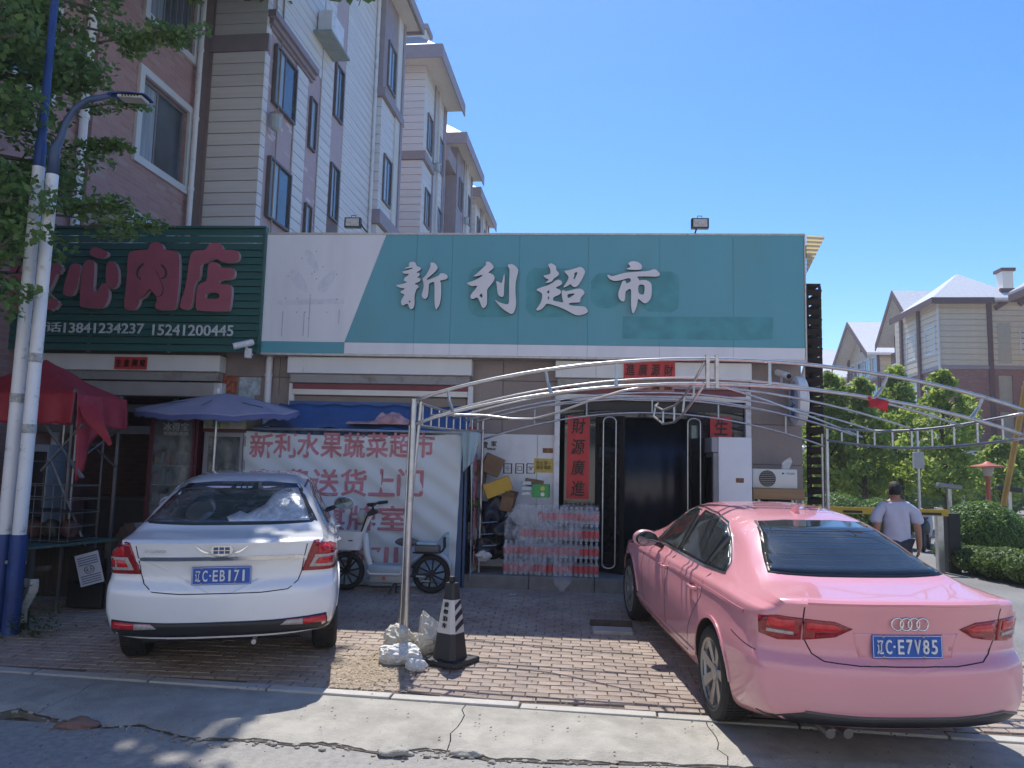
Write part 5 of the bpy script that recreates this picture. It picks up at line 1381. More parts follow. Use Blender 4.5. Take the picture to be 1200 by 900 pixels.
    B().tube([(.82, 0, .30), (L - .12, 0, .42), (L - .05, 0, .49)], .022, 7).make("shock_absorber", black_plastic, t)
    fd = B(); fd.sheet(lambda u, v: (L + (r + .03) * math.cos(R(20 + 130 * u)), -.06 + .12 * v, r + (r + .03) * math.sin(R(20 + 130 * u))), 20, 4, th=.006)
    fd.make("mudguard", wh, t, smooth=True)
    B().tube([(.72, -.06, .2), (L, -.06, r)], .02, 7).make("swing_arm", black_plastic, t)
    B().box(L - .17, L - .06, -.085, -.075, .2, .22).make("swing_arm", alu, t); B().box(L - .1, L - .0, -.085, -.075, .15, .165).make("swing_arm", alu, t)
    B().tube([(.64, -.06, .14), (.58, -.16, .01)], .011, 6).make("kick_stand", black_plastic, t); B().tube([(.62, .05, .2), (.66, -.12, .02)], .011, 6).make("kick_stand", black_plastic, t)
bike()

# ---------------------------------------------------------------- traffic cone
p = G(527, 776); cn = thing("traffic_cone", "black and white striped square traffic cone standing right of the canopy's front post", "traffic cone", (p.x, p.y, p.z), R(-28))
cone_b = mat("black cone rubber", (.02, .021, .026), .5, var=.15)
h = .70
def sq(w, z, n=4, rot=0):
    return [(w * math.cos(R(45 + 90 * k)) * 1.414 / 1, w * math.sin(R(45 + 90 * k)) * 1.414, z) for k in range(4)]
def half(z): return .125 + (.042 - .125) * (z - .05) / (h - .05)
def cone_seg(z0, z1, e=0.):
    b = B(); a, c = half(z0) + e, half(z1) + e
    def oct_(w, z): k = w * .34; return [(w, -w + k, z), (w, w - k, z), (w - k, w, z), (-w + k, w, z), (-w, w - k, z), (-w, -w + k, z), (-w + k, -w, z), (w - k, -w, z)]
    b.add(oct_(a, z0) + oct_(c, z1), [tuple(range(7, -1, -1)), tuple(range(8, 16))] + [(i, (i + 1) % 8, (i + 1) % 8 + 8, i + 8) for i in range(8)]); return b
B().rbox(-.19, .19, -.19, .19, 0, .045, .012).make("base", cone_b, cn)
cone_seg(.045, .26).make("cone_body", cone_b, cn); cone_seg(.26, .54, .001).make("white_sleeve", mat("reflective white", (.55, .54, .53), .35, var=.08), cn); cone_seg(.54, h - .02).make("cone_top", cone_b, cn)
B().rbox(-.025, .025, -.02, .02, h - .021, h + .035, .008).make("top_loop", cone_b, cn)
for face in (0, 1, 2, 3):                            # diagonal stripes on two faces, lettering on the others
    mrot = Matrix.Rotation(R(90 * face), 4, 'Z')
    if face % 2 == 0:
        for k in range(3):
            z0 = .275 + k * .088; b = B(); P_ = []
            for (u, dz) in ((-1, 0), (1, .055), (1, .10), (-1, .045)):
                z = min(.538, z0 + dz); w = half(z) + .003; P_.append(mrot @ Vector((u * w * .64, -w - .0015, z)))
            b.hexa(P_, [q + mrot @ Vector((0, .006, 0)) for q in P_]); b.make("stripe", cone_b, cn)
    else:
        for i, ch in enumerate("请勿泊车"):
            z = .50 - i * .058; w = half(z)
            o = lettering("character", ch, cone_b, cn, (0, 0, 0), .045, .042, .003, .012, world=False)
            o.rotation_euler = (R(-7), 0, R(90 * face)); o.location = mrot @ Vector((0, -w - .004, z))
cn.rotation_euler = (0, 0, R(62))

# ---------------------------------------------------------------- white sacks at the post's foot
sack = mat("woven sack", (.56, .53, .46), .85, var=.12, scale=12, bump=.9, bscale=13, dirt=(.38, .34, .27), dscale=3)
sack2 = mat("white plastic sack", (.6, .6, .59), .65, var=.12, scale=9, bump=1.0, bscale=16, dirt=(.38, .38, .36), dscale=4)
def crumple(c, rad, seed, m, lab, name="sack", knot=None):
    bm = bmesh.new(); bmesh.ops.create_icosphere(bm, subdivisions=6, radius=1); vs = []
    for v in bm.verts:
        q = v.co; w_ = q * 2.6 + Vector((seed, seed * 2, 0)); w_.x += .6 * N2.noise(q * 2); k = 1 + .25 * N2.noise(q * 1.3 + Vector((seed, 0, 0))) + .30 * (.5 - abs(N2.noise(w_))) ** 2 * 2 - .05 * abs(N2.noise(q * 5.5 + Vector((seed, seed, 0)))) + .10 * max(0, .5 - abs(N2.noise(Vector((q.x * 5 + q.z * 3, q.y * 5, q.z * 1.6 + seed))))) ** 1.5
        x, y, z = q.x * rad[0] * k, q.y * rad[1] * k, q.z * rad[2] * k
        if knot and q.z > .55: t = (q.z - .55) / .45; x = x * (1 - .5 * t) + knot[0] * t; y *= (1 - .5 * t); z += knot[1] * t
        vs.append((x, y, max(z + rad[2] * .8, 0)))
    fs = [[v.index for v in f.verts] for f in bm.faces]; bm.free()
    o = B().add(vs, fs).make(name, m, None, smooth=True, label=lab, category="sack"); o.location = c; return o
p = G(466, 780); crumple((p.x, p.y + .1, p.z), (.18, .13, .085), 3, sack2, "crumpled white plastic sack left of the canopy post's foot")
p = G(457, 768); crumple((p.x + .03, p.y + .2, p.z), (.13, .12, .12), 6, sack, "cream woven sack propped behind the crumpled plastic sack")
p = G(502, 768); crumple((p.x, p.y + .12, p.z), (.14, .13, .14), 9, sack, "cream woven sack tied at the top between post and cone", knot=(-.07, .10))
p = G(490, 786); crumple((p.x - .02, p.y + .0, p.z), (.085, .05, .05), 12, sack2, "small bluish white bag lying in front of the canopy post's foot")

# drain cover / concrete mat and litter by the pink car
p = G(718, 741); mt = B().rbox(-.20, .20, -.10, .10, -.01, .035, .012).make("concrete_step", kerb_m, None, label="small pale concrete wedge on the bricks beside the pink car", category="concrete block"); mt.location = p; mt.rotation_euler = (SL, 0, 0)
p = G(716, 734); o = B().rbox(-.22, .22, -.03, .03, 0, .06, .01).make("iron_bar", mat("rusty bar", (.08, .06, .05), .8, var=.3, scale=20), None, label="dark rusty bar lying behind the pale concrete wedge", category="metal bar"); o.location = p
for px, py, s, col, lab in ((600, 697, .05, (.5, .5, .5), "white paper scrap on the bricks before the platform"), (683, 699, .05, (.45, .2, .28), "pink wrapper on the bricks before the platform"),
                            (715, 706, .03, (.5, .5, .48), "small white scrap on the bricks near the pink car's front wheel"), (604, 687, .03, (.05, .03, .03), "dark fruit lying at the foot of the platform")):
    p = G(px, py); q = random.Random(px)
    B().sheet(lambda u, v: (s * (u - .5) * 2, s * (v - .5) * .8, .006 + .012 * N2.noise(Vector((u * 3, v * 3, px)))), 8, 6, th=.002).make("litter", mat("litter %d" % px, col, .6), None, smooth=True, label=lab, category="litter").location = p

# ---------------------------------------------------------------- drink packs under film on the platform
PZ = .172
bot_clear = film_mat("clear bottle", (.5, .55, .6), .55, .12); bot_red = mat("red bottle label", (.58, .04, .05), .4, var=.25, scale=60); bot_cap = mat("bottle cap", (.45, .45, .5), .4); cola = mat("dark drink", (.04, .02, .018), .15)
def bottle_mesh():
    b = B(); n = 10
    b.slot(0).lathe([(.03, 0), (.032, .01), (.032, .042)], n=n, cap=False)
    b.slot(1).lathe([(.0325, .042), (.0325, .128)], n=n, cap=False)
    b.slot(0).lathe([(.032, .128), (.030, .148), (.016, .185), (.013, .19)], n=n, cap=False)
    b.slot(2).lathe([(.015, .19), (.015, .208), (.0001, .209)], n=n, cap=False)
    return b
bm_ = bottle_mesh(); pack0 = None; bsrc = None
def make_pack(lab, loc, nm="drink_pack"):
    global pack0, bsrc
    if pack0 is None:
        pack0 = thing(nm, lab, "drink pack", loc, 0, "drink packs stacked left of the doorway")
        bsrc = bm_.make("bottle", [bot_clear, bot_red, bot_cap], pack0, smooth=40)
        k = 0
        for iy in range(2):
            for ix in range(4):
                o = bsrc if k == 0 else again(bsrc, pack0)
                o.location = (-.1 + ix * .0665, -.035 + iy * .0665, 0); k += 1
        B().rbox(-.135, .135, -.069, .069, -.001, .17, .02).make("shrink_film", film_mat("shrink film", (.55, .52, .56), .10, .15), pack0)
        return pack0
    return copy_tree(pack0, None, loc, random.uniform(-.05, .05), lab)
stk = W(683, 665, 10.05)
rows = ["bottom", "second", "third", "top"]
colx = [685, 661, 637, 615, 597]; names = ["rightmost", "second from right", "middle", "second from left", "leftmost"]
heights = [4, 4, 4, 3, 2]
for ci in range(5):
    X_ = W(colx[ci], 665, 10.15).x + .05
    for k in range(heights[ci]):
        z = PZ + k * .222 + .001
        rn = ["bottom", "second from bottom", "third from bottom", "fourth from bottom"][k]
        make_pack("red labelled bottle pack, %s in %s column" % (rn, names[ci]), (X_, 10.12 + .02 * (ci % 2), z))
# clear film thrown over the packs
fx0, fx1 = W(592, 600, 10.0).x, W(702, 600, 10.0).x; ztop = PZ + 4 * .222 + .01
def film(u, v):
    x = fx0 + (fx1 - fx0) * u
    top = ztop - (.2 if x < fx0 + .14 else 0) * (1 - min(1, max(0, (x - fx0) / .14)))
    if v < .18: y = 10.24 - (v / .18) * .22; z = top + .02 * N2.noise(Vector((x * 8, v * 9, 0)))
    else:
        t = (v - .18) / .82; y = 10.02 - .03 * math.sin(t * 2.2) - .03 * N2.noise(Vector((x * 7, t * 3, 1))) - .02 * abs(math.sin(x * 19 + t * 4))
        drop = (top - PZ - .02) * (.62 + .38 * max(0, 1 - abs(u - .62) * 4)) * (1.25 if .52 < u < .72 else 1)
        if u < .45: drop = (top - PZ - .02) * .98
        if u > .8: drop = (top - PZ - .02) * .3
        z = top - drop * t
        if z < PZ + .01 and u > .45: y = min(y, YP - .02 - .05 * t)
    return (x + .01 * N2.noise(Vector((v * 9, u * 9, 4))), y, z)
tag(B().sheet(film, 70, 40).make("plastic_film", film_mat("clear plastic sheet", (.62, .64, .72), .29, .2), None, smooth=True), "crumpled clear plastic sheet thrown over the stacked drink packs", "plastic sheet")

# ---------------------------------------------------------------- notice board panel, cardboard and clutter left of the door
nb_ = thing("notice_board", "white notice board with small icons fixed to the wall left of the doorway", "board", (W(607, 560, YW - .03).x, YW - .03, .2))
a, c = W(557, 508, YW - .03), W(651, 508, YW - .03); zt1 = a.z
board_m = mat("white board", (.72, .74, .76), .4, var=.04, dirt=(.62, .62, .62), dscale=3)
for (u0_, u1_) in ((a.x, W(629, 560, YW - .03).x - .003), (W(629, 560, YW - .03).x + .003, c.x)): B().box(u0_, u1_, YW - .05, YW - .012, .19, zt1).make("board_panel", board_m, nb_, world=True)
def on_board(px0, py0, px1, py1, m, nm, d=.003):
    a, c = W(px0, py0, YW - .05), W(px1, py1, YW - .05); return B().box(a.x, c.x, YW - .05 - d, YW - .0505, c.z, a.z).make(nm, m, nb_, world=True)
for px in (595, 609, 622):
    on_board(px - 5, 543, px + 5, 544, ink, "icon_frame"); on_board(px - 5, 554, px + 5, 555, ink, "icon_frame"); on_board(px - 5, 543, px - 4, 555, ink, "icon_frame", .0032); on_board(px + 4, 543, px + 5, 555, ink, "icon_frame", .0032)
a = W(595, 549, YW - .05); lettering("icon", "☂", ink, nb_, (a.x, YW - .052, a.z), .07, .07, .003, .004)
a = W(609, 549, YW - .05); lettering("icon", "□", ink, nb_, (a.x, YW - .052, a.z), .06, .06, .003, .004)
a = W(622, 549, YW - .05); lettering("icon", "✂", ink, nb_, (a.x, YW - .052, a.z), .07, .06, .003, .004)
for tx, px, py, w_, h_ in (("管", 568, 521, .09, .09), ("家", 579, 520, .08, .08), ("社区服务站", 576, 526, .12, .025)):
    a = W(px, py, YW - .05); lettering("character", tx, ink, nb_, (a.x, YW - .052, a.z), w_, h_, .003, .012)
on_board(626, 537, 648, 554, mat("yellow notice", (.55, .42, .10), .6, var=.15, scale=30), "yellow_notice", .004)
a = W(637, 545, YW - .05); lettering("character", "安全 第一\n请勿 吸烟", mat("notice print", (.25, .16, .03), .6), nb_, (a.x, YW - .056, a.z), .2, .12, .003, .01)
on_board(636, 525, 648, 531, mat("brown sticker", (.2, .09, .04), .6, var=.4, scale=30), "sticker", .004)

card = mat("cardboard", (.22, .135, .075), .8, var=.12, scale=9, dirt=(.17, .1, .06), dscale=3)
def carton(c, size, rot, m, lab, mats=None, flap=0):
    t = thing("carton", lab, "box", c, 0)
    t.rotation_euler = rot; sx, sy, sz = size
    B().rbox(-sx / 2, sx / 2, -sy / 2, sy / 2, -sz / 2, sz / 2, .005).make("box_body", m, t)
    B().box(-sx / 2 + .01, sx / 2 - .01, -.025, .025, sz / 2, sz / 2 + .002).make("tape", mat("packing tape", (.3, .24, .15), .25), t)
    if flap:
        for s_ in (-1, 1): B().cbox((0, s_ * (sy / 2 + .03), sz / 2 + .03), (sx * .98, .10, .004), rx=s_ * R(50)).make("flap", m, t)
    return t
def WP(px, py, Y): return tuple(W(px, py, Y))
carton(WP(577, 545, 10.45), (.26, .2, .26), (0, R(22), R(10)), card, "brown cardboard carton leaning at the top of the clutter pile")
yl = carton(WP(583, 571, 10.25), (.36, .2, .19), (0, R(-22), R(8)), mat("yellow carton", (.50, .30, .03), .55, var=.08), "tilted yellow carton with an orange red end on the clutter pile")
B().box(.1805, .184, -.1, .1, -.095, .095).make("red_end", mat("orange red print", (.42, .07, .03), .5), yl)
B().box(-.184, -.1805, -.1, .1, -.095, .095).make("red_end", MATS["orange red print"], yl)
carton(WP(560, 552, 10.5), (.24, .2, .3), (0, R(8), 0), card, "brown carton standing behind the yellow carton")
carton(WP(595, 590, 10.3), (.17, .16, .2), (0, R(12), R(-8)), card, "small brown carton below the yellow carton's right end", flap=1)
carton(WP(626, 566, 10.35), (.24, .18, .10), (0, R(8), R(5)), card, "open brown carton behind the green box")
for k in range(3): carton(WP(617, 578 - k * 6, 10.2), (.12, .18, .045), (0, R(-4 + 3 * k), R(3 * k)), mat("white packet", (.45, .5, .5), .5), ["white packet at the bottom of three left of the green box", "white packet in the middle of three left of the green box", "white packet on top of three left of the green box"][k])
gb_ = carton(WP(634, 575, 10.2), (.22, .16, .17), (0, 0, R(-4)), mat("green box print", (.04, .30, .07), .45, var=.12), "bright green box standing on the drink packs beside the doorway")
B().lathe([(.03, -.082), (.0301, -.084)], (.03, 0, .03), 'y', 16).make("fruit_print", mat("yellow print", (.5, .45, .1), .5), gb_); B().lathe([(.026, -.082), (.0261, -.084)], (.03, 0, -.045), 'y', 16).make("fruit_print", white_print, gb_)
# dark bags, folded cart, white bag
def bag(px, py, Y, rad, seed, m, lab, cat="bag"):
    c = W(px, py, Y); bm = B().blob((0, 0, 0), rad, seed, .28, 4, 1.9); o = bm.make("bag", m, None, smooth=True, label=lab, category=cat); o.location = (c.x, Y, max(c.z, PZ + rad[2] * .8)); return o
navy = mat("navy plastic", (.015, .022, .045), .4, var=.3, bump=.6, bscale=12); blackb = mat("black bag", (.012, .012, .014), .35, var=.3, bump=.6, bscale=12)
bag(577, 600, 10.35, (.17, .14, .2), 1, navy, "dark navy bag slumped below the yellow carton")
bag(590, 622, 10.3, (.2, .16, .16), 2, blackb, "black bag lying beneath the navy bag")
bag(570, 640, 10.3, (.2, .16, .16), 5, blackb, "black bag at the foot of the clutter pile")
bag(600, 645, 10.35, (.16, .14, .13), 7, navy, "small navy bag beside the lowest drink packs")
bag(566, 652, 10.1, (.09, .08, .07), 3, sack2, "crumpled white plastic bag on the platform floor")
bag(553, 590, 10.3, (.09, .08, .1), 4, mat("olive cloth", (.12, .14, .03), .7), "olive green bag in the clutter beside the side banner")
bag(553, 622, 10.2, (.07, .08, .13), 8, mat("grey cloth bag", (.25, .25, .26), .7), "grey cloth bag hanging at the left of the clutter pile")
cc = thing("folding_cart", "dark folded cart frame standing at the left of the clutter pile", "cart", WP(562, 640, 10.15))
for dx in (0, .2):
    B().tube([(dx, 0, -.1), (dx + .03, .02, .3), (dx - .02, .0, .55)], .01, 6).make("cart_rail", black_plastic, cc)
for z in (0, .15, .3): B().tube([(0, 0, z), (.22, 0, z + .02)], .007, 6).make("cart_rung", steel, cc)

# ---------------------------------------------------------------- fridge, air conditioner, cabinet right of the door
fw = mat("fridge white", (.72, .74, .78), .3, var=.04, coat=.3)
a, c = W(845, 512, 10.12), W(881, 512, 10.12)
fx = (W(834, 512, 10.12).x + c.x) / 2; fwid = c.x - W(834, 512, 10.12).x
fr_ = thing("display_fridge", "white upright drinks fridge standing side-on right of the doorway", "fridge", (fx, 10.4, PZ))
hh = a.z - PZ
B().rbox(-fwid / 2 + .085, fwid / 2, -.28, .25, 0, hh, .012).make("fridge_cabinet", fw, fr_, smooth=30)
B().rbox(-fwid / 2, -fwid / 2 + .083, -.27, .25, hh - .20, hh - .002, .01).make("top_panel", mat("fridge grey", (.3, .31, .34), .4), fr_)
dr = B().rbox(-fwid / 2 + .02, -fwid / 2 + .082, -.275, .25, .12, hh - .205, .006).make("fridge_door", mat("fridge door rim", (.2, .21, .23), .3), fr_)
B().box(-fwid / 2 + .012, -fwid / 2 + .019, -.22, .2, .18, hh - .26).make("door_glass", glass_dark, dr)
q = W(867, 563, 10.12); B().box(q.x - fx - .05, q.x - fx + .05, -.2835, -.281, q.z - PZ - .03, q.z - PZ + .03).make("energy_sticker", MATS["brown sticker"], fr_)
a, c = W(882, 549, 10.35), W(935, 573, 10.35)
ac = thing("air_conditioner_unit", "white air conditioner outdoor unit beside the fridge, on a wooden top", "air conditioner", ((a.x + c.x) / 2, 10.5, c.z))
aw, ah = c.x - a.x, a.z - c.z
B().rbox(-aw / 2, aw / 2, -.14, .14, 0, ah, .012).make("casing", mat("unit casing", (.7, .7, .67), .4, var=.04), ac, smooth=30)
fgx = -aw * .17; fr2 = ah * .43
B().lathe([(fr2, -.142), (fr2, -.146), (fr2 - .01, -.147), (fr2 - .012, -.1435)], (fgx, 0, ah * .5), 'y', 32, cap=False).make("fan_ring", black_plastic, ac)
B().lathe([(fr2 - .012, -.1415), (fr2 - .0125, -.143)], (fgx, 0, ah * .5), 'y', 32).make("fan_opening", dark, ac)
gg = B()
for k in range(9):
    zz = -fr2 + (k + .5) * 2 * fr2 / 9; w_ = math.sqrt(max(.0001, fr2 ** 2 - zz ** 2)) - .01; gg.box(fgx - w_, fgx + w_, -.149, -.146, ah * .5 + zz - .002, ah * .5 + zz + .002)
gg.make("fan_grille", alu, ac)
lettering("brand_lettering", "▶ TIGEE", ink, ac, (aw * .30, -.1415, ah * .78), .16, .03, .002, .004, world=False)
q = W(923, 552, 10.45); tag(B().prism([(-.06, 0), (.03, -.0), (.07, .10), (.05, .16), (-.02, .12), (-.06, .08)], -.02, .02).make("white_bag", sack2, None), "white plastic bag on top of the air conditioner unit", "bag").location = (q.x, 10.5, ac.location.z + ah + .002)
tb = thing("side_cabinet", "wooden topped cabinet with white legs and speakers under the air conditioner unit", "cabinet", (ac.location.x, 10.45, 0))
zt2 = ac.location.z - .002
B().rbox(-aw / 2 - .02, aw / 2 + .06, -.2, .2, zt2 - .14, zt2, .008).make("top", mat("oak board", (.33, .2, .1), .6, var=.15, scale=3, stretch=(1, 8, 8)), tb)
for x in (-aw / 2 + .05, aw / 2 - .1, aw / 2 + .03):
    for y in (-.16, .14): B().box(x, x + .03, y, y + .03, .0, zt2 - .142).make("leg", white_paint, tb)
B().rbox(-aw * .2, aw * .42, -.15, .1, zt2 - .40, zt2 - .15, .01).make("speaker_box", black_plastic, tb)
for x in (-.02, .16): B().lathe([(.075, -.155), (.07, -.165), (.05, -.166), (.045, -.158)], (x, 0, zt2 - .28), 'y', 24, cap=False).make("speaker_ring", chrome, tb, smooth=40)
B().box(-aw / 2, aw / 2, -.14, .14, .3, .32).make("shelf", white_paint, tb)
B().box(-aw / 2 + .1, aw / 2 - .1, -.1, .1, .322, zt2 - .42).make("drawer_box", dark, tb)
# ---------------------------------------------------------------- lamp posts at the left
pole_w = mat("white painted pole", (.78, .78, .78), .5, var=.06, dirt=(.3, .28, .25), dscale=9, dlo=.58, dhi=.75)
pole_b = mat("blue painted pole", (.02, .055, .20), .45, var=.2, dirt=(.12, .14, .2), dscale=9, dlo=.6, dhi=.8)
pb = G(12, 742)
for (xo, yo, ztop, lab, lamp) in ((pb.x - .19, pb.y + .05, 8.5, "leftmost tall blue and white pole at the left edge", False), (pb.x, pb.y, 0, "blue and white street lamp with a curved arm, nearest pole to the butcher sign", True)):
    t = thing("street_lamp" if lamp else "utility_pole", lab, "street lamp" if lamp else "pole", (xo, yo, gz(xo, yo)))
    zg = gz(xo, yo)
    z1 = .77 - zg * 0; zw = W(61, 205, yo).z - zg if lamp else W(45, 196, yo).z - zg
    z1 = W(8, 626, yo).z - zg
    B().lathe([(.075, -.05), (.075, z1)], n=20).make("lower_pole", pole_b, t, smooth=40)
    B().lathe([(.062, z1 + .001), (.058, zw)], n=20).make("white_pole", pole_w, t, smooth=40)
    if lamp:
        c0 = W(62, 204, yo); pts = [Vector((0, 0, zw + .001)), Vector((0, 0, zw + .28))]
        for q in ((70, 165), (76, 145), (88, 127), (103, 117), (130, 112)): p = W(*q, yo); pts.append(Vector((p.x - xo, 0, p.z - zg)))
        B().tube(pts, [.058, .052, .038, .034, .031, .030, .028], 12).make("arm", mat("grey blue arm", (.05, .085, .17), .45, var=.15), t, smooth=True)
        p = pts[-1]
        hb_ = B(); n = 12
        def head(u, v):
            x = p.x - .02 + .42 * u; w = (.035 + .075 * math.sin(min(1, u * 1.25) * math.pi * .62)); a = math.pi * v
            return (x, -w * math.cos(a), p.z - .01 - .03 * u + .045 * math.sin(a) * (1 - .55 * u) + .006)
        hb_.sheet(head, 16, 10, th=.006); hd = hb_.make("lamp_head", pole_b, t, smooth=40)
        B().cbox((p.x + .24, 0, p.z - .04), (.26, .15, .03), ry=R(4), bev=.008).make("lamp_panel", mat("lamp lens", (.5, .5, .46), .3), hd)
        for k in range(6): B().cbox((p.x + .17 + k * .032, -.079, p.z - .036), (.012, .006, .022)).make("lamp_fin", black_plastic, hd)
    else:
        B().tube([(0, 0, zw + .001), (0, 0, zw + .25), (0, 0, zw + .3), (0, 0, ztop)], [.056, .054, .042, .03], 14).make("upper_pole", pole_b, t, smooth=40)
    for z in ((1.9, 2.6) if lamp else (2.2,)): B().lathe([(.066, z), (.066, z + .09)], n=16).make("paper_sticker", mat("torn sticker", (.4, .4, .38), .7, var=.4, scale=40), t)
# small white rings between the poles
for i, (px, py) in enumerate(((53, 217), (50, 239))):
    p = W(px, py, pb.y); pts = [(p.x + .04 * math.cos(q), pb.y, p.z + .06 * math.sin(q)) for q in [2 * math.pi * k / 20 for k in range(21)]]
    tag(B().tube(pts, .006, 6, cap=False).make("wire_ring", pole_w, None, smooth=True), ["upper white wire ring hooked between the two tall poles", "lower white wire ring hooked between the two tall poles"][i], "ring")

# ---------------------------------------------------------------- red stall tent, stall table
tent = thing("stall_tent", "red cloth stall tent on a folding frame with crossed braces at the left edge", "tent", (-6.3, 8.3, 0))
TY0, TY1 = 7.95, 8.9
tr, tlft = W(86, 500, TY0).x, W(-60, 500, TY0).x
zfr = W(100, 488, TY0).z; zpk = W(50, 424, 8.6).z
redc = mat("red tent cloth", (.33, .025, .04), .6, var=.12, scale=5, bump=.35, bscale=18)
xm = (tr + tlft) / 2
def troof(u, v):
    x = tlft + (tr - tlft) * u; y = TY0 + (TY1 - TY0) * v; d = max(abs(u - .5), abs(v - .5)) * 2
    z = zpk - (zpk - zfr - .26) * d ** 1.1 - .035 * math.sin(min(abs(u - .5), abs(v - .5)) * 2 * math.pi) + .02 * N2.noise(Vector((u * 7, v * 7, 2)))
    return (x, y, z)
B().sheet(troof, 40, 30, th=.004).make("roof_cloth", redc, tent, world=True, smooth=True)
def val(u, v):
    x = tlft + (tr - tlft) * u; zt_ = zfr + .26
    return (x, TY0 - .01 + .02 * math.sin(u * 30) * v - .01 * v, zt_ - v * (.34 + .015 * abs(math.sin(u * 22))) + .01 * N2.noise(Vector((u * 9, v * 3, 5))))
B().sheet(val, 60, 8, th=.004).make("front_valance", redc, tent, world=True, smooth=True)
def sval(u, v):
    y = TY0 + (TY1 - TY0) * u; zt_ = zfr + .26
    return (tr + .01 + .03 * math.sin(u * 18) * v + .06 * v, y, zt_ - v * (.36 + .62 * max(0, 1 - u * 2.2) ** 1.3) )
B().sheet(sval, 36, 10, th=.004).make("side_valance", redc, tent, world=True, smooth=True)
fl = W(131, 523, TY0 - .02)
def tail(u, v):
    a = Vector((tr - .05, TY0 + .03, zfr + .25)).lerp(Vector((tr + .10, TY0 + .3, zfr + .25)), u)
    c = Vector((fl.x - .02, TY0 - .04, fl.z)).lerp(Vector((fl.x + .01, TY0 - .04, fl.z + .02)), u)
    m = Vector((tr + .08 + .16 * u, TY0 + .02, zfr + .0))
    return a * (1 - v) ** 2 + m * 2 * v * (1 - v) + c * v * v + Vector((.05 * (u - .5) * math.sin(v * math.pi), .02 * math.sin(v * 9), 0))
B().sheet(tail, 8, 20, th=.004).make("loose_corner", redc, tent, world=True, smooth=True)
tf = mat("tent frame steel", (.16, .16, .17), .45, metal=.5, var=.2)
for x, y in ((tr - .03, TY0 + .03), (tr - .03, TY1 - .05), (tlft + .05, TY0 + .03)):
    B().box(x - .014, x + .014, y - .014, y + .014, gz(x, y), zfr + .3).make("leg", tf, tent, world=True)
lx = tr - .03
A = lambda px, py: tuple(W(px, py, TY0 + .03))
for p, q in ((A(50, 492), A(95, 560)), (A(97, 497), A(48, 552)), (A(70, 525), A(72, 528))): B().tube([p, q], .014, 5).make("brace", tf, tent, world=True)
B().tube([A(48, 492), A(98, 560)], .016, 5).make("brace", tf, tent, world=True); B().tube([A(60, 540), A(100, 640)], .016, 5).make("brace", tf, tent, world=True); B().tube([A(-20, 540), A(92, 541)], .006, 5).make("brace", tf, tent, world=True)
B().tube([(lx, TY0 + .03, zfr - .1), (lx, TY1 - .05, zfr - .55)], .013, 5).make("brace", tf, tent, world=True); B().tube([(lx, TY0 + .03, zfr - .55), (lx, TY1 - .05, zfr - .1)], .013, 5).make("brace", tf, tent, world=True)

wood_g = mat("weathered green board", (.06, .12, .10), .7, var=.25, scale=6, stretch=(.4, 4, 4)); wood = mat("weathered timber", (.075, .068, .06), .85, var=.3, scale=5, stretch=(6, 6, .6))
tx1 = W(116, 645, 8.0).x; tx0 = tx1 - 1.35
tbl = thing("stall_table", "old wooden stall table with a green board top beside the poles", "table", ((tx0 + tx1) / 2, 7.6, gz(-5, 7.6)))
zt_ = W(60, 640, 7.4).z
tp_ = [(tx0, 7.15), (tx1 - .25, 7.25), (tx1 + .02, 8.3), (tx0, 8.3)]
B().prismz(tp_, zt_ - .025, zt_).make("table_top", wood_g, tbl, world=True)
B().prismz([(tx0, 7.12), (tx1 - .25, 7.22), (tx1 - .25, 7.245), (tx0, 7.145)], zt_ - .12, zt_ - .03).make("front_board", wood_g, tbl, world=True)
B().prismz([(tx0, 7.10), (tx1 - .23, 7.20), (tx1 - .23, 7.215), (tx0, 7.115)], zt_ - .155, zt_ - .125).make("edge_strip", mat("pale strip", (.3, .29, .27), .7), tbl, world=True)
for x, y in ((tx0 + .04, 7.2), (tx1 - .33, 7.3), (tx1 - .06, 8.2), (tx0 + .04, 8.2)): B().box(x, x + .07, y, y + .07, gz(x, y), zt_ - .026).make("leg", wood, tbl, world=True)
B().box(tx0 + .1, tx1 - .1, 8.2, 8.22, .02, zt_ - .1).make("back_board", wood, tbl, world=True)
B().hexa([(tx0 + .1, 7.3, gz(-5, 7.3) + .12), (tx1 - .3, 7.4, gz(-5, 7.3) + .22), (tx1 - .3, 7.4, gz(-5, 7.3) + .42), (tx0 + .1, 7.3, gz(-5, 7.3) + .30)], [(tx0 + .1, 7.33, gz(-5, 7.3) + .12), (tx1 - .3, 7.43, gz(-5, 7.3) + .22), (tx1 - .3, 7.43, gz(-5, 7.3) + .42), (tx0 + .1, 7.33, gz(-5, 7.3) + .30)]).make("lower_board", wood, tbl, world=True)
B().cbox(((tx0 + tx1) / 2, 7.42, zt_ - .30), (1.1, .04, .05), ry=R(-9)).make("cross_rail", wood, tbl, world=True)
q = W(35, 700, 7.3); tag(B().sheet(lambda u, v: (q.x - .08 + .16 * u * (1 - .5 * v) + .02 * math.sin(v * 7), 7.28 + .02 * math.sin(u * 7 + v * 3), q.z + .18 - .42 * v), 10, 16, th=.003).make("torn_sheet", mat("torn white plastic", (.36, .38, .37), .6, var=.2, scale=10), None, smooth=True), "torn white plastic hanging from the stall table's left leg", "plastic sheet")
q = W(105, 667, 7.9); pn = thing("paper_notice", "tilted white paper notice with blue print hanging from the stall table's corner", "paper", tuple(q))
pn.rotation_euler = (0, R(-16), R(10))
B().box(-.12, .12, -.003, .0, -.16, .17).make("paper", mat("notice paper", (.48, .5, .55), .6), pn)
bp_ = mat("blue grey print", (.12, .15, .25), .6)
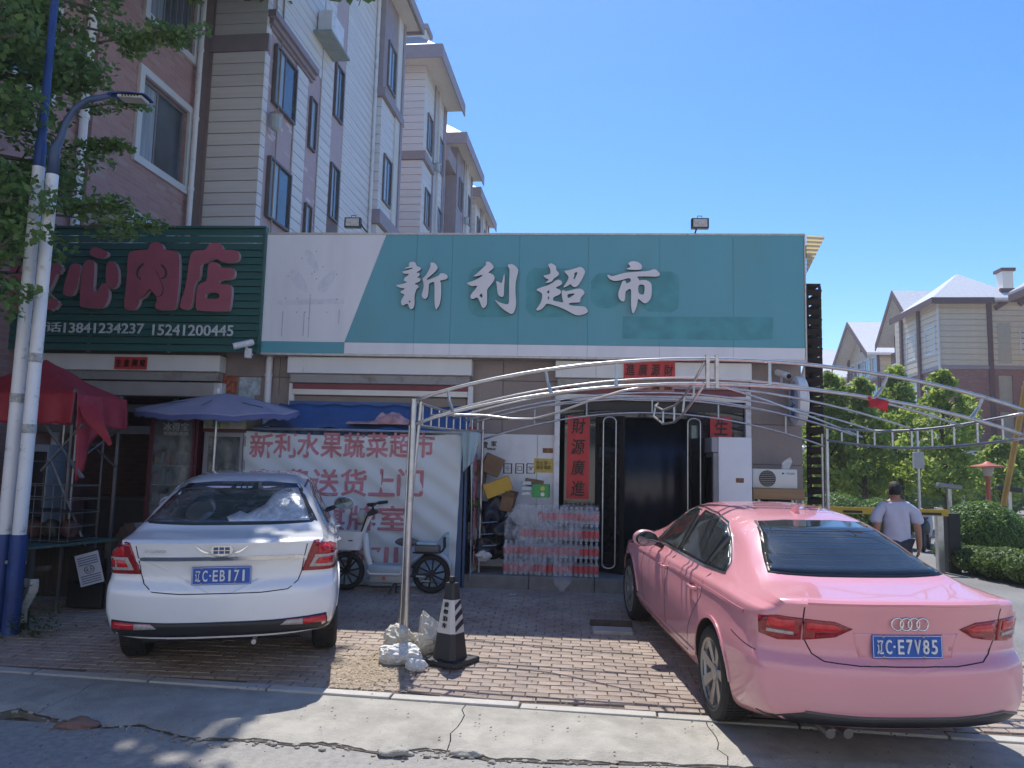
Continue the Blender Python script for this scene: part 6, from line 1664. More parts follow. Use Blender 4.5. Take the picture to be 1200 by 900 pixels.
for k in range(12):
    if 3 < k < 8: continue
    B().box(-.1, .1, -.0045, -.0032, -.14 + k * .024, -.14 + k * .024 + .012).make("print_line", bp_, pn)
lettering("print_symbol", "☺", bp_, pn, (0, -.005, .0), .10, .09, .002, .008, world=False)
crate = thing("dark_crate", "black plastic crate stack under the stall table's right end", "crate", tuple(W(108, 700, 8.3)))
crate.location.z = gz(-5, 8.3)
for k in range(2): B().rbox(-.2, .2, -.15, .15, k * .27, k * .27 + .265, .01).make("crate_tier", black_plastic, crate)
# things on the table / behind: dark metal basket with produce bags
bsk = thing("wire_basket_rack", "dark wire rack standing on the stall table under the red tent", "rack", ((tx0 + tx1) / 2 + .1, 7.9, zt_ + .001))
for k in range(5):
    z = .02 + k * .14; B().tube([(-.45, -.25, z), (.45, -.25, z), (.45, .25, z), (-.45, .25, z), (-.45, -.25, z)], .006, 5).make("rack_hoop", tf, bsk)
for x in [-.45 + .1 * i for i in range(10)]: B().tube([(x, -.25, 0), (x, -.25, .60)], .004, 4).make("rack_wire", tf, bsk)
for k in range(2): B().box(-.44, .44, -.24, .24, .03 + k * .28, .04 + k * .28).make("rack_shelf", dark, bsk)
for i in range(4): tag(B().blob((0, 0, 0), (.09, .08, .1), i + 20, .2, 3).make("produce_bag", mat("murky bag %d" % (i % 2), (.05 + .05 * (i % 2), .05, .045), .5, var=.4), None, smooth=True), ["dark produce bag at the left on the wire rack", "murky produce bag second from left on the wire rack", "dark produce bag second from right on the wire rack", "murky produce bag at the right on the wire rack"][i], "bag").location = ((tx0 + tx1) / 2 - .2 + i * .2, 7.9, zt_ + .12)

# ---------------------------------------------------------------- blue umbrella and glass cabinets
ux0, ux1 = W(160, 482, 9.75).x, W(350, 486, 9.75).x; uc = W(267, 470, 9.6); zrim = W(250, 480, 9.75).z; zap = W(267, 461, 9.75).z
um = thing("sun_umbrella", "faded blue sun umbrella spread over the glass cabinets", "umbrella", ((ux0 + ux1) / 2, 9.75, 0))
umb_m = mat("faded blue cloth", (.27, .27, .38), .7, var=.1, scale=3, dirt=(.3, .28, .36), dscale=2)
Rr = (ux1 - ux0) / 2
def ufn(u, v):
    a = 2 * math.pi * u; k = 8; sc = 1 - .035 * (1 - abs(math.cos(a * k / 2)))
    r_ = Rr * v * sc; dp = (zap - zrim)
    z = zap - dp * (v ** 1.1) - .03 * v * v * (1 - abs(math.cos(a * k / 2)))
    return (r_ * math.cos(a) + .10 * (1 - v), r_ * .42 * math.sin(a), z + .20 * r_ * .42 * math.sin(a))
b = B(); b.sheet(ufn, 64, 14, th=.003); b.make("canopy", umb_m, um, smooth=True)
b = B(); b.sheet(lambda u, v: (lambda p: (p[0] * (1 + .01 * v), p[1] * (1 + .01 * v), p[2] - .07 * v - .012 * v * math.sin(u * 2 * math.pi * 32)))(ufn(u, 1)), 128, 3, th=.003); b.make("valance", mat("blue valance", (.10, .12, .27), .7, var=.1), um, smooth=True)
B().tube([(0, 0, 0.0), (0, 0, zap + .02)], .018, 10).make("pole", steel, um); B().lathe([(.03, zap), (.018, zap + .06), (.0001, zap + .07)], n=12).make("finial", white_paint, um, smooth=True)
for k in range(8):
    a = 2 * math.pi * k / 8; B().tube([(0, 0, zap - .05), (Rr * .95 * math.cos(a), Rr * .40 * math.sin(a), zrim + .02)], .006, 4).make("rib", tf, um)
B().lathe([(.22, 0), (.22, .07), (.05, .09), (.03, .3)], n=20).make("base", concrete_d, um, smooth=35)

glass_cab = film_mat("cabinet glass", (.22, .26, .27), .35, .06)
maroon_p = mat("maroon cabinet paint", (.09, .012, .025), .45, var=.15)
goods_cols = [mat("goods %d" % i, c, .5, var=.35, scale=25) for i, c in enumerate([(.2, .2, .19), (.12, .2, .12), (.25, .16, .1), (.3, .3, .32), (.08, .09, .12), (.28, .09, .08)])]
def cabinet(name, lab, px0, px1, pyt, Y, dep, frame, title=None, shelves=5, seed=1):
    a, c = W(px0, pyt, Y), W(px1, pyt, Y); z1 = a.z; t = thing(name, lab, "cabinet", ((a.x + c.x) / 2, Y + dep / 2, 0))
    x0, x1 = a.x, c.x; zg = 0.0
    B().box(x0, x1, Y + dep - .03, Y + dep, zg, z1).make("back_panel", mat("cabinet inside", (.16, .16, .155), .6), t, world=True)
    B().box(x0, x0 + .03, Y, Y + dep - .031, zg, z1).make("side_panel", frame, t, world=True); B().box(x1 - .03, x1, Y, Y + dep - .031, zg, z1).make("side_panel", frame, t, world=True)
    B().box(x0 + .031, x1 - .031, Y + .001, Y + dep - .031, zg, zg + .15).make("base_panel", frame, t, world=True); B().box(x0 + .031, x1 - .031, Y + .001, Y + dep - .031, z1 - .05, z1).make("top_panel", frame, t, world=True)
    dd = B().box(x0 + .035, x0 + .07, Y - .02, Y, zg + .1, z1 - .02).box(x1 - .07, x1 - .035, Y - .02, Y, zg + .1, z1 - .02).box(x0 + .07, x1 - .07, Y - .02, Y, zg + .1, zg + .16).box(x0 + .07, x1 - .07, Y - .02, Y, z1 - .07, z1 - .02).make("door", frame, t, world=True)
    B().box(x0 + .07, x1 - .07, Y - .012, Y - .006, zg + .16, z1 - .07).make("door_glass", glass_cab, dd, world=True)
    rr = random.Random(seed)
    for k in range(shelves):
        z = zg + .2 + k * (z1 - zg - .62) / shelves
        B().box(x0 + .031, x1 - .031, Y + .03, Y + dep - .032, z, z + .012).make("shelf", alu, t, world=True)
        x = x0 + .06
        while x < x1 - .1:
            w = rr.uniform(.05, .1); h_ = rr.uniform(.12, .24)
            if rr.random() < .85: B().rbox(x, x + w, Y + .05, Y + .15, z + .013, z + .013 + h_, .012).make("packaged_goods", rr.choice(goods_cols), t, world=True)
            x += w + .012
    if title:
        for i, (tx, px, py, w_, h_) in enumerate(title):
            q = W(px, py, Y - .03); lettering("cabinet_lettering", tx, mat("pale cabinet print", (.42, .44, .45), .5), t, (q.x, Y - .022, q.z), w_, h_, .004, .014)
    return t
cabinet("glass_cabinet", "tall glass cabinet with maroon frame and pale lettering under the blue umbrella", 177, 234, 486, 9.75, .5, maroon_p, [("冰得宝", 206, 500, .34, .11), ("年轻新选择", 206, 508, .34, .05)], 6, 3)
cab2 = cabinet("drinks_cabinet", "glass drinks cabinet with a green and cream header right of the tall cabinet", 240, 289, 505, 9.78, .5, mat("grey cabinet paint", (.26, .26, .28), .4), None, 5, 5)
a, c = W(240, 487, 9.78), W(289, 503, 9.78)
B().box(a.x, c.x, 9.76, 10.2, c.z + .0, a.z).make("header", mat("cream green header", (.35, .36, .25), .5, var=.35, scale=9), cab2, world=True)
q = W(252, 496, 9.7); lettering("header_symbol", "回", mat("header green", (.03, .22, .1), .5), cab2, (q.x, 9.755, q.z), .1, .1, .004, .012)
B().box(a.x, c.x, 9.75, 9.79, c.z - .045, c.z - .001).make("red_band", maroon_p, cab2, world=True)
B().box(W(235, 500, 9.9).x, W(239.6, 500, 9.9).x, 9.8, 10.2, 0, a.z).make("side_post", maroon_p, cab2, world=True)
# cartons left of the cabinet and inside the butcher shop
for k, (px, py, w_, h_, m, lab) in enumerate(((163, 590, .18, .34, mat("white carton", (.36, .38, .4), .6, var=.15), "white carton with red edge stacked left of the glass cabinet"), (161, 625, .2, .34, mat("pale blue carton", (.2, .28, .36), .6, var=.2), "pale blue carton under the white carton left of the glass cabinet"))):
    q = W(px, py, 9.7); t = thing("carton", lab, "box", (q.x, 9.85, .02 if k else .365))
    B().rbox(-w_ / 2, w_ / 2, -.12, .12, 0, h_, .006).make("box_body", m, t); B().box(-w_ / 2 - .002, -w_ / 2 + .03, -.123, -.1205, .01, h_ - .01).make("edge_stripe", maroon_p if k == 0 else MATS["blue print"], t)
bag(148, 640, 9.6, (.13, .1, .25), 31, mat("brown sack", (.12, .07, .05), .8, var=.3), "brown sack leaning beside the cartons at the butcher shop front")
def simple(name, lab, cat, parts, loc=(0, 0, 0)):
    t = thing(name, lab, cat, loc)
    for nm, b, m in parts: b.make(nm, m, t, smooth=30)
    return t
steel_d = mat("dull counter steel", (.22, .22, .23), .4, metal=.6)
simple("shop_counter", "steel counter inside the dark butcher shop", "counter", [("counter_top", B().box(-1.2, 1.2, -.3, .3, .85, .9), steel_d), ("counter_front", B().box(-1.15, 1.15, -.25, .25, .02, .849), mat("counter front", (.1, .1, .1), .5))], (-7.3, 12.6, 0))
for i, px in enumerate((70, 85, 118, 134)):
    q = W(px, 560, 10.65); tag(B().tube([(0, 0, .0), (0, 0, 2.1)], .02, 6).make("door_pole", [steel, alu, tf, tf][i], None), ["pale metal pole behind the red tent, leftmost", "second pale metal pole behind the red tent", "dark pole in the butcher shop doorway nearer the tent", "dark pole in the butcher shop doorway nearer the glass cabinet"][i], "pole").location = (q.x, 10.65, .0)
q = W(52, 600, 10.4); simple("side_fridge", "pale cold cabinet half hidden behind the red tent", "fridge", [("fridge_cabinet", B().rbox(-.2, .2, -.2, .2, 0, 1.7, .02), mat("pale fridge", (.3, .33, .36), .4)), ("fridge_door", B().rbox(-.18, .18, -.225, -.201, .1, 1.6, .008), glass_dark)], (q.x, 10.3, 0))
q = W(38, 620, 9.6); tag(B().blob((0, 0, 0), (.16, .14, .26), 41, .15, 3).make("sack", mat("olive sack", (.09, .085, .05), .85, var=.2), None, smooth=True), "dull olive sack behind the stall table", "sack").location = (q.x, 9.6, .3)
for z in (1.9, 2.25, 2.5): tag(B().box(-8.9, GX1 - .15, YW + .35 + (z - 1.9), YW + .37 + (z - 1.9), z, z + .12).make("ceiling_rail", steel_d, None), {1.9: "lowest dull rail across the butcher shop ceiling", 2.25: "middle dull rail across the butcher shop ceiling", 2.5: "highest dull rail across the butcher shop ceiling"}[z], "rail")

# weeds at the pole's foot
lf = leaf_mat("weed leaf", (.045, .09, .025), (.09, .14, .04), .3)
b = B(); rr = random.Random(11)
for i in range(420):
    x = pb.x + rr.gauss(.22, .16); y = pb.y + rr.gauss(-.02, .12); z = gz(x, y) + abs(rr.gauss(0, .18)); s = rr.uniform(.012, .03); a = rr.uniform(0, 6.28)
    d = Vector((math.cos(a), math.sin(a), rr.uniform(-.4, .6))) * s; e = Vector((-math.sin(a), math.cos(a), rr.uniform(-.3, .3))) * s * .5; c = Vector((x, y, z))
    b.add([c - d, c + e, c + d, c - e], [(0, 1, 2, 3)])
b.make("weeds", lf, kind="stuff")
# ---------------------------------------------------------------- apartment blocks on the left (row turned 2.5 degrees)
ROW = R(-2.5)
clap = mat("cream cladding board", (.74, .72, .70), .6, dirt=(.58, .55, .53), dscale=1.3, dlo=.45, dhi=.8, var=.07, scale=3, rnd=.04, stretch=(.4, .4, 6), bump=.15, bscale=30)
plum = mat("plum grey trim", (.30, .245, .265), .6, var=.08)
pinkw = mat("pink brick panel", (.5, .4, .42), .8, var=.05)
soffit = mat("cream soffit", (.68, .65, .6), .7, var=.04)
tile_m = mat("grey roof tile", (.32, .32, .34), .5, var=.12, scale=6)
winf = mat("white window frame", (.6, .6, .6), .4, var=.03)
wing = mat("window glass", (.06, .085, .11), .05, var=.4, scale=1.2, spec=.9)
wsky = mat("sky tinted pane", (.30, .36, .42), .12, var=.25, scale=2, stretch=(6, 6, .3))  # sky reflection put into the pale blue pane colour
def brick_wall_mat(name, c1, c2, mort, scale=1., odd=(.4, .3, .27)):
    if name in MATS: return MATS[name]
    m = bpy.data.materials.new(name); m.use_nodes = True; n, l = m.node_tree.nodes, m.node_tree.links; b = n["Principled BSDF"]; b.inputs["Roughness"].default_value = .85
    tc = n.new("ShaderNodeTexCoord"); sp = n.new("ShaderNodeSeparateXYZ"); l.new(tc.outputs["Object"], sp.inputs[0])
    ad = n.new("ShaderNodeMath"); ad.operation = 'ADD'; l.new(sp.outputs[0], ad.inputs[0]); l.new(sp.outputs[1], ad.inputs[1])
    cb = n.new("ShaderNodeCombineXYZ"); l.new(ad.outputs[0], cb.inputs[0]); l.new(sp.outputs[2], cb.inputs[1])
    br = n.new("ShaderNodeTexBrick"); br.inputs["Scale"].default_value = scale; br.inputs["Color1"].default_value = (*c1, 1); br.inputs["Color2"].default_value = (*c2, 1); br.inputs["Mortar"].default_value = (*mort, 1)
    br.inputs["Brick Width"].default_value = .30; br.inputs["Row Height"].default_value = .085; br.inputs["Mortar Size"].default_value = .008; l.new(cb.outputs[0], br.inputs["Vector"])
    b2 = n.new("ShaderNodeTexBrick"); b2.inputs["Scale"].default_value = scale; b2.inputs["Color1"].default_value = (0, 0, 0, 1); b2.inputs["Color2"].default_value = (1, 1, 1, 1); b2.inputs["Mortar"].default_value = (0, 0, 0, 1)
    b2.inputs["Brick Width"].default_value = .30; b2.inputs["Row Height"].default_value = .085; b2.inputs["Mortar Size"].default_value = .008; l.new(cb.outputs[0], b2.inputs["Vector"])
    mr = n.new("ShaderNodeMapRange"); mr.inputs["From Min"].default_value = .93; mr.inputs["From Max"].default_value = .95; l.new(b2.outputs["Color"], mr.inputs["Value"])
    mx = n.new("ShaderNodeMix"); mx.data_type = 'RGBA'; l.new(mr.outputs[0], mx.inputs["Factor"]); l.new(br.outputs["Color"], mx.inputs["A"]); mx.inputs["B"].default_value = (*odd, 1)
    l.new(mx.outputs["Result"], b.inputs["Base Color"])
    bp = n.new("ShaderNodeBump"); bp.inputs["Strength"].default_value = .5; bp.inputs["Distance"].default_value = .01; l.new(br.outputs["Fac"], bp.inputs["Height"]); bp.invert = True; l.new(bp.outputs[0], b.inputs["Normal"])
    MATS[name] = m; return m
redb = brick_wall_mat("red brick facing", (.36, .205, .19), (.44, .26, .24), (.38, .28, .27))
pinkb = brick_wall_mat("dusty pink brick facing", (.47, .36, .38), (.51, .39, .41), (.48, .39, .41), odd=(.65, .58, .58))
dbrick = brick_wall_mat("dark red brick facing", (.25, .10, .085), (.32, .14, .12), (.24, .15, .13), odd=(.3, .2, .18))

def block(lab, v0=0):
    t = thing("apartment_building", lab, "apartment building", (0, 0, 0), ROW); return t
def boards_front(t, u0, u1, v, z0, z1, h=.27, m=clap):
    """cladding boards on a face that looks towards the camera"""
    n = round((z1 - z0) / h); hh = (z1 - z0) / n; gp_ = .009 if h < .35 else .035
    s = B().rbox(-(u1 - u0) / 2, (u1 - u0) / 2, -.03 - gp_, .0, -hh / 2 + gp_, hh / 2 - gp_, .006).make("cladding_board", m, t)
    for k in range(n):
        o = s if k == 0 else again(s, t); o.location = ((u0 + u1) / 2, v - .002, z0 + hh * (k + .5))
def boards_side(t, u, v0, v1, z0, z1, h=.27, m=clap, sgn=1):
    n = round((z1 - z0) / h); hh = (z1 - z0) / n; gp_ = .009 if h < .35 else .035
    s = B().rbox(min(0, sgn * (.03 + gp_)), max(0, sgn * (.03 + gp_)), -(v1 - v0) / 2, (v1 - v0) / 2, -hh / 2 + gp_, hh / 2 - gp_, .006).make("cladding_board", m, t)
    for k in range(n):
        o = s if k == 0 else again(s, t); o.location = (u + .002 * sgn, (v0 + v1) / 2, z0 + hh * (k + .5))
def window_side(t, u, v0, v1, z0, z1, sgn=1, fr=.07, m=winf, split=.5, sky_pane=True, mesh=False):
    """window in a wall whose face looks sideways (+u when sgn = 1)"""
    b = B(); X0, X1 = u - .02 * sgn, u + .06 * sgn
    for a, c, d, e in ((v0, v1, z0, z0 + fr), (v0, v1, z1 - fr, z1), (v0, v0 + fr, z0 + fr, z1 - fr), (v1 - fr, v1, z0 + fr, z1 - fr)): b.box(X0, X1, a, c, d, e)
    f = b.make("window", m, t)
    vm = v0 + (v1 - v0) * split
    B().box(u - .01 * sgn, u + .01 * sgn, v0 + fr, vm - .02, z0 + fr, z1 - fr).make("pane", wsky if sky_pane else wing, f)
    B().box(u - .01 * sgn, u + .012 * sgn, vm + .02, v1 - fr, z0 + fr, z1 - fr).make("pane", wing, f)
    B().box(u - .02 * sgn, u + .03 * sgn, vm - .02, vm + .02, z0 + fr, z1 - fr).make("mullion", m, f)
    if mesh:
        b = B()
        for k in range(7): vv = v0 + fr + (v1 - v0 - 2 * fr) * (k + .5) / 7; b.box(u + .07 * sgn, u + .08 * sgn, vv - .01, vv + .01, z0, z1)
        b.make("window_bars", m, f)
def window_front(t, u0, u1, v, z0, z1, fr=.07, m=winf, sky_pane=True):
    b = B()
    for a, c, d, e in ((u0, u1, z0, z0 + fr), (u0, u1, z1 - fr, z1), (u0, u0 + fr, z0 + fr, z1 - fr), (u1 - fr, u1, z0 + fr, z1 - fr)): b.box(a, c, v - .06, v + .02, d, e)
    f = b.make("window", m, t); um_ = (u0 + u1) / 2
    B().box(u0 + fr, um_ - .02, v - .015, v + .01, z0 + fr, z1 - fr).make("pane", wing, f); B().box(um_ + .02, u1 - fr, v - .012, v + .01, z0 + fr, z1 - fr).make("pane", wsky if sky_pane else wing, f)
    B().box(um_ - .02, um_ + .02, v - .03, v + .02, z0 + fr, z1 - fr).make("mullion", m, f)
def cornice(t, u, v0, v1, z, d=.16, h=.32, front=None, sgn=1):
    """stepped band along a side face, returning round the front"""
    b = B(); u_in = u
    for k, (dd, a, c) in enumerate(((d, h * .55, h), (d * .62, h * .22, h * .55), (d * .3, 0, h * .22))):
        b.box(u, u + dd * sgn, v0 - dd, v1, z + a, z + c)
        if front is not None: b.box(front, u, v0 - dd, v0, z + a, z + c)
    b.make("cornice", plum, t)
def pipe_v(t, u, v, z0, z1, r=.055, m=None):
    b = B().tube([(u, v, z0), (u, v, z1)], r, 10); p_ = b.make("drainpipe", m or white_paint, t, smooth=40)
    z = z0 + 1.0
    bb = B()
    while z < z1: bb.lathe([(r * 1.2, z), (r * 1.2, z + .07)], (u, v, 0), n=10); z += 1.5
    bb.make("pipe_joint", m or white_paint, p_)

# block one: red brick wing, then the cladded bays
t1 = block("nearest apartment block with a red brick wing and cream cladded bays above the shop signs")
EV = 16.6
def wall_with_holes(t, u, v0, v1, z0, z1, holes, m, name="wall", sgn=1, th=.25):
    """side wall (plane u) with window openings [(v0, v1, z0, z1)]"""
    vs_ = sorted({v0, v1} | {h[0] for h in holes} | {h[1] for h in holes}); zs_ = sorted({z0, z1} | {h[2] for h in holes} | {h[3] for h in holes}); b = B()
    for a, c in zip(vs_, vs_[1:]):
        run = None
        for d, e in zip(zs_, zs_[1:]):
            hole = any(h[0] <= a + 1e-6 and h[1] >= c - 1e-6 and h[2] <= d + 1e-6 and h[3] >= e - 1e-6 for h in holes)
            if hole:
                if run is not None: b.box(u - th * sgn, u, a, c, run, d); run = None
            elif run is None: run = d
        if run is not None: b.box(u - th * sgn, u, a, c, run, z1)
    return b.make(name, m, t)
wins = [(12.62, 14.18, z, z + 1.56) for z in (7.05, 9.82, 12.6)] + [(9.0, 10.3, z, z + 1.56) for z in (7.05, 9.82, 12.6)] + [(6.2, 7.6, z, z + 1.56) for z in (7.05, 9.82, 12.6)] + [(12.62, 14.18, 4.3, 5.86)]
wall_with_holes(t1, -8.5, 3, 14.8, 0, EV, wins, redb)
for w in wins:
    b = B(); e = .14
    for a, c, d, f_ in ((w[0] - e, w[1] + e, w[2] - e, w[2]), (w[0] - e, w[1] + e, w[3], w[3] + e), (w[0] - e, w[0], w[2], w[3]), (w[1], w[1] + e, w[2], w[3])): b.box(-8.5, -8.44, a, c, d, f_)
    b.make("window_surround", winf, t1)
    window_side(t1, -8.62, w[0] + .002, w[1] - .002, w[2] + .002, w[3] - .002, m=mat("grey window frame", (.2, .2, .22), .4), fr=.05, mesh=(w[2] == 9.82), split=.42)
B().box(-18, -8.76, 3, 14.8, 0, EV - .01).make("core", mat("block core", (.2, .15, .14), .9), t1)
B().box(-8.5, -8.42, 14.45, 14.76, 0, EV).make("corner_trim", mat("brown corner trim", (.16, .11, .10), .7), t1)
B().box(-8.5, -8.40, 11.25, 11.75, 0, EV).make("brick_pier", redb, t1)
pipe_v(t1, -8.38, 14.3, 0, EV); pipe_v(t1, -8.40, 11.05, 0, EV, .07)
# bay one
B().box(-18, -7.24, 14.83, 24.5, 0, EV).make("wall", pinkw, t1)
U = -7.2
boards_front(t1, -8.38, -7.2, 14.83, 0.1, 10.25, .262); boards_side(t1, U - .04, 14.83, 15.02, .1, 10.25, .262)
boards_front(t1, -8.38, -7.2, 14.83, 10.62, EV, .262); boards_side(t1, U - .04, 14.83, 15.02, 10.62, EV, .262)
B().box(-8.42, -7.12, 14.74, 14.83, 10.255, 10.61).make("cornice", plum, t1)
pw = [(15.2, 16.35, z, z + 1.35) for z in (3.6, 6.75, 9.3)]
for (a, c, d, e) in pw + [(15.2, 16.35, 12.6, 14)]: 
    window_side(t1, U + .02, a, c, d, e, fr=.05, m=mat("brown window frame", (.12, .10, .10), .5), split=.45)
B().box(U - .045, U - .02, 15.03, 16.4, .1, EV).make("brick_panel", pinkb, t1)
cornice(t1, U - .02, 15.0, 17.35, 10.85, .2, .34)
boards_side(t1, U - .02, 16.42, 17.1, .1, 10.83, .262)
B().box(U - .045, U - .015, 17.12, 17.95, .1, EV).make("brick_panel", pinkb, t1)
for z in (4.0, 6.5, 9.2): window_side(t1, U + .0, 17.3, 17.7, z, z + 1.3, fr=.04, m=MATS["brown window frame"], split=.9)
boards_side(t1, U - .02, 17.97, 18.75, .1, EV, .262); boards_side(t1, U - .02, 15.2, 17.9, 11.25, EV, .262)
# hanging unit at the top edge and wall lantern, gas pipe
B().box(U, U + .5, 17.2, 18.6, 12.1, 12.16).make("bracket_shelf", mat("green white shelf", (.3, .36, .34), .6), t1); B().rbox(U + .05, U + .42, 17.4, 18.3, 12.18, 12.8, .02).make("outdoor_unit", white_paint, t1)
for z in (8.62,):
    q = B().lathe([(.05, 0), (.11, .05), (.11, .3), (.14, .33), (.05, .38)], (U + .16, 15.15, z), n=10).make("wall_lantern", mat("lantern glass", (.45, .5, .5), .3), t1, smooth=35)
    B().lathe([(.14, z + .33), (.15, z + .37), (.05, z + .42)], (U + .16, 15.15, 0), n=10).make("lantern_cap", plum, q)
B().tube([(U + .05, 15.45, .1), (U + .05, 15.45, EV)], .018, 6).make("gas_pipe", mat("yellowish pipe", (.33, .27, .2), .5), t1); B().tube([(U - .1, 19.35, .1), (U - .1, 19.35, EV)], .018, 6).make("gas_pipe", MATS["yellowish pipe"], t1)
# recess between the bays
B().box(-7.78, -7.205, 18.78, 22.35, .1, .2).make("ledge", plum, t1)
rec = mat("brown recess", (.17, .12, .11), .7)
B().box(-7.238, -7.225, 18.8, 19.7, 0.2, 8.6).make("recess_panel", rec, t1)
for z in (5.2, 8.0, 10.8): window_side(t1, U - .03, 18.95, 19.6, z, z + 1.5, fr=.05, m=MATS["brown window frame"])
boards_side(t1, U - .05, 19.75, 22.35, .2, EV, .262)
# bay two, pushed out
U2 = -6.95
B().box(-8.3, U2 - .04, 22.4, 24.5, 0, EV).make("wall", pinkw, t1)
def storey_boards(t, u0, u1, v, v1, zs, skip=None):
    for (a, c, m_) in zs:
        if m_ == 'b': boards_front(t, u0, u1, v, a, c, .30); boards_side(t, u1 - .04, v, v1, a, c, .30)
        elif m_ == 'p': B().box(u0, u1 + .002, v - .04, v, a, c).make("plum_panel", plum, t); B().box(u1 - .04, u1 + .004, v, v1, a, c).make("plum_panel", plum, t)
        else: B().box(u0 - .02, u1 + .12, v - .13, v, a, c).make("cornice", plum, t); B().box(u1 - .03, u1 + .12, v, v1 + .1, a, c).make("cornice", plum, t)
storey_boards(t1, -8.28, U2, 22.4, 24.5, [(.2, 8.9, 'b'), (8.92, 9.35, 'c'), (9.37, 13.0, 'b'), (13.02, 13.3, 'c'), (13.32, EV, 'p')])
for z in (4.4, 6.9, 9.8, 13.6): window_side(t1, U2 + .0, 22.75, 23.65, z, z + 1.55, fr=.06, m=MATS["brown window frame"])
B().box(U2, U2 + .05, 23.8, 24.45, 0, EV).make("pilaster", soffit, t1); B().box(U2 + .05, U2 + .10, 24.3, 24.5, 8, EV).make("pilaster_trim", plum, t1)
pipe_v(t1, -7.15, 22.28, 3.0, EV)
B().box(-18.8, -6.45, 2.5, 24.75, EV, EV + .06).make("soffit", soffit, t1)
def hip_roof(t, u0, u1, v0, v1, z, h, m=tile_m, name="roof"):
    um_ = (u0 + u1) / 2; d = min((u1 - u0), (v1 - v0)) / 2
    if (u1 - u0) <= (v1 - v0): r0, r1 = (um_, v0 + d), (um_, v1 - d)
    else: r0, r1 = (u0 + d, (v0 + v1) / 2), (u1 - d, (v0 + v1) / 2)
    vs = [(u0, v0, z), (u1, v0, z), (u1, v1, z), (u0, v1, z), (u0, v0, z + .18), (u1, v0, z + .18), (u1, v1, z + .18), (u0, v1, z + .18), (r0[0], r0[1], z + h), (r1[0], r1[1], z + h)]
    if (u1 - u0) <= (v1 - v0): fs = [(4, 5, 8), (5, 6, 9, 8), (6, 7, 9), (7, 4, 8, 9)]
    else: fs = [(4, 5, 9, 8), (5, 6, 9), (6, 7, 8, 9), (7, 4, 8)]
    return B().add(vs, [(3, 2, 1, 0), (0, 1, 5, 4), (1, 2, 6, 5), (2, 3, 7, 6), (3, 0, 4, 7)] + fs).make(name, m, t)
hip_roof(t1, -18.9, -6.37, 2.4, 24.85, EV + .061, 2.4)
B().box(-6.38, -6.32, 2.4, 24.85, EV - .05, EV + .3).make("fascia", plum, t1); B().box(-9, -6.32, 24.86, 24.92, EV - .05, EV + .3).make("fascia", plum, t1)

def far_block(lab, v0, v1, uf, ue, ze, purple=False):
    t = block(lab)
    B().box(-18, uf - .04, v0, v1, 0, ze).make("wall", pinkw, t)
    ub = uf - 1.5
    storey_boards(t, ub, uf, v0, v0 + 1.5, [(.2, 6.4, 'b'), (6.42, 6.9, 'c'), (6.92, 9.9, 'b'), (9.92, 10.4, 'c')] + ([(10.42, ze, 'p')] if purple else [(10.42, 13.4, 'b'), (13.42, 13.75, 'c'), (13.77, ze, 'b')]))
    boards_side(t, uf - .04, v0 + 1.52, v1, .2, ze, .3)
    for z in (4.6, 7.6, 11.0, 14.1):
        window_side(t, uf + .002, v0 + .5, v0 + 1.35, z, z + 1.5, fr=.06, m=MATS["brown window frame"])
        window_side(t, uf + .002, v0 + 2.7, v0 + 3.6, z, z + 1.5, fr=.06, m=MATS["brown window frame"])
    for v in (v0 + 1.6, v0 + 3.8, v1 - .2): B().box(uf, uf + .05, v, v + .16, 0, ze).make("trim", plum, t)
    cornice(t, uf, v0 + 1.75, v1 - .4, 10.0, .25, .45)
    pipe_v(t, uf + .1, v0 + 2.2, 1, ze, .06, soffit)
    B().box(-18.6, ue, v0 - .85, v1 + .3, ze, ze + .06).make("soffit", soffit, t)
    hip_roof(t, -18.6, ue + .05, v0 - .9, v1 + .35, ze + .061, 2.6)
    B().box(ue + .051, ue + .10, v0 - .95, v1 + .35, ze - .22, ze + .32).make("fascia", plum, t); B().box(-18.6, ue + .10, v0 - 1.0, v0 - .951, ze - .22, ze + .32).make("fascia", plum, t)
    for z in (9.1, 13.6):
        B().lathe([(.05, 0), (.12, .05), (.12, .32), (.16, .36), (.05, .42)], (uf + .2, v0 + 1.75, z), n=8).make("wall_lantern", MATS["lantern glass"], t, smooth=35)
    return t
t2 = far_block("second block along the left row, with plum eaves board and rooftop chimney", 28.3, 32.0, -7.05, -6.3, 17.3)
B().box(-8.2, -7.2, 28.6, 29.3, 17.5, 19.0).make("chimney", soffit, t2); B().box(-8.3, -7.1, 28.5, 29.4, 19.0, 19.2).make("chimney_cap", plum, t2)
t3 = far_block("third apartment block along the left row, with a plum top storey", 35.2, 39.4, -7.05, -6.55, 16.9, True)
t4 = far_block("farthest apartment block at the end of the left row", 41.0, 46.0, -7.1, -6.75, 16.4)
B().box(-9.2, -7.1, 33.3, 35.15, 15.5, 16.2).make("link_fascia", plum, t3); B().box(-9, -7.6, 33.25, 35.18, 0, 15.5).make("link_wall", plum, t3)

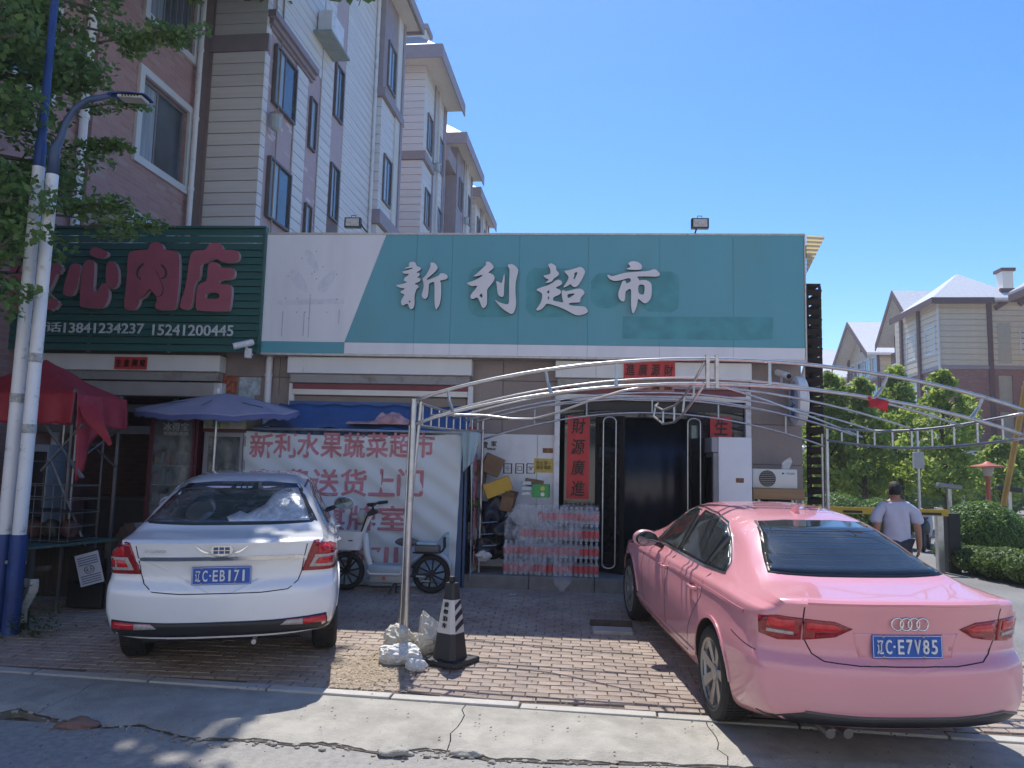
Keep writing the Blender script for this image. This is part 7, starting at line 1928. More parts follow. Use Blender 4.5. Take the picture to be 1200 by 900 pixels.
# ---------------------------------------------------------------- apartment blocks on the right
UR = 27.0
def rblock(lab): return thing("apartment_building", lab, "apartment building", (0, 0, 0), ROW)
sid = mat("cream siding", (.62, .53, .40), .6, var=.05, scale=2)
def front_face(t, u0, u1, v, zb_, ze, holes, m, th=.3, name="wall"):
    us = sorted({u0, u1} | {h[0] for h in holes} | {h[1] for h in holes}); b = B()
    for a, c in zip(us, us[1:]):
        hs = sorted([h for h in holes if h[0] <= a + 1e-6 and h[1] >= c - 1e-6], key=lambda h: h[2]); z = zb_
        for h in hs: b.box(a, c, v, v + th, z, h[2]); z = h[3]
        b.box(a, c, v, v + th, z, ze)
    return b.make(name, m, t)
def boards_band_front(t, u0, u1, v, z0, z1, h=.4):
    boards_front(t, u0, u1, v, z0, z1, h, sid)
def boards_band_side(t, u, v0, v1, z0, z1, h=.4): boards_side(t, u, v0, v1, z0, z1, h, sid, sgn=-1)
rA = rblock("red brick apartment block at the right with cream sided top storey and hipped roof")
vA, uA0, uA1 = 62.5, 26.1, 37.0; zsplit, zeA = 10.0, 15.2
hA = [(uA0 + 5.8, uA0 + 7.0, z, z + 2.1) for z in (3.4, 6.6)] + [(uA0 + 4.2, uA0 + 5.2, z, z + 2.2) for z in (1.6, 4.5, 7.3)]
front_face(rA, uA0, uA1, vA, 0, zsplit, [h for h in hA if h[3] < zsplit], dbrick)
pale_panel = mat("pale window board", (.42, .38, .30), .6, var=.08)
for h in hA:
    if h[0] < uA0 + 5:
        f = B().box(h[0] + .002, h[1] - .002, vA + .1, vA + .16, h[2] + .002, min(h[3], zsplit - .1) - .002).make("boarded_window", pale_panel, rA)
    else: window_front(rA, h[0] + .002, h[1] - .002, vA + .12, h[2] + .002, h[3] - .002, fr=.14)
B().box(uA0, uA1, vA + .02, vA + 9, zsplit, zeA).make("upper_wall", sid, rA); B().box(uA0, uA1, vA + .31, vA + 9, 0, zsplit - .01).make("core", dbrick, rA)
boards_band_front(rA, uA0, uA0 + 3.5, vA + .02, zsplit + .2, zeA, .45); boards_band_front(rA, uA0 + 3.9, uA1, vA + .02, zsplit + .2, zeA - .2, .45)
B().box(uA0 - .05, uA1, vA - .12, vA + .01, zsplit - .05, zsplit + .2).make("band", plum, rA)
dbrown = mat("dark brown trim", (.12, .055, .05), .7, var=.1)
B().box(uA0 + 3.52, uA0 + 3.85, vA - .15, vA + .0, 0, zeA).make("trim", dbrown, rA)
window_front(rA, uA0 + 5.8, uA0 + 7.0, vA - .02, zsplit + 1.2, zsplit + 3.2, fr=.12); B().box(uA0 + 4.2, uA0 + 5.2, vA - .05, vA - .015, zsplit + .4, zsplit + 3.6).make("boarded_window", pale_panel, rA)
# side face looking left
boards_band_side(rA, uA0, vA, vA + 8.5, zsplit + .2, zeA, .45)
for v_ in (3.3, 7.0): B().box(uA0 - .25, uA0 - .04, vA + v_, vA + v_ + .4, 0, zeA).make("trim", dbrown, rA)
B().box(uA0 - .12, uA0, vA, vA + 4, zsplit - .05, zsplit + .2).make("band", plum, rA)
for z in (zsplit + 1.3, zsplit - 2.6, 4.6, 1.6):
    for w_ in (.6, 4.4): window_side(rA, uA0 - .04, vA + w_, vA + w_ + 1.9, z, z + 2.2, sgn=-1, fr=.12)
pipe_v(rA, uA0 - .1, vA - .12, .5, zeA, .09, soffit)
hip_roof(rA, uA0 - .8, uA0 + 6.0, vA - .9, vA + 6.5, zeA, 2.9, mat("pale glinting roof tile", (.72, .70, .67), .3, var=.15, scale=8, bump=.3, bscale=10))
B().box(uA0 - .85, uA0 + 3.7, vA - .96, vA - .901, zeA - .3, zeA + .2).make("fascia", dbrown, rA); B().box(uA0 - .86, uA0 - .801, vA - .96, vA + 8, zeA - .3, zeA + .2).make("fascia", dbrown, rA)
# half-timbered gable at the right of the block
g0, g1, gp = uA0 + 4.5, uA0 + 13.0, zeA + 2.9
B().prism([(g0, zeA - .2), (g1, zeA - .2), (g0 + 4.6, gp)], vA - .0, vA + .3).make("gable", sid, rA)
for (p, q) in (((g0 - .4, zeA - .5), (g0 + 4.6, gp)), ((g0 + 4.6, gp), (g1 + .4, zeA - .5)), ((g0, zeA + .9), (g1 - 1, zeA + .9)), ((g0 + 1.4, zeA - .2), (g0 + 2.4, zeA + .9)), ((g0 + 3.0, zeA + .9), (g0 + 3.0, zeA + 2))):
    d = Vector((q[0] - p[0], 0, q[1] - p[1])); B().cbox(((p[0] + q[0]) / 2, vA - .14, (p[1] + q[1]) / 2), (d.length, .22, .34), ry=-math.atan2(d.z, d.x)).make("timber", dbrown, rA)
window_front(rA, g0 + 3.3, g0 + 5.8, vA - .03, zeA + .1, zeA + .85, fr=.06)
B().box(g0 + 1.3, g0 + 2.1, vA + 2, vA + 3, zeA + 1.5, gp + .1).make("chimney", soffit, rA); B().box(g0 + 1.15, g0 + 2.25, vA + 1.85, vA + 3.15, gp + .1, gp + .35).make("chimney_cap", dbrown, rA)

def gable_block(lab, v0, v1, u0, zs, ze, rise, proj=1.6):
    """block of the far row: gable looking towards the street"""
    t = rblock(lab); vm = (v0 + v1) / 2
    B().box(u0 + .05, u0 + 12, v0, v1, 0, zs).make("wall", dbrick, t); B().box(u0 + .05, u0 + 12, v0, v1, zs, ze).make("upper_wall", sid, t)
    boards_side(t, u0 + .05, v0, v1, zs + .2, ze, .5, sid, sgn=-1); boards_front(t, u0 + .05, u0 + 3.5, v0, zs + .2, ze, .5, sid)
    B().box(u0 - .08, u0 + .045, v0 - .1, v1, zs - .05, zs + .2).make("band", plum, t)
    for z in [1.4, 4.4, 7.3] + ([9.3] if zs > 11 else []) + [zs + .45]:
        for k in range(4):
            w0 = v0 + (v1 - v0) * (.05 + .235 * k); window_side(t, u0 - .03, w0, w0 + (v1 - v0) * .17, z, z + (1.6 if z in (7.3, 9.3) else 2.0), sgn=-1, fr=.16)
    # gable wall, rakes and roof slabs
    gw_ = B().add([(u0, v0, ze), (u0, v1, ze), (u0, vm, ze + rise), (u0 + .3, v0, ze), (u0 + .3, v1, ze), (u0 + .3, vm, ze + rise)], [(0, 2, 1), (3, 4, 5), (0, 1, 4, 3), (1, 2, 5, 4), (2, 0, 3, 5)]).make("gable", sid, t)
    ov = .9; k = rise / (vm - v0)
    for sgn in (-1, 1):
        ve = (v0 - ov) if sgn < 0 else (v1 + ov); z_e = ze - ov * k
        a = [(u0 - proj, ve, z_e + .1), (u0 + 12, ve, z_e + .1), (u0 + 12, vm, ze + rise + .1), (u0 - proj, vm, ze + rise + .1)]
        c = [(x, y, z + .25) for x, y, z in a]
        B().hexa(a if sgn < 0 else a[::-1], c if sgn < 0 else c[::-1]).make("roof", MATS["pale glinting roof tile"], t)
        d = Vector((0, vm - ve, ze + rise - z_e)); B().add([(u0 - proj - .08, ve, z_e - .25), (u0 - proj - .005, ve, z_e - .25), (u0 - proj - .005, vm, ze + rise - .25), (u0 - proj - .08, vm, ze + rise - .25), (u0 - proj - .08, ve, z_e + .38), (u0 - proj - .005, ve, z_e + .38), (u0 - proj - .005, vm, ze + rise + .38), (u0 - proj - .08, vm, ze + rise + .38)],
            [(0, 1, 2, 3), (7, 6, 5, 4), (0, 4, 5, 1), (1, 5, 6, 2), (2, 6, 7, 3), (3, 7, 4, 0)]).make("rake_board", dbrown, t)
    for v in (v0 + .1, v1 - .4): B().box(u0 - .2, u0 - .04, v, v + .35, 3, ze + .4).make("post", dbrown, t)
    # balcony
    bz = zs + .0; B().box(u0 - 1.3, u0 - .1, vm - 1.6, vm + 1.6, bz, bz + .15).make("balcony_floor", soffit, t)
    b = B()
    for q in range(14): vv = vm - 1.6 + 3.2 * q / 13; b.box(u0 - 1.3, u0 - 1.25, vv - .02, vv + .02, bz + .15, bz + 1.1)
    b.box(u0 - 1.32, u0 - 1.23, vm - 1.6, vm + 1.6, bz + 1.1, bz + 1.17); b.make("railing", dbrown, t)
    window_side(t, u0 - .035, vm - .9, vm + .9, ze + rise * .15, ze + rise * .55, sgn=-1, fr=.1)
    return t
gable_block("gabled block left of the red brick block, roof pale", 69.5, 77.0, 28.2, 11.8, 14.8, 3.5)
gable_block("smaller gabled apartment block further along the right row", 82.0, 92.0, 28.4, 11.6, 14.4, 3.6)
gable_block("farthest gabled apartment block of the right row beside the slatted panel", 98.0, 108.0, 28.4, 9.0, 13.8, 3.6)
rN = rblock("nearest right hand block, only its dark eaves corner showing at the right edge")
B().box(30.2, 40, 54, 58, 0, 14.4).make("wall", sid, rN); B().box(29.4, 41, 53.2, 58.8, 14.4, 14.9).make("eaves", dbrown, rN); hip_roof(rN, 29.4, 41, 53.2, 58.8, 14.91, 2.4)
B().box(30.1, 30.19, 53.9, 54.5, 0, 14.38).make("trim", dbrown, rN)
boards_front(rN, 30.2, 34, 54, 10.3, 14.38, .45, sid)
# low terrace buildings at street level behind the trees
low = thing("low_building", "long low brown building behind the trees on the right", "building", (0, 0, 0), ROW)
B().box(12, 27.4, 58, 62, 0, 3.1).make("wall", mat("dull brown render", (.2, .14, .12), .8, var=.15), low); B().box(11.6, 27.5, 57.5, 62.3, 3.1, 3.5).make("roof", soffit, low)
for k in range(6):
    u = 13 + k * 2.4; window_front(low, u, u + 1.3, 57.97, 1.0, 2.5, fr=.1)
rw = thing("terrace_wall", "pink stone terrace with slab top at the right edge behind the bush", "wall", (0, 0, 0), ROW)
B().box(21.2, 30, 37, 38, -.2, 1.6).make("stone_wall", mat("pink stone", (.3, .2, .18), .8, var=.2, scale=2), rw); B().box(20.6, 30, 36.5, 39, 1.61, 1.85).make("slab", soffit, rw); B().box(22.5, 30, 38.5, 41, 1.86, 2.5).make("upper_wall", concrete_d, rw)

# ---------------------------------------------------------------- vegetation
def leaf_cloud(b, c, rad, n, s0, s1, rr, flat=.5, squash=1.):
    c = Vector(c)
    for i in range(n):
        while True:
            p = Vector((rr.uniform(-1, 1), rr.uniform(-1, 1), rr.uniform(-1, 1)))
            if .25 < p.length < 1: break
        p = Vector((p.x * rad[0], p.y * rad[1], p.z * rad[2])); s = rr.uniform(s0, s1)
        nrm = Vector((rr.gauss(0, 1), rr.gauss(0, 1), rr.gauss(0, 1) + flat)).normalized(); a = nrm.orthogonal().normalized(); a.rotate(Matrix.Rotation(rr.uniform(0, 6.28), 3, nrm)); e = nrm.cross(a)
        q = c + p; b.v += [tuple(q - a * s), tuple(q + e * s * .62 + a * s * .15), tuple(q + a * s), tuple(q - e * s * .62 + a * s * .15)]
        k = len(b.v) - 4; b.f.append((k, k + 1, k + 2, k + 3)); b.m.append(0)
bark = mat("bark", (.10, .08, .06), .9, var=.3, scale=12, bump=.6)
maple = leaf_mat("maple leaf", (.14, .23, .04), (.33, .42, .09), .5)
def small_tree(lab, x, y, h, w, seed, base=.25, name="street_tree", lm=maple, dens=1.):
    rr = random.Random(seed); t = thing(name, lab, "tree", (x, y, gz(x, y)))
    tr = B().tube([(0, 0, -.1), (.04, 0, h * .3), (-.03, .05, h * .6), (0, 0, h * .95)], [.09, .075, .05, .015], 8)
    cr = B(); n = int(34 * dens)
    for i in range(n):
        f = (i + .5) / n; z = h * (base + (1 - base) * f); prof = (math.sin(min(1, (f + .12) * 1.6) * math.pi / 2) * (1 - f ** 1.6) + .06)
        r_ = w * prof * rr.uniform(.35, 1.0); a = i * 2.4 + rr.uniform(-.4, .4); c = (r_ * math.cos(a), r_ * math.sin(a), z)
        tr.tube([(0, 0, z - r_ * .5 - .1), (c[0] * .5, c[1] * .5, z - r_ * .15), c], [.03, .018, .006], 5)
        s = w * rr.uniform(.22, .36) * (1.15 - .5 * f)
        leaf_cloud(cr, c, (s, s, s * .75), int(150), .045, .125, rr)
    tr.make("trunk", bark, t, smooth=True); cr.make("crown", lm, t); return t
def at(px, py, Y): return W(px, py, Y).x
small_tree("leafy young tree beside the slatted panel, leftmost of the right hand trees", at(975, 560, 27), 27, 5.2, 1.4, 1)
small_tree("slim young tree second from left among the right hand trees", at(1012, 560, 26), 26, 4.9, 1.3, 2)
small_tree("tall pale green tree in front of the gabled blocks", at(1055, 560, 28), 28, 5.5, 1.5, 3)
small_tree("broad conical tree in front of the red brick block", at(1108, 560, 25), 25, 5.0, 1.7, 4)
small_tree("loose low tree at the right edge behind the lamp", at(1172, 560, 30), 30, 3.2, 1.3, 5, base=.4)
small_tree("dark tree filling the gap at the shop corner", at(950, 560, 33), 33, 4.6, 1.5, 6)
bushl = leaf_mat("bush leaf", (.06, .13, .028), (.15, .26, .05), .35)
def bush(lab, x, y, r, h, seed, nm="clipped_bush", n=9000, lm=bushl, s=.03):
    rr = random.Random(seed); t = thing(nm, lab, "bush", (x, y, gz(x, y))); b = B()
    for i in range(n):
        d = Vector((rr.gauss(0, 1), rr.gauss(0, 1), rr.gauss(0, 1))).normalized(); k = .86 + .16 * rr.random() + .1 * N2.noise(d * 2.2 + Vector((seed, 0, 0)))
        if rr.random() < .12: k *= 1.05
        p = Vector((d.x * r * k, d.y * r * k, h * .52 + d.z * h * .5 * k)); nrm = (d + Vector((rr.gauss(0, .6), rr.gauss(0, .6), rr.gauss(0, .6)))).normalized(); a = nrm.orthogonal().normalized(); a.rotate(Matrix.Rotation(rr.uniform(0, 6.28), 3, nrm)); e = nrm.cross(a); q = rr.uniform(.7, 1.5) * s
        m = len(b.v); b.v += [tuple(p - a * q), tuple(p + e * q * .55), tuple(p + a * q), tuple(p - e * q * .55)]; b.f.append((m, m + 1, m + 2, m + 3)); b.m.append(0)
    b.make("foliage", lm, t)
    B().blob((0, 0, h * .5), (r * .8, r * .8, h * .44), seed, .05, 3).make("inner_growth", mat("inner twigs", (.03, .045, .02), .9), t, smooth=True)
    st = B(); 
    for k in range(5): a = k * 1.3; st.tube([(0, 0, -.05), (math.cos(a) * r * .3, math.sin(a) * r * .3, h * .4)], .025, 5)
    st.make("stem", bark, t)
bush("round clipped bush just right of the canopy's back post", at(976, 575, 21), 21, .98, 1.25, 1)
bush("round clipped bush behind the walking man", at(1032, 575, 20), 20, .72, 1.15, 2)
bush("large round clipped bush right of the barrier post", at(1151, 600, 16.5), 16.5, .78, 1.25, 3, n=13000)
for i, (px, Y, r, h, lab) in enumerate(((1122, 16.2, .42, .5, "low loose shrub nearest the barrier post"), (1150, 14.9, .5, .5, "low shrub in front of the large clipped bush"), (1182, 14.2, .55, .55, "low shrub at the island kerb near the right edge"), (1215, 13.6, .55, .55, "low shrub partly cut off by the right edge"), (1195, 16.5, .7, .6, "low shrub right of the large clipped bush"))):
    bush(lab, at(px, 640, Y), Y, r, h, 20 + i, "shrub", 3500, leaf_mat("shrub leaf", (.06, .12, .02), (.13, .2, .04), .3), .03)
# dim hedge that closes the view under the trees
b = B(); rr = random.Random(77)
for i in range(15000):
    x = rr.uniform(8, 23); y = 41 + rr.gauss(0, .5); z = rr.uniform(-.2, 1.9) + .5 * N2.noise(Vector((x * .5, 0, 0)))
    s = rr.uniform(.06, .12); a = rr.uniform(0, 6.28); c = Vector((x, y, z)); d = Vector((math.cos(a), 0, math.sin(a))) * s; e = Vector((-math.sin(a), rr.uniform(-.5, .5), math.cos(a))) * s * .6
    b.add([c - d, c + e, c + d, c - e], [(0, 1, 2, 3)])
b.make("far_hedge", bushl, kind="stuff")

# big tree at the left: trunk beyond the frame, low boughs in view, high crown added to shade the parked car
rr = random.Random(21)
bt_ = thing("large_tree", "large leafy tree whose boughs hang over the two poles at the upper left", "tree", (-7.6, 6.6, gz(-7.6, 6.6)))
tk = B().tube([(-7.6, 6.6, -.4), (-7.5, 6.6, 2), (-7.3, 6.7, 4.5), (-7.0, 7.0, 7), (-6.4, 8.5, 10), (-5.8, 9.5, 13)], [.24, .2, .17, .14, .10, .04], 10)
cr = B()
def bough(p0, p1, n, spread, leaves, s0=.03, s1=.055):
    p0, p1 = Vector(p0), Vector(p1); mid = (p0 + p1) / 2 + Vector((0, 0, .25)); tk.tube([p0, mid, p1], [.05, .03, .01], 6)
    for i in range(n):
        f = (i + .6) / n; c = p0.lerp(mid, f * 2) if f < .5 else mid.lerp(p1, f * 2 - 1)
        o = c + Vector((rr.gauss(0, spread), rr.gauss(0, spread), rr.gauss(0, spread * .6))); tk.tube([c, (c + o) / 2 + Vector((0, 0, .03)), o], [.012, .008, .004], 4)
        sz = rr.uniform(.18, .34); leaf_cloud(cr, o, (sz * 1.3, sz * 1.3, sz * .55), leaves, s0, s1, rr, flat=1.2)
root = (-7.1, 6.9, 3.4)
tips = [((60, 30), 7.9), ((30, 70), 7.9), ((70, 100), 8.1), ((60, 130), 8.0), ((100, 80), 8.3), ((20, 200), 8.0), ((35, 280), 8.0), ((100, 200), 8.4), ((22, 40), 6.6), ((85, 30), 8.0), ((135, 40), 8.2), ((15, 110), 6.7), ((85, 60), 8.0), ((5, 175), 6.6), ((40, 155), 8.0), ((12, 235), 6.6), ((90, 225), 8.2), ((60, 265), 8.1), ((8, 290), 6.6), ((30, 320), 7.9), ((90, 255), 8.3), ((5, 20), 6.4), ((60, 5), 8.2), ((110, 10), 8.2), ((0, 370), 6.6), ((5, 75), 7.6), ((45, 100), 8.1), ((120, 250), 8.3), ((50, 200), 8.2), ((20, 60), 8.1)]
for (pp, Y) in tips:
    tip = W(pp[0], pp[1], Y); z0 = min(max(tip.z - .8, 2.6), 7.5); st_ = Vector((-7.15, 6.75, z0)).lerp(tip, .12)
    bough(st_, tip, 7, .26, 105)
# thin reaching sprays
for pp, Y, n in (((205, 42), 7.3, 5), ((240, 36), 7.35, 2), ((168, 122), 8.2, 2), ((155, 168), 8.3, 3), ((118, 100), 8.2, 3), ((190, 258), 7.4, 2), ((150, 240), 7.3, 4)):
    tip = W(pp[0], pp[1], Y); q = W(pp[0] - 90, pp[1] + 8, Y - .1); tk.tube([q, (q + tip) / 2 + Vector((0, 0, .04)), tip], [.014, .009, .003], 5)
    for i in range(n * 3):
        c = q.lerp(tip, .3 + .7 * (i + 1) / (n * 3)); leaf_cloud(cr, c + Vector((rr.gauss(0, .05), rr.gauss(0, .05), rr.gauss(0, .04))), (.14, .12, .06), 34, .028, .045, rr, flat=1.2)
# unseen high crown, shaped to shade the white car and left ground
for i in range(170):
    h_ = rr.uniform(9.6, 14.5); y = rr.uniform(8.4, min(16, (h_ - 1.9) / .66)); x = rr.uniform(-8.6, -2.7 - .11 * h_)
    if x < -5.4 and rr.random() < .5: continue
    c = Vector((x, y, h_)); leaf_cloud(cr, c, (.75, .75, .4), 110, .10, .18, rr, flat=1.0)
    if i % 4 == 0: tk.tube([(-6.4, 8.5, 10), (Vector((-6.4, 8.5, 10)) + c) / 2 + Vector((0, 0, .5)), c], [.06, .035, .01], 5)
tk.make("trunk", bark, bt_, world=True, smooth=True)
cr.make("crown", leaf_mat("tree leaf", (.075, .15, .045), (.18, .28, .08), .45), bt_, world=True)

# ---------------------------------------------------------------- barrier, lamps and posts by the side road
a, c = W(946, 592, 15.0), W(1112, 606, 15.0)
bar = thing("boom_barrier", "yellow boom barrier arm across the side road behind the man", "barrier", (c.x, 15, gz(c.x, 15)))
yel = mat("yellow barrier paint", (.55, .33, .02), .45, var=.08)
B().box(a.x - 1.2, c.x - .02, 14.97, 15.03, (a.z + c.z) / 2 - .06, (a.z + c.z) / 2 + .06).make("arm", yel, bar, world=True)
n = 5
for k in range(n): x = a.x - 1 + (c.x - a.x + 1) * (k + .3) / n; B().box(x, x + .35, 14.955, 14.968, (a.z + c.z) / 2 - .045, (a.z + c.z) / 2 - .0).make("dark_mark", dark, bar, world=True)
q = W(1103, 600, 15.0); B().rbox(q.x - .06, q.x + .06, 15.04, 15.16, gz(q.x, 15), q.z + .08, .01).make("arm_rest_post", steel, bar, world=True); B().rbox(q.x + .12, q.x + .34, 15.0, 15.25, gz(q.x, 15), q.z - .02, .02).make("motor_box", dark, bar, world=True)
def lamp_post(px, pt, pb_, Y, lab, m, head='disc'):
    p = W(px, pt, Y); z0 = gz(p.x, Y); t = thing("garden_lamp", lab, "lamp", (p.x, Y, z0)); h = p.z - z0
    B().tube([(0, 0, 0), (0, 0, h - .35)], .06, 10).make("post", m, t, smooth=40)
    B().lathe([(.10, h - .34), (.15, h - .12), (.15, h - .1)], n=12).make("lamp_glass", mat("lamp pane", (.4, .38, .35), .3), t, smooth=40)
    B().lathe([(.42, h - .10), (.4, h - .07), (.12, h - .01), (.05, h + .05), (.0001, h + .06)], n=16).make("lamp_cap", m, t, smooth=40)
lamp_post(1157, 543, 575, 22, "orange red garden lamp with a wide cap behind the large clipped bush", mat("orange red paint", (.40, .09, .05), .5))
for px, py, Y, lab in ((1112, 570, 17.5, "grey flat topped post left of the large clipped bush"), (1182, 573, 17.0, "dark flat topped post right of the large clipped bush")):
    q = W(px, py, Y); t = thing("signal_post", lab, "post", (q.x, Y, gz(q.x, Y))); h = q.z - t.location.z
    B().tube([(0, 0, 0), (0, 0, h)], .05, 8).make("post", steel, t); B().cbox((0, 0, h), (.5, .16, .10), ry=R(6), bev=.02).make("head", black_plastic if px > 1150 else steel_d, t)
q = W(1076, 545, 19); t = thing("control_box", "grey control box on a thin post above the walking man's head", "box", (q.x, 19, gz(q.x, 19))); h = q.z - t.location.z
B().tube([(0, 0, 0), (0, 0, h + .9)], .035, 8).make("post", steel, t); B().rbox(-.11, .11, -.08, .06, h - .08, h + .3, .01).make("box_body", mat("grey box", (.4, .4, .41), .5), t)
b = B(); p, q = W(1176, 592, 16), W(1203, 448, 15.0); tag(b.tube([p, q], .055, 6).make("ladder_rail", mat("yellow brown timber", (.40, .26, .08), .7, var=.2), None), "yellow brown timber pole leaning at the right edge", "pole")
for px, Y, z1, lab in ((1113, 33, 4.5, "dark lamp mast between the conical tree and the red block"), (1128, 35, 3.2, "pale thin mast right of the dark lamp mast")):
    x = at(px, 560, Y); tag(B().tube([(0, 0, 0), (0, 0, z1)], .07, 8).make("mast", dark if px == 1113 else white_paint, None), lab, "mast").location = (x, Y, -.2)
# scooter parked behind the barrier
q = W(1083, 594, 19.5); sc_ = thing("motor_scooter", "small dark motor scooter parked behind the barrier", "scooter", (q.x, 19.5, gz(q.x, 19.5)), R(60))
for x in (-.5, .5): B().lathe([(.1, -.05), (.24, -.05), (.26, -.02), (.26, .02), (.24, .05), (.1, .05)], (x, 0, .26), 'y', 24).make("wheel", rubber, sc_, smooth=35)
B().blob((-.25, 0, .55), (.42, .14, .2), 3, .1, 3).make("body", dark, sc_, smooth=True); B().blob((.35, 0, .6), (.12, .14, .32), 5, .1, 3).make("front_shield", mat("scooter white", (.5, .5, .5), .3), sc_, smooth=True)
B().tube([(.38, 0, .8), (.34, 0, 1.0), (.3, .28, 1.05)], .02, 6).make("handlebar", dark, sc_); B().tube([(.34, 0, 1.0), (.3, -.28, 1.05)], .02, 6).make("handlebar", dark, sc_); B().blob((-.3, 0, .78), (.3, .12, .05), 7, .05, 2).make("seat", rubber, sc_, smooth=True)

# ---------------------------------------------------------------- walking man seen from behind
mx, my = W(1051, 640, 9.2).x, 9.2
man = thing("person", "man in a pale lavender T-shirt walking away behind the pink car", "person", (mx, my, gz(mx, my)), R(-4))
skin = mat("skin", (.38, .2, .14), .55, var=.06); hair = mat("short black hair", (.012, .011, .011), .7, var=.3, scale=60, bump=.5, bscale=60)
shirt = mat("lavender shirt", (.48, .50, .62), .75, var=.05, scale=5, bump=.35, bscale=7); trous = mat("dark trousers", (.04, .045, .06), .8, var=.1)
Hm = W(1050, 567, 9.2).z - gz(mx, my); k = Hm / 1.70
def skin_body(verts, edges, radii, name, m, parent, root=0, sub=2):
    me = bpy.data.meshes.new(name); me.from_pydata([Vector(v) * k for v in verts], edges, []); o = bpy.data.objects.new(name, me); COL.objects.link(o)
    md = o.modifiers.new("s", 'SKIN'); sv = me.skin_vertices[0].data
    for i, r_ in enumerate(radii):
        r_ = r_ if isinstance(r_, tuple) else (r_, r_); sv[i].radius = (r_[0] * k, r_[1] * k)
    sv[root].use_root = True
    s2 = o.modifiers.new("u", 'SUBSURF'); s2.levels = sub; s2.render_levels = sub
    bpy.context.view_layer.update(); nm = bpy.data.meshes.new_from_object(o.evaluated_get(bpy.context.evaluated_depsgraph_get()))
    o.modifiers.clear(); o.data = nm; nm.materials.append(m); nm.polygons.foreach_set("use_smooth", [True] * len(nm.polygons)); o.parent = parent; return o
V_ = [(0, 0, .95), (0, 0, 1.12), (0, 0, 1.30), (0, 0, 1.42), (0, .01, 1.50), (0, .02, 1.55),
      (-.13, 0, 1.41), (-.205, 0, 1.37), (-.25, -.03, 1.12), (-.25, .05, .90), (-.25, .07, .84),
      (.13, 0, 1.41), (.205, 0, 1.37), (.26, -.02, 1.12), (.29, .04, .90), (.29, .06, .84),
      (-.1, 0, .92), (-.11, .12, .50), (-.10, .02, .10), (-.10, .14, .04), (.1, 0, .92), (.11, -.04, .50), (.11, -.22, .12), (.11, -.12, .06)]
E_ = [(0, 1), (1, 2), (2, 3), (3, 4), (4, 5), (3, 6), (6, 7), (7, 8), (8, 9), (9, 10), (3, 11), (11, 12), (12, 13), (13, 14), (14, 15), (0, 16), (16, 17), (17, 18), (18, 19), (0, 20), (20, 21), (21, 22), (22, 23)]
R_ = [(.15, .11), (.14, .105), (.16, .11), (.12, .09), .062, .06, .07, .062, .045, .036, .03, .07, .062, .045, .036, .03, .085, .06, .042, .04, .085, .06, .042, .04]
skin_body(V_, E_, R_, "body", skin, man)
# head with face, ears and hair
def head_pt(u, v):
    a = 2 * math.pi * u; b_ = math.pi * v; x = .076 * math.sin(b_) * math.sin(a); y = .095 * math.sin(b_) * math.cos(a); z = .118 * math.cos(b_)
    if z < 0: x *= 1 - .28 * (-z / .118) ** 1.5; y = y * (1 - .12 * (-z / .118)) + .012 * (-z / .118)
    if y > .06 and abs(x) < .02 and -.045 < z < .01: y += .022 * (1 - abs(x) / .02)
    return Vector((x, y + .02, z + 1.60)) * k
B().sheet(head_pt, 48, 28).make("head", skin, man, smooth=True)
for sx in (-1, 1):
    B().blob((sx * .08 * k, .015 * k, 1.595 * k), (.012 * k, .02 * k, .032 * k), 2, .1, 2).make("ear", skin, man, smooth=True)
    B().blob((sx * .03 * k, .105 * k, 1.605 * k), (.012 * k, .006 * k, .007 * k), 2, 0, 2).make("eye", white_print, man, smooth=True)
B().blob((0, .108 * k, 1.545 * k), (.026 * k, .006 * k, .007 * k), 2, 0, 2).make("mouth", mat("lips", (.3, .1, .08), .5), man, smooth=True)
hb_ = B()
def hair_pt(u, v):
    a = 2 * math.pi * u; front = max(0, math.cos(a)); b_ = math.pi * v * (.62 - .26 * front ** .7)
    kk = 1.07 + .02 * N2.noise(Vector((math.sin(a) * 9, math.cos(a) * 9, v * 12)))
    return Vector((.078 * kk * math.sin(b_) * math.sin(a), .097 * kk * math.sin(b_) * math.cos(a) + .018, 1.605 + .121 * kk * math.cos(b_))) * k
hb_.sheet(hair_pt, 60, 24, th=.012); hb_.make("hair", hair, man, smooth=True)
sh = skin_body([(0, 0, .86), (0, 0, 1.0), (0, 0, 1.14), (0, 0, 1.29), (0, 0, 1.405), (0, .005, 1.455), (-.13, 0, 1.40), (-.22, 0, 1.34), (-.27, -.02, 1.17), (.13, 0, 1.40), (.22, 0, 1.34), (.28, -.01, 1.17)],
    [(0, 1), (1, 2), (2, 3), (3, 4), (4, 5), (4, 6), (6, 7), (7, 8), (4, 9), (9, 10), (10, 11)], [(.185, .14), (.18, .135), (.175, .13), (.185, .13), (.14, .105), .075, .09, .085, .082, .09, .085, .082], "shirt", shirt, man, sub=3)
for v in sh.data.vertices:
    q = v.co; v.co += v.normal * (.016 * (N2.noise(Vector((q.x * 9, q.y * 9, q.z * 4 + q.x * 6))) - .5 * abs(N2.noise(Vector((q.x * 14, q.y * 7, q.z * 11))))))
skin_body([(0, 0, .94), (-.1, 0, .90), (-.11, .12, .50), (-.10, .03, .12), (.1, 0, .90), (.11, -.04, .50), (.11, -.20, .14)], [(0, 1), (1, 2), (2, 3), (0, 4), (4, 5), (5, 6)], [(.16, .125), .10, .078, .06, .10, .078, .06], "trousers", trous, man)
for sx, y0 in ((-1, .10), (1, -.15)): B().blob((sx * .105 * k, (y0) * k, .045 * k), (.05 * k, .13 * k, .045 * k), 4, .05, 3).make("shoe", dark, man, smooth=True)
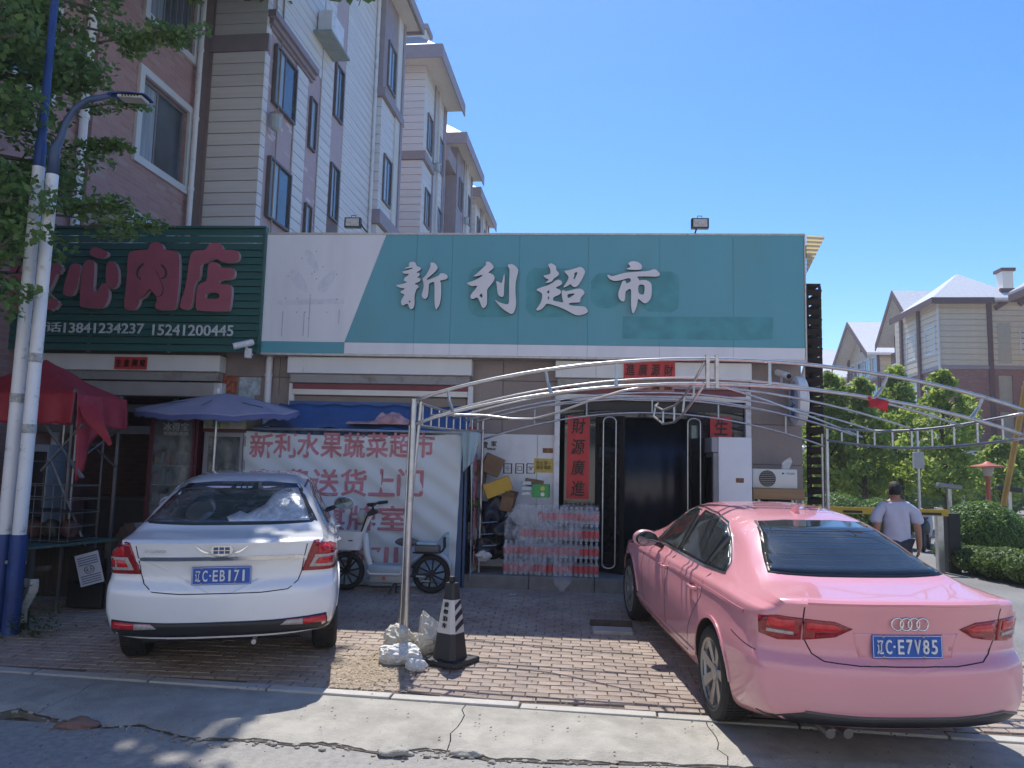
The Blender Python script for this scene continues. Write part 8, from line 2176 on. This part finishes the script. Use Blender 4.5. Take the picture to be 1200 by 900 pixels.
for sx, hx in ((-1, -.25), (1, .29)):
    for j in range(4):
        y = .045 + j * .018; B().tube([Vector((hx, y, .85)) * k, Vector((hx + sx * .002, y + .006, .80)) * k, Vector((hx - sx * .012, y + .012, .765 + .004 * abs(j - 1.5))) * k, Vector((hx - sx * .03, y + .014, .745)) * k], [.0095 * k, .009 * k, .008 * k, .006 * k], 6).make("finger", skin, man, smooth=True)
    B().tube([Vector((hx, .05, .87)) * k, Vector((hx - sx * .01, .025, .83)) * k, Vector((hx - sx * .02, .02, .80)) * k], [.011 * k, .01 * k, .007 * k], 6).make("thumb", skin, man, smooth=True)

# ---------------------------------------------------------------- unseen block and paving added behind the viewer to bounce sun, and for car reflections
ac_ = thing("apartment_building", "cream apartment block added behind the viewer to bounce light onto the shopfronts", "apartment building", (0, -17, 0))
B().box(-34, 30, -12, 0, -.4, 17).make("wall", mat("added block cream render", (.74, .70, .64), .8, var=.06, scale=.6), ac_)
B().box(-34.5, 30.5, -12.5, .6, 17.01, 17.5).make("roof", concrete_d, ac_)
w0 = None
for k in range(5):
    for i in range(17):
        if w0 is None: w0 = B().box(-.9, .9, .0, .06, -.8, .8).make("window", winf, ac_); B().box(-.8, .8, .061, .075, -.7, .7).make("pane", wing, w0); o = w0
        else: o = copy_tree(w0, ac_)
        o.location = (-32 + i * 3.75, .002, 3.4 + k * 3.0)
B().box(-40, 36, -16.4, -12, -.35, -.15).make("added_unseen_paving", kerb_m, None, kind="structure")  # pale paving out of view, added to bounce light

# ---------------------------------------------------------------- thin haze volume added to imitate a lens veil
hz = B().box(-905, 905, -305, 1505, -1.6, 27)
hm = bpy.data.materials.new("veil_haze"); hm.use_nodes = True; hn = hm.node_tree.nodes; hn.remove(hn["Principled BSDF"])
pv = hn.new("ShaderNodeVolumePrincipled"); pv.inputs["Color"].default_value = (.86, .92, 1, 1); pv.inputs["Density"].default_value = VEIL_HAZE; pv.inputs["Anisotropy"].default_value = .55
hm.node_tree.links.new(pv.outputs[0], hn["Material Output"].inputs["Volume"])
hz.make("veil_haze", hm, kind="stuff")
scene.cycles.volume_bounces = 1
